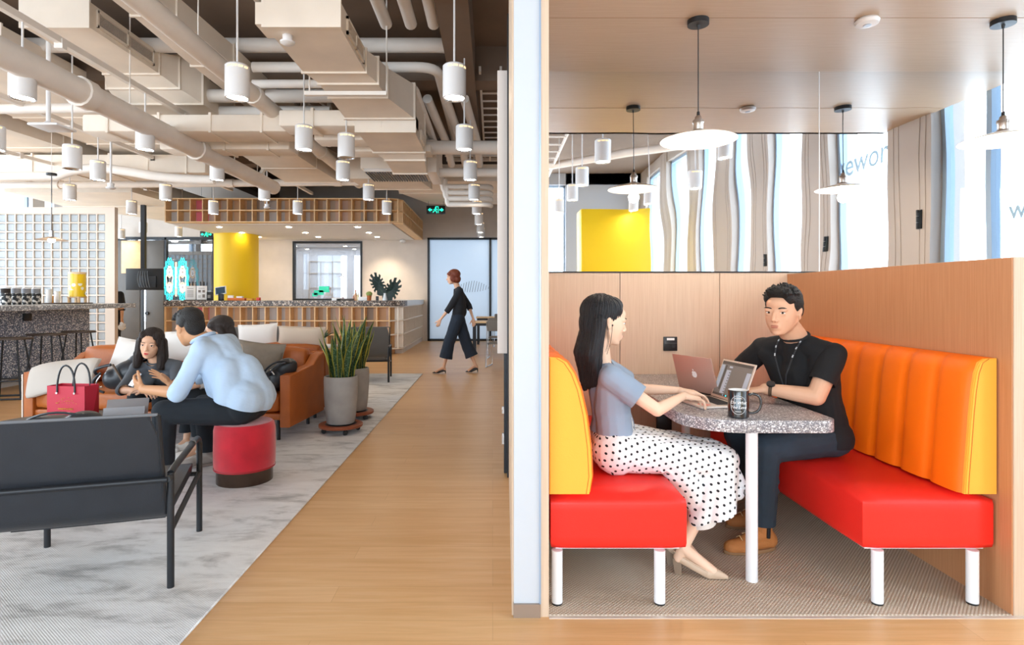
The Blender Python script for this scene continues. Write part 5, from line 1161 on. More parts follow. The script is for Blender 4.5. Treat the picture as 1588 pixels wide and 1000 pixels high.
# ------------------------------------------------------------------ booth benches
def bench(side, label):
    """side -1: left bench against the white wall; +1: right bench"""
    g = thing('booth_bench', label, 'bench', (.54 if side < 0 else 1.87, 3.35, .008), 0, 'red and orange booth benches')
    y0, y1 = 2.476, 4.225
    sx0, sx1 = (.242, .836) if side < 0 else (1.576, 2.148)
    cushion(sx0, sx1, y0, y1, .246, .468, .022).obj('seat', 'red_vinyl', g, angle=80)
    MB().box(sx0+.03, sx1-.03, y0+.03, y1-.03, .240, .249).obj('seat_board', 'white_paint', g)
    if side < 0: prof = [(.242, .485), (.412, .485), (.424, .56), (.418, .68), (.400, .82), (.375, .93), (.348, 1.0), (.318, 1.045), (.285, 1.065), (.242, 1.07)]
    else: prof = [(2.150, .485), (2.012, .485), (2.016, .56), (2.026, .68), (2.036, .82), (2.047, .93), (2.058, 1.0), (2.074, 1.045), (2.10, 1.062), (2.150, 1.065)]
    ch = .192; N = 9; rings = []
    for k in range(N):
        for i in range(9):
            if k and i == 0: continue
            u = -1+2*i/8; y = y0+.006+(y1-y0-.006)*(k+(u+1)/2)/N; bul = .020*math.sqrt(max(0, 1-abs(u)**2.6)) - .004
            rings.append([(x+(-side*bul if 1 <= q <= 7 else 0), y, z+(bul*.5 if q == 8 else 0)) for q, (x, z) in enumerate(prof)])
    MB().loft(rings).obj('backrest', 'orange_vinyl', g, angle=75)
    b = MB(); b.prism([(x, z) for x, z in prof], y0-.004, y0+.012, 'y'); 
    es = [e for e in b.bm.edges if all(v.co.y < y0 for v in e.verts)]
    bmesh.ops.bevel(b.bm, geom=es, offset=.004, segments=2, affect='EDGES')
    b.obj('end_panel', 'yellow_vinyl', g, angle=60)
    k = .014; inner = [(x-(-side)*0+(side*k if q not in (0, 9) else 0), z) for q, (x, z) in enumerate(prof)]
    MB().tube([(x, y0-.0045, z) for x, z in inner[1:9]], .0016, 6).obj('seam', mat('seam_orange', '#c96a12', .6), g)
    for (x, y) in ((sx0+.035 if side < 0 else sx0+.078, y0+.02), (sx1-.118 if side < 0 else sx1-.085, y0+.02), (sx0+.1, 3.87), (sx1-.1, 3.87)):
        l = MB().cyl((x, y, .016), (x, y, .24), .0235, seg=24).obj('leg', 'white_paint', g)
        MB().cyl((x, y, .008), (x, y, .0165), .022, seg=24).obj('foot_pad', 'black_plastic', l)
    return g
bench(-1, 'red seated bench with orange backrest on the left of the booth, under the woman')
bench(1, 'red seated bench with channelled orange backrest on the right of the booth, under the man')
# ------------------------------------------------------------------ booth table
g = thing('booth_table', 'grey speckled terrazzo table on white legs between the two booth benches', 'table', (1.24, 3.4, .008))
def rr(x0, x1, y0, y1, r0, r1):
    pts = [(x0, y1), (x0, y0+r0)]
    pts += [(x0+r0-r0*math.cos(a), y0+r0-r0*math.sin(a)) for a in [PI/2*i/10 for i in range(1, 10)]]+[(x0+r0, y0), (x1-r1, y0)]
    pts += [(x1-r1+r1*math.sin(a), y0+r1-r1*math.cos(a)) for a in [PI/2*i/8 for i in range(1, 8)]]+[(x1, y0+r1), (x1, y1)]
    return pts
MB().prism(rr(.905, 1.592, 2.655, BY1-.005, .26, .07), .702, .76, 'z', .004).obj('table_top', 'terrazzo_table', g)
for (x, y) in ((1.205, 2.70), (1.205, 3.62)): MB().cyl((x, y, .008), (x, y, .702), .0265, seg=28).obj('leg', 'white_paint', g)
MB().box(1.02, 1.45, 2.95, 3.9, .672, .7015).obj('under_frame', 'black_metal', g)
# sockets on the veneer wall
g = thing('wall_socket', 'square black wall socket on the veneer wall above the table end', 'socket', (1.297, BY1-.01, .98))
MB().box(1.247, 1.347, BY1-.014, BY1, .93, 1.033, .003).obj('plate', 'black_plastic', g)
MB().box(1.27, 1.325, BY1-.016, BY1-.0141, 1.008, 1.024).obj('usb_port', 'white_print', g)
b = MB()
for x in (1.275, 1.319): b.cyl((x, BY1-.0155, .966), (x, BY1-.0141, .966), .015, seg=16)
b.obj('outlet', 'key_black', g)
MB().box(1.252, 1.342, BY1-.0148, BY1-.0141, .985, .988).obj('groove', 'grille_dark', g)
tag(MB().box(1.195, 1.305, BY1-.02, BY1, .355, .465, .003).obj('wall_socket', 'black_plastic'), 'black wall socket low on the veneer wall under the table', 'socket')
# ------------------------------------------------------------------ laptops
def laptop(A, Bp, fold, label, lid_m, base_m, w=.31, scr=False, d_=.225):
    """hinge runs from A to Bp; base reaches out to the left of A->Bp as seen from above; fold = lean of the lid"""
    A, Bp = Vector(A), Vector(Bp); u = (Bp-A).normalized(); nrm = Vector((0, 0, 1)); out = nrm.cross(u).normalized(); L = (Bp-A).length
    g = thing('laptop', label, 'laptop', A)
    T = Matrix.Translation(A) @ Matrix((u, out, nrm)).transposed().to_4x4()
    b = MB(); b.box(0, L, 0, d_, 0, .013, .005, 3, M4=T); base = b.obj('base', base_m, g)
    MB().box(.03, L-.03, .025, .12, .0131, .0136, M4=T).obj('keyboard_well', mat('key_well', '#8f8378', .6), base)
    kb = MB()
    for r in range(6):
        for k in range(14):
            if r == 5 and 4 < k < 9: continue
            x = .034+k*(L-.068)/14; y = .028+r*.0152
            kb.box(x+.001, x+(L-.068)/14-.0022, y, y+.0125, .0136, .0148, M4=T)
    kb.box(.034+5*(L-.068)/14, .034+9*(L-.068)/14-.002, .028+5*.0152, .1165, .0136, .0148, M4=T)
    kb.obj('keyboard', 'key_black', base)
    MB().box(L/2-.05, L/2+.05, .135, .205, .0131, .0134, M4=T).obj('trackpad', mat('trackpad', '#d8cabf', .35), base)
    T2 = T @ Matrix.Translation((0, .002, .010)) @ Matrix.Rotation(fold, 4, 'X')
    lid = MB().box(0, L, -.006, 0, .004, .222, .0028, 2, M4=T2).obj('lid', lid_m, g)
    MB().cyl(T @ Vector((.03, -.001, .009)), T @ Vector((L-.03, -.001, .009)), .006, seg=10).obj('hinge', 'black_plastic', g)
    MB().box(.012, L-.012, .0002, .0012, .018, .212, M4=T2).obj('screen', mat('screen_grey', '#77736f', .35, emit='#8a8784', es=.05), lid)
    return g, T, T2, L, lid, base
def u_laptop():
    # hinge along the table length; keyboard toward the woman (-X): A far end, B near end gives out = (0,0,1) x u with u=-Y -> +X, so run near -> far
    g, T, T2, L, lid, base = laptop((1.27, 2.95, .761), (1.222, 3.255, .761), .37, 'open silver laptop the woman types on, screen turned to her', 'aluminium', 'aluminium')
    b = MB(); b.box(.012, L-.012, .0013, .0018, .196, .212, M4=T2); b.box(.012, L-.012, .0013, .0018, .018, .030, M4=T2); b.box(L-.065, L-.055, .0013, .0018, .05, .19, M4=T2); b.obj('menu_bar', mat('ui_dark', '#55524f', .4), lid)
    b = MB()
    b.box(L-.115, L-.075, .0013, .0019, .032, .165, M4=T2); b.box(L-.045, L-.014, .0013, .0019, .06, .19, M4=T2); b.box(.014, .05, .0013, .0019, .04, .17, M4=T2); b.box(L-.12, L-.09, .0013, .0019, .178, .188, M4=T2); b.box(.06, .16, .0013, .0019, .06, .07, M4=T2)
    b.obj('window_panel', mat('ui_light', '#a9b0bd', .4, emit='#c9d0dc', es=.08), lid)
    b = MB()
    for k in range(8): b.box(L-.112, L-.104, .0019, .0023, .040+k*.0155, .047+k*.0155, M4=T2)
    b.obj('list_icon', 'ui_dark', lid)
    for (x, m_) in ((.16, 'neon_cyan'), (.13, 'exit_green'), (.19, 'sign_blue'), (.10, 'sticker_red')): MB().box(x, x+.009, .0018, .0022, .021, .028, M4=T2).obj('dock_icon', m_, lid)
    MB().cyl(T2 @ Vector((L/2, .0002, .217)), T2 @ Vector((L/2, .001, .217)), .0018, seg=8).obj('webcam', 'black_plastic', lid)
    text('sticker', 'WeLive', .026, 'sticker_red', T @ Matrix.Translation((.055, .18, .0136)) @ Matrix.Rotation(-PI/2*0+PI, 4, 'Z'), base, extrude=.0002)
    MB().cyl(T @ Vector((.055, .18, .0131)), T @ Vector((.055, .18, .0134)), .033, seg=32).obj('sticker', mat('sticker_pale', '#eda294', .6), base)
u_laptop()
# the man's laptop faces the other way: its hinge runs far -> near
g, T, T2, L, lid, base = laptop((1.135, 3.515, .761), (1.262, 3.232, .761), .27, 'open laptop with a pale apple shaped mark on its lid, turned to the man', 'rose_aluminium', 'aluminium')
# apple shaped mark on the lid: body with a bite, and a leaf
def apple_pts(s):
    P = []
    for i in range(40):
        t = 2*PI*i/40; x = math.cos(t)*.46*(1+.04*math.cos(2*t)); z = math.sin(t)*.5
        if z > 0: z -= .10*math.exp(-(x/.12)**2)
        else: z += .06*math.exp(-(x/.12)**2); x *= 1-.12*abs(z)
        if (x-.56)**2+(z-.08)**2 < .205**2:
            d = Vector((x-.56, z-.08)); d.normalize(); x, z = .56+d.x*.205, .08+d.y*.205
        P.append((x*s, z*s))
    return P
b = MB(); s = .042
b.prism([(L/2-x, .112+z) for x, z in apple_pts(s)], -.0068, -.0061, 'y')
b.prism([(L/2-(.02+x)*s*1.0, .112+(.56+z)*s) for x, z in ((0, -.06), (.10, -.02), (.17, .1), (.17, .2), (.06, .15), (0, .05))], -.0068, -.0061, 'y')
bmesh.ops.transform(b.bm, matrix=T2, verts=b.bm.verts[:]); b.obj('lid_mark', 'white_print', lid, smooth=False)
# ------------------------------------------------------------------ mug
MX, MY, MR, MH = 1.158, 2.735, .047, .128
g = thing('mug', 'black mug with white lettering on the front edge of the terrazzo table', 'mug', (MX, MY, .761))
MB().lathe([(0, .761), (MR-.004, .761), (MR, .765), (MR, .761+MH-.004), (MR-.002, .761+MH)], (MX, MY, 0), 48).obj('body', 'mug_black', g)
MB().lathe([(MR-.002, .761+MH), (MR-.006, .761+MH-.001), (MR-.007, .78), (0, .775)], (MX, MY, 0), 48).obj('lining', 'mug_white', g)
ca = math.atan2(-MY, -MX)  # towards the camera
hx = Vector((math.cos(ca+PI/2), math.sin(ca+PI/2), 0)) 
hx = hx if hx.x > 0 else -hx
c0 = Vector((MX, MY, 0)); z0 = .761
MB().tube([c0+hx*(MR-.004)+Vector((0, 0, z0+.105))]+bez(c0+hx*(MR+.012)+Vector((0, 0, z0+.112)), c0+hx*(MR+.052)+Vector((0, 0, z0+.115)), c0+hx*(MR+.05)+Vector((0, 0, z0+.066)), 8)+bez(c0+hx*(MR+.05)+Vector((0, 0, z0+.066)), c0+hx*(MR+.045)+Vector((0, 0, z0+.02)), c0+hx*(MR-.003)+Vector((0, 0, z0+.022)), 8), .0062, 10).obj('handle', 'mug_black', g)
def wrap(o):
    for v in o.data.vertices:
        q = v.co.copy(); a = ca-q.x/MR if hx.dot(Vector((-math.sin(ca), math.cos(ca), 0))) < 0 else ca+q.x/MR
        r = MR+.0004+q.z; v.co = Vector((r*math.cos(a), r*math.sin(a), q.y))
    return o
def mug_text(s, size, y, shear=0):
    o = text('lettering', s, size, 'white_print', Matrix.Identity(4), None, extrude=.0001, shear=shear)
    bm = bmesh.new(); bm.from_mesh(o.data); bmesh.ops.triangulate(bm, faces=bm.faces[:]); bmesh.ops.subdivide_edges(bm, edges=[e for e in bm.edges if e.calc_length() > .006], cuts=2); bm.to_mesh(o.data); bm.free()
    for v in o.data.vertices: v.co.y += y
    wrap(o); o.parent = g
mug_text('ALWAYS', .0085, .093); mug_text('Do What', .019, .073, .35); mug_text('You Love', .019, .052, .35); mug_text('wework', .0085, .033)
b = MB(); b.tube([(.036*math.cos(t), .0625+.043*math.sin(t), .0) for t in [2*PI*i/48 for i in range(48)]], .0007, 6, closed=True)
o = b.obj('ring_print', 'white_print'); wrap(o); o.parent = g
# ------------------------------------------------------------------ people
V3 = Vector
mat('skin_fair', '#e0b193', .55, spec=.35); mat('skin_light', '#edc8ae', .55, spec=.35); mat('skin_tan', '#cf9870', .55, spec=.35)
mat('lips_pink', '#c0605a', .45); mat('lips_red', '#cf2c3c', .4); mat('lips_plain', '#b8705c', .5); mat('eye_white', '#efeae6', .3); mat('eye_dark', '#17110e', .2)
mat('hair_black', '#14141a', .42, bump=.8, bscale=30, bstretch=(22, 22, 1.2), spec=.6); mat('hair_short', '#191818', .6, bump=.9, bscale=170, spec=.4); mat('hair_brown', '#2a1d18', .5, bump=.8, bscale=30, bstretch=(20, 20, 1.5)); mat('hair_auburn', '#7a3417', .5, bump=.6, bscale=30, bstretch=(14, 14, 1.5))
mat('tee_grey_blue', '#8f9fb4', .9, bump=.35, bscale=9); mat('tee_black', '#17181b', .92, bump=.35, bscale=9); mat('jeans_dark', '#27333f', .9, bump=.4, bscale=14, var=.15, vscale=9); mat('trouser_black', '#1b2128', .92, bump=.35, bscale=12)
mat('shirt_light_blue', '#b9d0ea', .88, bump=.6, bscale=10, bstretch=(1, 1, 1.6)); mat('blouse_grey', '#55595f', .85, bump=.4, bscale=12); mat('blouse_white', '#d9d4d0', .85, bump=.4, bscale=12); mat('top_black', '#1c1e24', .9); mat('culotte_navy', '#202a38', .9, bump=.3, bscale=12)
mat('boot_tan', '#b5733c', .75, bump=.3, bscale=80); mat('boot_sole', '#94704e', .8); mat('shoe_beige', '#cdb39a', .4); mat('shoe_heel', '#8c7866', .45); mat('shoe_white', '#e6e0da', .6); mat('shoe_black', '#17171a', .4); mat('shoe_grey', '#9d938b', .8); mat('strap_brown', '#5d4633', .6)
def axes(f, up=(0, 0, 1)):
    f = V3(f).normalized(); l = V3(up).cross(f).normalized(); u = f.cross(l).normalized(); return Matrix((f, l, u)).transposed()
def HT(c, f, up=(0, 0, 1), s=1.0): return Matrix.Translation(c) @ axes(f, up).to_4x4() @ Matrix.Scale(s, 4)
def he(b, T, c, r, e=None, sub=3):
    """ellipsoid in head space"""
    x = bmesh.ops.create_icosphere(b.bm, subdivisions=sub, radius=1); M4 = T @ Matrix.Translation(c) @ (Euler(e).to_matrix().to_4x4() if e else Matrix.Identity(4)) @ Matrix.Diagonal((r[0], r[1], r[2], 1))
    b._fin(x['verts'], M4)
def hc(b, T, p, q, ra, rb):
    s = T.to_scale()[0]; rcone(b, T @ V3(p), T @ V3(q), ra*s, rb*s)
def head_shape(b, T, female=True):
    he(b, T, (-.018, 0, .036), (.096, .074, .080)); he(b, T, (.014, 0, -.010), (.077, .067, .086))
    he(b, T, (.022, 0, -.036), (.066, .060 if female else .063, .070)); he(b, T, (.042, 0, -.064), (.043, .040 if female else .046, .043))
    for s in (-1, 1):
        hc(b, T, (-.006, s*.048, -.042), (.050, s*.020, -.088), .021, .017); he(b, T, (.052, s*.030, -.026), (.029, .027, .028)); he(b, T, (.071, s*.031, .018), (.015, .024, .009))
        he(b, T, (-.012, s*.073, -.008), (.017, .007, .029), (0, -.15, s*.35)); he(b, T, (-.015, s*.079, .006), (.012, .005, .016), (0, 0, s*.5)); he(b, T, (-.002, s*.074, -.012), (.007, .006, .012))
        he(b, T, (.0770, s*.031, .0095), (.012, .0165, .0060)); he(b, T, (.0750, s*.031, -.0085), (.012, .015, .0048)); he(b, T, (.093, s*.0105, -.036), (.009, .0075, .0065))
    he(b, T, (.066, 0, -.094), (.018, .022, .014)); hc(b, T, (.079, 0, .018), (.1045, 0, -.028), .0070, .0088); he(b, T, (.1035, 0, -.031), (.0100, .009, .0085))
    he(b, T, (.074, 0, -.064), (.019, .029, .020)); he(b, T, (.0900, 0, -.0590), (.0055, .018, .0045)); he(b, T, (.0890, 0, -.0670), (.0060, .0165, .0050))
    he(b, T, (.055, 0, .042), (.040, .052, .034))
def soften(me, T, n=14):
    """even out cheeks, jaw and forehead; leave nose, eyes, mouth and ears crisp"""
    Ti = T.inverted(); bm = bmesh.new(); bm.from_mesh(me); sel = []
    for v in bm.verts:
        q = Ti @ v.co
        if q.length > .14 or q.z < -.12: continue
        if q.x > .06 and abs(q.y) < .020 and -.078 < q.z < .022: continue
        if q.x > .055 and .013 < abs(q.y) < .050 and -.014 < q.z < .020: continue
        if abs(q.y) > .066 and -.05 < q.z < .03 and q.x < .02: continue
        sel.append(v)
    for _ in range(n): bmesh.ops.smooth_vert(bm, verts=sel, factor=.5, use_axis_x=True, use_axis_y=True, use_axis_z=True)
    bm.to_mesh(me); bm.free(); return me
def neck_shape(b, T, base, r=.052):
    rcone(b, T @ V3((-.026, 0, -.055)), base, r*T.to_scale()[0], r*1.12)
def face_parts(T, g, lips='lips_pink', brow='hair_short', female=True, gaze=0):
    s0 = T.to_scale()[0]
    for s in (-1, 1):
        b = MB(); he(b, T, (.0780, s*.031, .0008), (.0085, .0125, .0048)); b.obj('eye', 'eye_white', g)
        b = MB(); he(b, T, (.0852, s*.031+gaze*.003, .0012), (.0034, .0050, .0047)); b.obj('iris', 'eye_dark', g)
        b = MB(); b.tube([T @ V3((.0860-.0035*abs(t)**2*1.2, s*(.031+t*.0138), .0062-.0030*t*t+.0006)) for t in [-1+i/4 for i in range(9)]], [.0005*s0]+[.0011*s0]*7+[.0006*s0], 6); b.obj('eyelash', 'eye_dark', g)
        b = MB(); b.tube([T @ V3((.0878-.0045*t*t-.002*t, s*(.033+t*.0185), .0245-.004*t*t+.001*t)) for t in [-1+i/4 for i in range(9)]], [.0010*s0]+[(.0020 if female else .0030)*s0]*6+[.0016*s0, .0006*s0], 6); b.obj('eyebrow', brow, g)
    b = MB(); he(b, T, (.0900, 0, -.0597), (.0064, .0180, .0042)); he(b, T, (.0892, 0, -.0664), (.0068, .0158, .0050)); b.obj('lips', lips, g)
    for s in (-1, 1):
        b = MB(); he(b, T, (.0985, s*.0060, -.0400), (.0030, .0024, .0012), sub=1); b.obj('nostril', mat('nostril', '#7d4a3a', .8), g)
def hand(b, wr, d, pn, th, curl=(.3, .4, .3), s=1.0, spread=.02, thumb=(.7, .7, .25), tcurl=.25, fr=1.0, curls=None):
    """wr wrist, d pointing direction, pn palm normal, th towards the thumb"""
    wr, d = V3(wr), V3(d).normalized(); pn = V3(pn); pn = (pn-d*pn.dot(d)).normalized(); th = V3(th); th = (th-d*th.dot(d)-pn*th.dot(pn)).normalized()
    offs = (.030, .0105, -.0095, -.028); lens = ((.041, .025, .021), (.045, .028, .022), (.041, .026, .021), (.032, .020, .019)); adv = (.084, .087, .083, .076)
    for k in range(4):
        kn = wr+(d*adv[k]+th*offs[k])*s; rcone(b, wr+th*(offs[k]*.55)*s, kn, .0145*s, .0105*s)
        rcone(b, wr+(th*offs[k]*.6+pn*.006)*s, kn+pn*.004*s, .012*s, .0095*s)
        p = kn; cu = curls[k] if curls else curl; ang = 0; dd = (d+th*(1.5-k)*spread*3).normalized(); r = .0088*fr*s*(1, 1.03, 1, .88)[k]
        for q in range(3):
            ang += cu[q]; v = (dd*math.cos(ang)+pn*math.sin(ang)); e = p+v*lens[k][q]*s; rcone(b, p, e, r, r*.9, 10); p = e; r *= .9
    p = wr+(d*.022+th*.022)*s; tv = (d*thumb[0]+th*thumb[1]+pn*thumb[2]).normalized(); ang = 0
    for q, (l, r) in enumerate(((.042, .0135), (.033, .0108), (.026, .0098))):
        v = (tv*math.cos(ang)+(d*.6+pn*.5-th*.3).normalized()*math.sin(ang)).normalized(); e = p+v*l*s; rcone(b, p, e, r*s*fr, r*.86*s*fr, 10); p = e; ang += tcurl
def neckband(g, T, nk, n, r, m, off=(0, 0, 0)):
    u, v, _ = frame_of(n); c = V3(nk)+V3(off)
    MB().tube([c+(u*math.cos(t)+v*math.sin(t))*r for t in [2*PI*i/36 for i in range(36)]], .0075, 8, closed=True).obj('neckband', m, g)
def mid(a, c, t): return V3(a).lerp(V3(c), t)
def torso(b, J, x=0.0, wd=.13, dp=.0, neckr=.05):
    """J: hips (2), sh (2), pelvis, chest, neck, fwd"""
    hl, hr, sl, sr, pe, ch, nk = (V3(J[k]) for k in ('hl', 'hr', 'sl', 'sr', 'pe', 'ch', 'nk')); f = V3(J['f']).normalized()
    rcone(b, hl, hr, .098+x, .098+x); rcone(b, pe, mid(pe, ch, .5), .105+x, .088+x); rcone(b, mid(pe, ch, .45), ch, .09+x, .10+x)
    for s, h in ((sl, hl), (sr, hr)):
        rib = mid(s, h, .42); rib = rib.lerp(mid(pe, ch, .6), .42); rcone(b, h, rib, .085+x, .078+x); rcone(b, rib, mid(s, ch, .3), .082+x, .062+x); rcone(b, mid(s, ch, .25), s, .062+x, .050+x); rcone(b, mid(nk, ch, .15), s, .048+x, .046+x)
    rcone(b, ch, nk-V3((0, 0, .03)), .088+x, .056+x)
    if J.get('bust'):
        for s in (sl, sr): rcone(b, mid(s, ch, .55)+V3((0, 0, -.03)), mid(s, ch, .55)+V3((0, 0, -.05))+f*.05, .055+x, .045+x)
def arm(b, s, e, w, x=0.0, r=(.047, .038, .034, .024)):
    rcone(b, s, e, r[0]+x, r[1]+x); rcone(b, e, mid(e, w, .35), r[1]+x, r[2]+x*1.0); rcone(b, mid(e, w, .35), w, r[2]+x, r[3]+x)
def leg(b, h, k, a, x=0.0, r=(.085, .056, .052, .036)):
    rcone(b, h, k, r[0]+x, r[1]+x); rcone(b, k, mid(k, a, .3), r[1]+x, r[2]+x); rcone(b, mid(k, a, .3), a, r[2]+x, r[3]+x)
def foot(b, a, t, sc=1.0):
    a, t = V3(a), V3(t); d = (t-a); d.z = 0; d.normalize(); heel = a-d*.03*sc; heel.z = t.z
    rcone(b, a, heel+V3((0, 0, .02)), .036*sc, .03*sc); rcone(b, heel+V3((0, 0, .02)), t+V3((0, 0, .005)), .03*sc, .024*sc); rcone(b, a, t, .034*sc, .024*sc)
def sneaker(name, m, g, a, t, w=.038, sole_m='shoe_white', laces=None):
    a, t = V3(a), V3(t); d = (t-a); d.z = 0; d.normalize(); l = V3((0, 0, 1)).cross(d); zf = t.z
    b = MB(); heel = V3((a.x, a.y, zf))-d*.035
    rcone(b, heel+V3((0, 0, .05)), t+V3((0, 0, .028)), w*.95, w*.8); rcone(b, heel+V3((0, 0, .05)), a+V3((0, 0, .0)), w, w*1.1); rcone(b, mid(heel, t, .75)+V3((0, 0, .03))+l*.008, t+V3((0, 0, .026)), w, w*.82); rcone(b, a, mid(heel, t, .75)+V3((0, 0, .035)), w*1.0, w*.8)
    me = voxel(b, .006, 3)
    bm = bmesh.new(); bm.from_mesh(me)
    for v in bm.verts:
        if v.co.z < zf+.012: v.co.z = zf+.012
    bm.to_mesh(me); bm.free(); o = put(name, me, m, g)
    pts = []; 
    for i in range(28):
        q = 2*PI*i/28; c_, s_ = math.cos(q), math.sin(q); L_ = (t-heel).length/2+w*.9; wid = w*(1.02+.08*c_); p = mid(heel, t, .5)+d*L_*c_+l*wid*s_; pts.append((p.x, p.y))
    MB().prism(pts, zf-.003, zf+.016, 'z', .003).obj('sole', sole_m, o)
    return o
def part(b, name, m, g, vs=.006, smooth=3, cuts=(), disp=0, ds=9):
    me = voxel(b, vs, smooth, .5, disp, ds)
    if name == 'body': soften(me, hT)
    for c in cuts: cut(me, *c)
    return put(name, me, m, g)

# ---------------------------- woman in the booth
g = thing('person', 'woman with long black hair and white polka dot skirt typing in the booth', 'person', (.62, 2.9, .008))
hT = HT((.562, 2.90, 1.203), (.965, .22, -.12), s=1.06)
J = dict(hl=(.60, 3.01, .585), hr=(.60, 2.81, .585), sl=(.60, 3.04, .945), sr=(.565, 2.755, .94), pe=(.60, 2.91, .60), ch=(.585, 2.90, .87), nk=(.545, 2.90, .985), f=(1, .1, 0), bust=True)
elR, wrR = (.765, 2.70, .80), (.95, 2.875, .838); elL, wrL = (.775, 3.12, .83), (1.0, 3.09, .828)
knR, knL = (1.105, 2.80, .535), (1.09, 2.97, .53); anR, anL = (.905, 2.755, .135), (.915, 2.86, .15)
b = MB(); head_shape(b, hT); neck_shape(b, hT, J['nk'], .044); torso(b, J, -.012)
arm(b, J['sr'], elR, wrR, -.003, (.040, .034, .031, .021)); arm(b, J['sl'], elL, wrL, -.003, (.040, .034, .031, .021))
hand(b, wrR, (.85, .30, -.18), (0, .1, -1), (-.2, .9, -.1), curls=((.25, .55, .35), (.3, .5, .35), (.35, .55, .4), (.4, .6, .4)), s=.94, thumb=(.8, .6, .2))
hand(b, wrL, (.95, -.18, -.12), (0, 0, -1), (.1, -.9, -.1), curls=((.2, .5, .4), (.3, .6, .4), (.35, .6, .45), (.4, .6, .45)), s=.94, thumb=(.8, .55, .3))
leg(b, J['hr'], knR, anR, -.004, (.075, .052, .050, .028)); leg(b, J['hl'], knL, anL, -.004, (.075, .052, .050, .028))
rcone(b, anR, (1.03, 2.715, .045), .028, .022); rcone(b, anR, (.885, 2.765, .085), .026, .024); rcone(b, anL, (1.0, 2.83, .045), .028, .022); rcone(b, anL, (.885, 2.865, .09), .026, .024)
part(b, 'body', 'skin_light', g, .004, 3); face_parts(hT, g, 'lips_pink', 'hair_short')
# long hair
b = MB(); he(b, hT, (-.028, 0, .046), (.100, .084, .084)); he(b, hT, (-.060, 0, -.01), (.062, .080, .10)); he(b, hT, (.014, 0, .079), (.060, .064, .043))
he(b, hT, (.018, -.046, .063), (.042, .028, .036), (0, .6, 0)); he(b, hT, (.018, .046, .063), (.042, .028, .036), (0, .6, 0))
for k in range(9):
    y = -.068+.017*k; hc(b, hT, (-.075+.02*abs(k-4)/4, y, 0), (-.100+.02*abs(k-4)/4, y*1.05, -.16), .030, .030); hc(b, hT, (-.100+.02*abs(k-4)/4, y*1.05, -.16), (-.085+.012*abs(k-4), y*.98-.008, -.285-.012*((k*5) % 4)), .030, .011)
hc(b, hT, (-.048, -.070, .0), (-.050, -.072, -.18), .022, .022); hc(b, hT, (-.045, -.072, -.18), (-.03, -.070, -.31), .022, .006)
me = voxel(b, .0045, 3)
bm = bmesh.new(); bm.from_mesh(me); bm.normal_update(); Ti = hT.inverted()
for v in bm.verts:
    q = Ti @ v.co; a = math.atan2(q.y, q.x+.04); v.co += v.normal*.0022*(math.sin(a*46+3*noise.noise(V3((a*3, q.z*9, 0))))+.6*math.sin(a*21+q.z*20))
bm.to_mesh(me); bm.free(); put('hair', me, 'hair_black', g)
for k in range(2):
    MB().tube([hT @ V3(p) for p in bez((-.03-.004*k, -.079, .0), (.004-.006*k, -.083, -.07), (-.012-.005*k, -.076, -.14), 7)], [.0012]*7+[.0005], 5).obj('hair_strand', 'hair_black', g)
MB().tube([hT @ V3(p) for p in bez((.0, -.080, -.012), (.012, -.078, -.07), (.0, -.060, -.15), 8)], .0013, 6).obj('earphone_cord', 'black_plastic', g)
MB().ell(hT @ V3((.002, -.078, -.014)), (.006,)*3).obj('earphone', 'black_plastic', g)
# tee
b = MB(); torso(b, J, .006); rcone(b, V3(J['pe'])+V3((0, 0, .03)), V3(J['pe'])+V3((0, 0, .10)), .115, .105)
for s_, e_ in ((J['sr'], elR), (J['sl'], elL)): rcone(b, s_, mid(s_, e_, .72), .060, .062)
shc = mid(J['sr'], elR, .60); shl = mid(J['sl'], elL, .60)
part(b, 'shirt', 'tee_grey_blue', g, .006, 4, [(shc, V3(elR)-V3(J['sr']), .11), (shl, V3(elL)-V3(J['sl']), .11), (V3(J['nk'])+V3((.0, 0, -.004)), (.12, 0, 1), .085), ((.60, 2.91, .655), (-.05, 0, -1), .4)], .004, 10)
neckband(g, hT, J['nk'], (.12, 0, 1), .056, 'tee_grey_blue', V3((.002, 0, .006)))
# lanyard at the neck
MB().tube(bez((.49, 2.86, .99), (.515, 2.82, 1.005), (.60, 2.835, .965), 8), .004, 8).obj('lanyard', mat('lanyard_navy', '#273247', .7), g)
# skirt
b = MB()
rcone(b, J['hl'], J['hr'], .118, .118); rcone(b, (.60, 2.91, .60), (.60, 2.91, .70), .112, .098); rcone(b, (.605, 2.86, .62), (.61, 2.88, .69), .100, .09)
for h_, k_ in ((J['hr'], knR), (J['hl'], knL)): rcone(b, h_, k_, .103, .078)
rcone(b, mid(J['hr'], J['hl'], .5), mid(knR, knL, .5), .105, .082)
for (k_, e_, r0, r1) in ((knR, (1.08, 2.755, .30), .078, .075), (knL, (1.06, 2.93, .28), .078, .085), (mid(knR, knL, .5), (1.09, 2.85, .30), .078, .085), (knR, (.985, 2.76, .27), .075, .055), (knL, (.97, 2.90, .27), .07, .06), ((.90, 2.80, .50), (.98, 2.78, .33), .085, .05)): rcone(b, k_, e_, r0, r1)
rcone(b, (1.12, 2.80, .50), (1.20, 2.77, .425), .06, .018); rcone(b, (1.06, 2.79, .40), (1.17, 2.77, .385), .06, .03)
for k in range(5): rcone(b, mid((.68, 2.735, .60), (.78, 2.735, .58), k/4), mid((.76, 2.74, .51), (.93, 2.74, .47), k/4), .012, .010)
part(b, 'skirt', 'dotted_cloth', g, .006, 3, [((1.03, 2.85, .275), (.35, 0, -1), .3)], .006, 8)
b = MB(); 
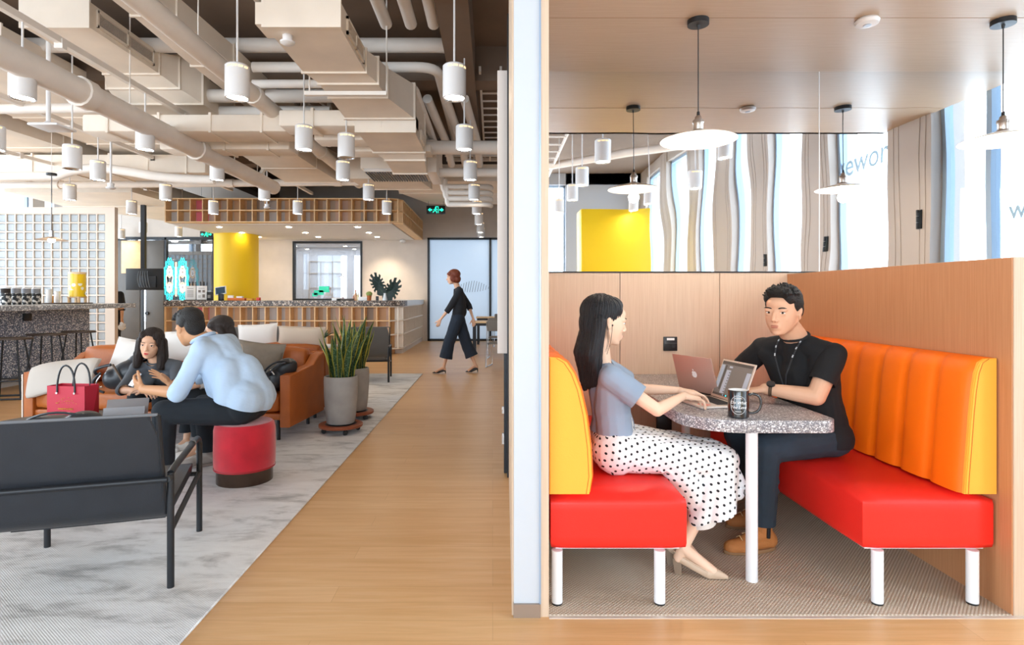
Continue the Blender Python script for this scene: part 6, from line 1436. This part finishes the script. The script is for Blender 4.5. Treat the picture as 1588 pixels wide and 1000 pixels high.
for (k_, e_, r0, r1) in ((knR, (1.00, 2.775, .24), .062, .058), (knL, (1.0, 2.89, .24), .062, .066), (mid(knR, knL, .5), (1.0, 2.84, .24), .062, .066)): rcone(b, k_, e_, r0, r1)
part(b, 'underskirt', 'white_fabric', g, .006, 3, [((1.0, 2.84, .235), (.2, 0, -1), .3)])
# slingback heels
def heel_shoe(a, heel, toe):
    a, heel, toe = V3(a), V3(heel), V3(toe); d = (toe-heel); d.z = 0; d.normalize(); l = V3((0, 0, 1)).cross(d)
    b = MB(); m1 = mid(heel, toe, .62); m1.z = .034
    rcone(b, m1, toe+V3((0, 0, .012)), .031, .009); rcone(b, mid(m1, toe, .3)+V3((0, 0, .008)), toe+V3((0, 0, .014)), .027, .009); rcone(b, heel+V3((0, 0, .018)), m1+V3((0, 0, -.008)), .026, .026)
    me = voxel(b, .004, 3); bm = bmesh.new(); bm.from_mesh(me)
    for v in bm.verts:
        t = (v.co-heel).dot(d)/(toe-heel).length; zmin = max(.0115, lerp(heel.z-.004, .0115, min(1, t/.6)))
        if v.co.z < zmin: v.co.z = zmin
    bm.to_mesh(me); bm.free(); o = put('shoe', me, 'shoe_beige', g)
    hb = heel-d*.002
    MB().loft([[hb-d*.022-l*.018+V3((0, 0, heel.z*0)), hb+d*.014-l*.018, hb+d*.014+l*.018, hb-d*.022+l*.018]] and [[V3((q.x, q.y, .009)) for q in (hb-d*.016-l*.015, hb+d*.014-l*.015, hb+d*.014+l*.015, hb-d*.016+l*.015)], [V3((q.x, q.y, heel.z+.012)) for q in (hb-d*.026-l*.02, hb+d*.014-l*.02, hb+d*.014+l*.02, hb-d*.026+l*.02)]]).obj('heel', 'shoe_heel', o, smooth=False)
    MB().tube([m1+l*.026+V3((0, 0, .012))]+bez(heel+l*.022+V3((0, 0, .035)), heel-d*.05+V3((0, 0, .055)), heel-l*.022+V3((0, 0, .035)), 8)+[m1-l*.026+V3((0, 0, .012))], .0032, 6).obj('strap', 'shoe_beige', o)
heel_shoe(anR, (.888, 2.768, .070), (1.088, 2.700, .010)); heel_shoe(anL, (.882, 2.868, .070), (1.062, 2.815, .010))

# ---------------------------- man in the booth
g = thing('person', 'man in black tee with lanyard and watch sitting on the right bench in the booth', 'person', (1.8, 3.2, .008))
hT = HT((1.548, 3.10, 1.246), (-.74, -.67, -.05), up=(.05, .02, 1), s=1.13)
J = dict(hl=(1.79, 3.07, .585), hr=(1.77, 3.30, .585), sl=(1.765, 3.005, 1.025), sr=(1.56, 3.345, 1.03), pe=(1.775, 3.19, .60), ch=(1.705, 3.19, .92), nk=(1.655, 3.165, 1.10), f=(-.85, -.5, 0))
elL, wrL = (1.655, 2.97, .815), (1.455, 3.10, .835); elR, wrR = (1.50, 3.60, .84), (1.40, 3.40, .825)
knL, knR = (1.40, 2.99, .545), (1.40, 3.30, .545); anL, anR = (1.405, 3.02, .14), (1.55, 3.34, .14)
b = MB(); head_shape(b, hT, False); neck_shape(b, hT, J['nk'], .056); torso(b, J, -.004)
arm(b, J['sl'], elL, wrL, .001, (.052, .045, .041, .028)); arm(b, J['sr'], elR, wrR, .001, (.052, .045, .041, .028))
hand(b, wrL, (-.95, .25, -.15), (0, 0, -1), (-.1, .95, 0), curls=((.2, .5, .3), (.25, .5, .3), (.3, .5, .3), (.3, .5, .3)))
hand(b, wrR, (-.4, -.85, -.15), (0, 0, -1), (.8, -.4, 0), curls=((.2, .5, .3),)*4)
leg(b, J['hl'], knL, anL, -.01); leg(b, J['hr'], knR, anR, -.01)
part(b, 'body', 'skin_fair', g, .0042, 3); face_parts(hT, g, 'lips_plain', 'hair_short', False, gaze=1)
b = MB(); he(b, hT, (-.024, 0, .058), (.096, .078, .072)); he(b, hT, (.030, 0, .088), (.058, .060, .034), (0, -.15, 0)); he(b, hT, (-.068, 0, .01), (.052, .070, .068))
for s in (-1, 1): he(b, hT, (-.022, s*.058, .038), (.052, .024, .042)); he(b, hT, (.036, s*.045, .066), (.036, .024, .03))
r_ = random.Random(4)
for k in range(150):
    a = r_.uniform(-1.2, 1.2); t = r_.uniform(-.075, .085); rad = .067*math.sqrt(max(.05, 1-(t/.105)**2)); c_ = V3((t-.01, rad*math.sin(a), .055+rad*math.cos(a)*1.0)); q = V3((.022+.2*(t > .04)*.02, .012*math.sin(a)*2, .026*math.cos(a))); hc(b, hT, c_, c_+q*.6, .0075, .0035)
part(b, 'hair', 'hair_short', g, .0042, 1)
b = MB(); torso(b, J, .012); rcone(b, V3(J['pe'])+V3((0, 0, -.01)), V3(J['pe'])+V3((0, 0, .1)), .125, .12)
sh_ = part(b, 'shirt', 'tee_black', g, .007, 6, [(V3(J['nk'])+V3((-.01, -.01, .014)), (-.30, -.22, 1), .12), (V3(J['pe'])+V3((0, 0, -.06)), (0, 0, -1), .35)], .005, 9)
for s_, e_ in ((J['sl'], elL), (J['sr'], elR)):
    b = MB(); rcone(b, s_, mid(s_, e_, .9), .064, .066); rcone(b, mid(s_, J['ch'], .3), s_, .066, .064); part(b, 'sleeve', 'tee_black', sh_, .006, 5, [(mid(s_, e_, .66), V3(e_)-V3(s_), .2)], .004, 10)
b = MB(); leg(b, J['hl'], knL, (anL[0], anL[1], .16), .012, (.088, .068, .062, .052)); leg(b, J['hr'], knR, (anR[0], anR[1], .16), .012, (.088, .068, .062, .052)); rcone(b, J['hl'], J['hr'], .104, .104)
for k in range(4): rcone(b, (1.36, 2.99, .46-.045*k), (1.46, 2.97, .48-.05*k), .018, .012)
part(b, 'trousers', 'jeans_dark', g, .007, 3, [((anL[0], anL[1], .145), (0, 0, -1), .14), ((anR[0], anR[1], .145), (0, 0, -1), .14)], .005, 9)
def boot(a, t):
    o = sneaker('boot', 'boot_tan', g, a, t, .044, 'boot_sole'); a, t = V3(a), V3(t); b = MB(); rcone(b, a, a+V3((0, 0, .05)), .047, .049); me = voxel(b, .006, 2); cut(me, a+V3((0, 0, .045)), (0, 0, 1), .1); put('boot_shaft', me, 'boot_tan', o)
    d = (t-a); d.z = 0; d.normalize(); l = V3((0, 0, 1)).cross(d)
    for k in range(4): p = mid(a+V3((0, 0, .025))+d*.035, t+V3((0, 0, .07))-d*.05, k/3); MB().tube([p-l*.026+V3((0, 0, -.004)), p+V3((0, 0, .012)), p+l*.026+V3((0, 0, -.004))], .0028, 6).obj('lace', mat('lace', '#d9b98a', .8), o)
    MB().tube([a+l*.044+d*.0+V3((0, 0, -.01)), a+l*.047+V3((0, 0, .04))], .011, 8).obj('elastic', 'black_plastic', o)
boot((1.405, 3.02, .10), (1.225, 2.985, .012)); boot((1.55, 3.34, .10), (1.37, 3.32, .012))
neckband(g, hT, J['nk'], (-.30, -.22, 1), .068, 'tee_black', V3((-.012, -.012, .012)))
# watch
w0 = mid(wrL, elL, .10); ax = (V3(elL)-V3(wrL)).normalized(); u_, v_, _ = frame_of(ax)
wt = MB().tube([w0+(u_*math.cos(t)+v_*math.sin(t))*.0325 for t in [2*PI*i/32 for i in range(32)]], .0042, 8, closed=True)
bmesh.ops.scale(wt.bm, vec=(1, 1, 1), verts=wt.bm.verts[:]); watch = wt.obj('watch_strap', 'strap_brown', g)
MB().tube([w0+ax*.009+(u_*math.cos(t)+v_*math.sin(t))*.0325 for t in [2*PI*i/32 for i in range(32)]], .0042, 8, closed=True).obj('watch_strap', 'strap_brown', g)
up_ = V3((-.1, -.55, .83)); up_ = (up_-ax*up_.dot(ax)).normalized(); c0 = w0+ax*.004+up_*.034
wc = MB().cyl(c0, c0+up_*.010, .021, seg=28).obj('watch_case', 'black_metal', g); MB().cyl(c0+up_*.0101, c0+up_*.0112, .016, seg=28).obj('watch_dial', mat('dial', '#3b3a3c', .2), wc)
# lanyard
n0 = V3(J['nk']); f_ = V3((-.85, -.5, 0)).normalized(); l_ = V3((.5, -.85, 0)).normalized()
for s, e0 in ((1, .045), (-1, .052)):
    pts = bez(n0-f_*.01+l_*s*.060+V3((0, 0, .018)), n0+f_*.085+l_*s*.068+V3((0, 0, .0)), n0+f_*.108+l_*s*e0+V3((0, 0, -.10)), 8)+[n0+f_*.120+l_*s*.018+V3((0, 0, -.19)), n0+f_*.10+l_*s*.004+V3((0, 0, -.27))]
    b = MB(); b.tube(pts, .0042, 6); b.obj('lanyard', mat('lanyard_black', '#22262c', .6), g)
    for q in (3, 5, 7): MB().tube([mid(pts[q], pts[q+1], .2)+f_*.003, mid(pts[q], pts[q+1], .8)+f_*.003], .0036, 6).obj('lanyard_print', mat('print_pale', '#b9c0c8', .6), g)

# ---------------------------- man in the light blue shirt on the red stool
g = thing('person', 'man in light blue shirt leaning forward on the red stool, holding a white phone', 'person', (-1.85, 4.17, .012))
hT = HT((-2.195, 4.20, 1.10), (-.80, .55, -.28), s=1.12)
J = dict(hl=(-1.80, 4.08, .52), hr=(-1.80, 4.28, .52), sl=(-2.02, 4.02, .955), sr=(-1.99, 4.38, .975), pe=(-1.78, 4.18, .54), ch=(-1.93, 4.20, .86), nk=(-2.085, 4.20, 1.01), f=(-.8, .2, -.5))
elL, wrL = (-2.13, 3.93, .675), (-2.42, 4.02, .685); elR, wrR = (-2.28, 4.50, .70), (-2.45, 4.42, .66)
knL, knR = (-2.26, 4.00, .535), (-2.20, 4.42, .50); anL, anR = (-2.29, 4.05, .13), (-2.22, 4.52, .12)
b = MB(); head_shape(b, hT, False); neck_shape(b, hT, J['nk'], .054); torso(b, J, -.004)
arm(b, J['sl'], elL, wrL, .001, (.05, .043, .039, .028)); arm(b, J['sr'], elR, wrR, .001, (.05, .043, .039, .028))
hand(b, wrL, (-.82, .25, .42), (.2, .7, .3), (.1, -.1, 1), curls=((.5, .8, .5),)*4, thumb=(.5, .8, .1), fr=1.05)
hand(b, wrR, (-.75, -.1, .62), (-.5, -.6, -.3), (.45, -.3, .8), curls=((.12, .12, .1), (.16, .15, .1), (.2, .15, .1), (.25, .2, .1)), thumb=(.5, .9, .1), spread=.04, fr=1.05)
leg(b, J['hl'], knL, anL, -.01); leg(b, J['hr'], knR, anR, -.01)
part(b, 'body', 'skin_tan', g, .0045, 3); face_parts(hT, g, 'lips_plain', 'hair_short', False)
b = MB(); he(b, hT, (-.026, 0, .056), (.097, .078, .074)); he(b, hT, (.028, 0, .085), (.058, .060, .034)); he(b, hT, (-.070, 0, .0), (.045, .066, .072))
for s in (-1, 1): he(b, hT, (-.025, s*.060, .036), (.050, .022, .042))
for k in range(120):
    a = r_.uniform(-1.3, 1.3); t = r_.uniform(-.095, .085); rad = .07*math.sqrt(max(.05, 1-(t/.115)**2)); c_ = V3((t-.01, rad*math.sin(a), .052+rad*math.cos(a))); hc(b, hT, c_, c_+V3((.012, .016*math.sin(a), .014*math.cos(a))), .006, .003)
part(b, 'hair', mat('hair_dark_grey', '#1d1a19', .6, bump=.8, bscale=150), g, .0045, 1)
b = MB(); torso(b, J, .026); rcone(b, (-1.80, 4.08, .57), (-1.86, 4.08, .80), .125, .10); rcone(b, (-1.80, 4.27, .57), (-1.86, 4.30, .80), .125, .10); rcone(b, (-1.735, 4.17, .60), (-1.80, 4.18, .78), .16, .14); rcone(b, (-1.82, 4.17, .72), (-1.98, 4.19, .93), .158, .128); rcone(b, (-1.86, 4.10, .70), (-2.02, 4.09, .90), .13, .09); rcone(b, (-1.745, 4.07, .60), (-1.745, 4.28, .60), .145, .145); rcone(b, (-1.83, 4.03, .62), (-1.86, 4.06, .78), .10, .10); rcone(b, (-1.92, 4.12, .62), (-2.0, 4.14, .84), .09, .09)
for s_, e_ in ((J['sl'], elL), (J['sr'], elR)): rcone(b, s_, e_, .068, .060)
rcone(b, mid(J['sl'], elL, .75), elL, .064, .066); rcone(b, elL, mid(elL, wrL, .22), .062, .052); rcone(b, elR, mid(elR, wrR, .2), .058, .05)
for k in range(5): rcone(b, mid(J['sl'], elL, .2+.15*k)+V3((.055, -.01, -.01)), mid(J['sl'], elL, .3+.15*k)+V3((-.045, -.04, .0)), .010, .008)
part(b, 'shirt', 'shirt_light_blue', g, .007, 34, [(mid(elL, wrL, .14), V3(wrL)-V3(elL), .10), (mid(elR, wrR, .14), V3(wrR)-V3(elR), .10), (V3(J['nk'])+V3((-.01, 0, .022)), (-.45, .1, 1), .095), ((-1.80, 4.17, .575), (-.30, 0, -1), .35)], .007, 8)
b = MB(); b.tube([V3(J['nk'])+V3((.0, 0, .018))+V3((.072*math.cos(t)-.012, .078*math.sin(t), .035*math.cos(t))) for t in [2*PI*i/28 for i in range(28)]], .013, 8, closed=True); b.obj('collar', 'shirt_light_blue', g)
MB().tube([mid(elL, wrL, .13)+(V3((0, .055*math.cos(t), .052*math.sin(t)))) for t in [2*PI*i/24 for i in range(24)]], .009, 8, closed=True).obj('cuff', 'shirt_light_blue', g)
b = MB(); leg(b, J['hl'], knL, (anL[0], anL[1], .12), .012, (.095, .070, .062, .050)); leg(b, J['hr'], knR, (anR[0], anR[1], .12), .012, (.095, .068, .060, .05)); rcone(b, (-1.76, 4.08, .545), (-1.76, 4.28, .545), .118, .118); rcone(b, (-1.80, 4.17, .53), (-1.95, 4.14, .55), .11, .1)
part(b, 'trousers', 'trouser_black', g, .007, 3, [((anL[0], anL[1], .125), (0, 0, -1), .14), ((anR[0], anR[1], .125), (0, 0, -1), .14)], .004, 9)
sneaker('boot', 'shoe_grey', g, (-2.29, 4.05, .10), (-2.46, 4.04, .016), .042, 'shoe_grey'); sneaker('boot', 'shoe_grey', g, (-2.22, 4.52, .10), (-2.36, 4.44, .016), .042, 'shoe_grey')
ph = thing('phone', 'white phone held by the man in the light blue shirt', 'phone', V3(wrL)+V3((-.09, .03, .04)))
MB().box(-.004, .004, -.026, .026, -.05, .05, .003, 2, M4=Matrix.Translation(V3(wrL)+V3((-.085, .045, .06))) @ Euler((.1, .6, 1.1)).to_matrix().to_4x4()).obj('phone_body', 'white_paint', ph)
tag(MB().tube([mid(wrR, elR, .12)+V3((.027*math.cos(t)*.5, .03*math.cos(t), .03*math.sin(t))) for t in [2*PI*i/20 for i in range(20)]], .004, 6, closed=True).obj('bracelet', 'black_plastic', g), 'dark bracelet', 'x') and None
for o in g.children:
    if o.name.startswith('bracelet'): del o['category']

# ---------------------------- woman in grey on the sofa
g = thing('person', 'woman with shoulder length dark hair and grey blouse sitting on the sofa, facing us', 'person', (-2.9, 5.2, .012))
hT = HT((-2.885, 4.90, .925), (.22, -.97, -.08), up=(.10, .05, 1), s=1.07)
J = dict(hl=(-2.78, 5.42, .52), hr=(-2.98, 5.42, .52), sl=(-2.72, 5.00, .72), sr=(-3.04, 4.96, .715), pe=(-2.88, 5.40, .54), ch=(-2.88, 5.08, .67), nk=(-2.885, 4.96, .775), f=(.1, -.9, -.4), bust=True)
elL, wrL = (-2.62, 4.80, .55), (-2.72, 4.60, .60); elR, wrR = (-3.03, 4.74, .56), (-2.80, 4.62, .575)
knL, knR = (-2.84, 4.98, .46), (-3.05, 4.98, .46); anL, anR = (-2.84, 4.95, .10), (-3.05, 4.95, .10)
b = MB(); head_shape(b, hT); neck_shape(b, hT, J['nk'], .044); torso(b, J, -.012)
arm(b, J['sl'], elL, wrL, -.003, (.040, .034, .031, .021)); arm(b, J['sr'], elR, wrR, -.003, (.040, .034, .031, .021))
hand(b, wrL, (-.7, -.5, .1), (0, .2, -1), (-.2, -.9, 0), curl=(.4, .5, .4), s=.92, fr=1.1); hand(b, wrR, (.85, -.4, .0), (0, .2, -1), (.2, .9, 0), curl=(.4, .5, .4), s=.92, fr=1.1)
leg(b, J['hl'], knL, anL, -.01); leg(b, J['hr'], knR, anR, -.01); foot(b, anL, (-2.84, 4.80, .04), .8); foot(b, anR, (-3.05, 4.80, .04), .8)
part(b, 'body', mat('skin_warm', '#e6b595', .55, spec=.35), g, .0045, 3); face_parts(hT, g, 'lips_red', 'hair_brown')
b = MB(); he(b, hT, (-.026, 0, .050), (.100, .084, .082)); he(b, hT, (-.055, 0, -.02), (.060, .084, .10))
for s in (-1, 1):
    he(b, hT, (.036, s*.040, .070), (.045, .038, .028), (s*.5, .5, 0)); he(b, hT, (.042, s*.064, .028), (.030, .014, .044), (0, .3, 0))
    hc(b, hT, (.028, s*.077, .035), (.018, s*.084, -.08), .019, .024); hc(b, hT, (.018, s*.084, -.08), (.012, s*.086, -.175), .028, .026)
    hc(b, hT, (-.030, s*.072, .02), (-.035, s*.084, -.10), .036, .040); hc(b, hT, (-.035, s*.084, -.10), (-.012, s*.092, -.175), .038, .030)
me = voxel(b, .005, 3)
bm = bmesh.new(); bm.from_mesh(me); bm.normal_update(); Ti = hT.inverted()
for v in bm.verts:
    q = Ti @ v.co; a = math.atan2(q.y, q.x+.02); v.co += v.normal*.002*math.sin(a*40+3*noise.noise(V3((a*3, q.z*9, 0))))
bm.to_mesh(me); bm.free(); put('hair', me, 'hair_brown', g)
b = MB(); torso(b, J, .010)
for s_, e_ in ((J['sl'], elL), (J['sr'], elR)): rcone(b, s_, e_, .052, .046)
rcone(b, elR, mid(elR, wrR, .15), .046, .042); rcone(b, elL, mid(elL, wrL, .15), .046, .042)
neckband(g, hT, J['nk'], (.1, -.35, 1), .054, 'blouse_grey', V3((0, -.008, -.004)))
part(b, 'blouse', 'blouse_grey', g, .007, 4, [(mid(elL, wrL, .1), V3(wrL)-V3(elL), .1), (mid(elR, wrR, .1), V3(wrR)-V3(elR), .1), (V3(J['nk'])+V3((0, -.03, -.004)), (.05, -.75, .85), .09)], .004, 10)
b = MB(); leg(b, J['hl'], knL, anL, .012, (.09, .066, .056, .045)); leg(b, J['hr'], knR, anR, .012, (.09, .066, .056, .045)); rcone(b, J['hl'], J['hr'], .105, .105)
part(b, 'trousers', 'trouser_black', g, .008, 3, [((anL[0], anL[1], .12), (0, 0, -1), .14), ((anR[0], anR[1], .12), (0, 0, -1), .14)])
for x in (-2.84, -3.05): sneaker('shoe', 'shoe_black', g, (x, 4.95, .08), (x, 4.82, .016), .034, 'shoe_black')

# ---------------------------- third person on the sofa, hidden by the man
g = thing('person', 'dark haired person in pale top and white shoes behind the man in the blue shirt', 'person', (-2.45, 5.3, .012))
hT = HT((-2.44, 5.18, 1.01), (-.80, -.35, -.20), s=1.10)
J = dict(hl=(-2.42, 5.32, .52), hr=(-2.40, 5.50, .52), sl=(-2.36, 5.05, .83), sr=(-2.38, 5.38, .84), pe=(-2.40, 5.42, .54), ch=(-2.38, 5.24, .75), nk=(-2.39, 5.22, .87), f=(-.7, -.4, 0), bust=True)
elL, wrL = (-2.45, 4.95, .60), (-2.55, 4.85, .56); elR, wrR = (-2.56, 5.35, .60), (-2.62, 5.15, .57)
knL, knR = (-2.52, 4.92, .47), (-2.62, 5.07, .47); anL, anR = (-2.42, 4.78, .10), (-2.60, 4.92, .10)
b = MB(); head_shape(b, hT); neck_shape(b, hT, J['nk'], .044); torso(b, J, -.012); arm(b, J['sl'], elL, wrL, -.004); arm(b, J['sr'], elR, wrR, -.004)
hand(b, wrL, (-.9, -.2, 0), (0, 0, -1), (0, 1, 0), fr=1.1); hand(b, wrR, (-.6, -.7, 0), (0, 0, -1), (.5, -.5, 0), fr=1.1)
leg(b, J['hl'], knL, anL, -.012); leg(b, J['hr'], knR, anR, -.012); foot(b, anL, (-2.48, 4.66, .04), .8); foot(b, anR, (-2.66, 4.82, .04), .8)
part(b, 'body', 'skin_fair', g, .005, 3); face_parts(hT, g, 'lips_pink', 'hair_brown')
b = MB(); he(b, hT, (-.024, 0, .050), (.102, .086, .084)); he(b, hT, (-.060, 0, -.02), (.060, .084, .09))
for s in (-1, 1): hc(b, hT, (-.01, s*.072, .03), (-.045, s*.085, -.12), .028, .026); he(b, hT, (.030, s*.045, .066), (.045, .032, .034))
for k in range(5): hc(b, hT, (-.09, -.05+.025*k, .0), (-.105, -.06+.03*k, -.15), .030, .022)
part(b, 'hair', 'hair_brown', g, .005, 2, disp=.002, ds=30)
b = MB(); torso(b, J, .014)
for s_, e_, w_ in ((J['sl'], elL, wrL), (J['sr'], elR, wrR)): rcone(b, s_, e_, .062, .055); rcone(b, e_, mid(e_, w_, .5), .055, .045)
part(b, 'blouse', 'blouse_white', g, .008, 4, [(V3(J['nk'])+V3((0, 0, .005)), (0, 0, 1), .08), (mid(elL, wrL, .4), V3(wrL)-V3(elL), .08), (mid(elR, wrR, .4), V3(wrR)-V3(elR), .08)])
b = MB(); leg(b, J['hl'], knL, (anL[0], anL[1], .18), .01, (.088, .064, .056, .045)); leg(b, J['hr'], knR, (anR[0], anR[1], .18), .01, (.088, .064, .056, .045)); rcone(b, J['hl'], J['hr'], .1, .1)
part(b, 'trousers', 'trouser_black', g, .008, 3, [((anL[0], anL[1], .18), (0, 0, -1), .14), ((anR[0], anR[1], .18), (0, 0, -1), .14)])
sneaker('shoe', 'shoe_white', g, (-2.42, 4.78, .075), (-2.54, 4.64, .016), .036); sneaker('shoe', 'shoe_white', g, (-2.60, 4.92, .075), (-2.68, 4.80, .016), .036)

# ---------------------------- woman walking
g = thing('person', 'woman with auburn bob, dark top and wide cropped trousers walking past the frosted glass', 'person', (-.62, 10.06, 0))
hT = HT((-.685, 10.03, 1.655), (-.98, -.15, -.12), s=1.08)
J = dict(hl=(-.60, 9.97, .95), hr=(-.60, 10.15, .95), sl=(-.56, 9.90, 1.42), sr=(-.60, 10.22, 1.43), pe=(-.59, 10.06, .98), ch=(-.585, 10.06, 1.30), nk=(-.61, 10.05, 1.48), f=(-1, 0, 0), bust=True)
elL, wrL = (-.74, 9.90, 1.12), (-.90, 9.94, .92); elR, wrR = (-.42, 10.22, 1.16), (-.34, 10.16, .93)
knL, knR = (-.75, 9.98, .53), (-.46, 10.13, .50); anL, anR = (-.84, 9.98, .10), (-.30, 10.12, .13)
b = MB(); head_shape(b, hT); neck_shape(b, hT, J['nk'], .044); torso(b, J, -.012); arm(b, J['sl'], elL, wrL, -.003, (.042, .034, .031, .021)); arm(b, J['sr'], elR, wrR, -.003, (.042, .034, .031, .021))
hand(b, wrL, (-.35, .05, -.9), (0, .9, 0), (-.9, 0, .2), curl=(.35, .4, .3), fr=1.15, s=.84); hand(b, wrR, (.1, 0, -.95), (0, -.9, 0), (-.9, 0, 0), curl=(.35, .4, .3), fr=1.15, s=.84)
leg(b, J['hl'], knL, anL, -.006, (.075, .053, .050, .030)); leg(b, J['hr'], knR, anR, -.006, (.075, .053, .050, .030))
rcone(b, anL, (-.97, 9.97, .035), .030, .022); rcone(b, anL, (-.825, 9.98, .07), .028, .026); rcone(b, anR, (-.42, 10.11, .035), .030, .022); rcone(b, anR, (-.28, 10.12, .10), .028, .026)
part(b, 'body', 'skin_fair', g, .006, 3); face_parts(hT, g, 'lips_pink', 'hair_auburn')
b = MB(); he(b, hT, (-.024, 0, .044), (.104, .090, .088)); he(b, hT, (-.045, 0, -.03), (.078, .088, .080))
for s in (-1, 1): he(b, hT, (.012, s*.070, -.015), (.045, .024, .068)); he(b, hT, (.045, s*.040, .060), (.045, .038, .034))
part(b, 'hair', 'hair_auburn', g, .006, 3, disp=.003, ds=26)
b = MB(); torso(b, J, .012); rcone(b, (-.57, 10.06, 1.06), (-.57, 10.06, 1.2), .125, .115)
for s_, e_, w_ in ((J['sl'], elL, wrL), (J['sr'], elR, wrR)): rcone(b, s_, e_, .062, .054); rcone(b, e_, mid(e_, w_, .35), .054, .05)
part(b, 'top', 'top_black', g, .008, 3, [(V3(J['nk'])+V3((-.02, 0, -.012)), (-.4, 0, 1), .085), (mid(elL, wrL, .3), V3(wrL)-V3(elL), .09), (mid(elR, wrR, .3), V3(wrR)-V3(elR), .09), (J['pe'], (0, 0, -1), .3)], .003, 10)
b = MB(); rcone(b, J['hl'], J['hr'], .112, .112); rcone(b, (-.59, 10.06, 1.0), (-.59, 10.06, 1.06), .115, .11)
for h_, k_, a_ in ((J['hl'], knL, anL), (J['hr'], knR, anR)): rcone(b, h_, k_, .11, .098); rcone(b, k_, mid(k_, a_, .62), .098, .115)
part(b, 'trousers', 'culotte_navy', g, .008, 3, [(mid(knL, anL, .62), V3(anL)-V3(knL), .25), (mid(knR, anR, .60), V3(anR)-V3(knR), .25)], .006, 8)
for (hx_, hy_, hz_, tx_) in ((-.83, 9.98, .05, -1.03), (-.28, 10.12, .065, -.47)):
    b = MB(); rcone(b, (hx_, hy_, hz_), (tx_+.10, hy_, .03), .024, .028); rcone(b, (tx_+.10, hy_, .03), (tx_, hy_-.01, .014), .028, .008); me = voxel(b, .006, 2)
    bm = bmesh.new(); bm.from_mesh(me)
    for v in bm.verts:
        zm = .006 if v.co.x < tx_+.1 else lerp(.006, hz_-.012, min(1, (v.co.x-tx_-.1)/.11)); v.co.z = max(zm, v.co.z)
    bm.to_mesh(me); bm.free(); sh = put('shoe', me, 'shoe_black', g)
    MB().cyl((hx_+.015, hy_, hz_-.005), (hx_+.02, hy_, .0), .011, .005, seg=8).obj('heel', 'shoe_black', sh); MB().tube(bez((tx_+.1, hy_-.028, .04), (hx_+.08, hy_, hz_+.06), (tx_+.1, hy_+.028, .04), 8), .004, 6).obj('strap', 'shoe_black', sh)

# ---------------------------- barista at the end of the glass block wall
g = thing('person', 'person in black tee holding a white cloth beside the glass block wall, half hidden', 'person', (-8.13, 12.4, 0))
X = -8.13; hT = HT((X+.0, 12.40, 1.585), (.2, 1, 0), s=1.1)
J = dict(hl=(X-.10, 12.4, .90), hr=(X+.10, 12.4, .90), sl=(X-.17, 12.4, 1.36), sr=(X+.17, 12.4, 1.36), pe=(X, 12.4, .93), ch=(X, 12.4, 1.24), nk=(X, 12.4, 1.42), f=(0, 1, 0))
elR, wrR = (X+.24, 12.36, 1.08), (X+.27, 12.30, .84); elL, wrL = (X-.24, 12.45, 1.08), (X-.2, 12.6, .95)
b = MB(); head_shape(b, hT, False); neck_shape(b, hT, J['nk']); torso(b, J, -.004); arm(b, J['sl'], elL, wrL); arm(b, J['sr'], elR, wrR)
hand(b, wrR, (.1, 0, -1), (-1, 0, 0), (0, 1, 0), curl=(.5, .6, .5), fr=1.2); hand(b, wrL, (.3, .8, -.3), (0, 0, -1), (1, 0, 0), fr=1.2)
leg(b, J['hl'], (X-.1, 12.4, .48), (X-.1, 12.42, .08)); leg(b, J['hr'], (X+.1, 12.4, .48), (X+.1, 12.42, .08))
part(b, 'body', 'skin_tan', g, .007, 2); face_parts(hT, g, 'lips_plain', 'hair_short', False)
b = MB(); he(b, hT, (-.024, 0, .054), (.100, .082, .078)); he(b, hT, (-.066, 0, .0), (.05, .07, .07)); part(b, 'hair', 'hair_short', g, .006, 1)
b = MB(); torso(b, J, .02); rcone(b, (X, 12.4, .9), (X, 12.4, 1.1), .15, .14); rcone(b, J['sr'], elR, .075, .075); rcone(b, J['sl'], elL, .075, .075)
part(b, 'shirt', 'tee_black', g, .009, 3, [(mid(J['sr'], elR, .75), V3(elR)-V3(J['sr']), .13), (mid(J['sl'], elL, .75), V3(elL)-V3(J['sl']), .13), (V3(J['nk'])+V3((0, 0, .01)), (0, 0, 1), .1), ((X, 12.4, .84), (0, 0, -1), .3)])
b = MB(); leg(b, J['hl'], (X-.1, 12.4, .48), (X-.1, 12.42, .08), .015); leg(b, J['hr'], (X+.1, 12.4, .48), (X+.1, 12.42, .08), .015); rcone(b, J['hl'], J['hr'], .11, .11)
part(b, 'trousers', 'trouser_black', g, .009, 2)
for x in (X-.1, X+.1): sneaker('shoe', 'shoe_black', g, (x, 12.42, .08), (x, 12.56, .004), .04, 'shoe_black')
b = MB(); q = V3(wrR)+V3((.02, -.02, -.12))
for k in range(9): b.ell(q+V3((rnd.uniform(-.05, .05), rnd.uniform(-.03, .03), rnd.uniform(-.09, .03))), (rnd.uniform(.025, .05), .03, rnd.uniform(.03, .06)), Euler((rnd.random(), rnd.random(), rnd.random())).to_matrix())
o = put('cleaning_cloth', voxel(b, .009, 1), 'white_fabric'); tag(o, 'white cloth held in the hand of the half hidden person in black', 'cloth')
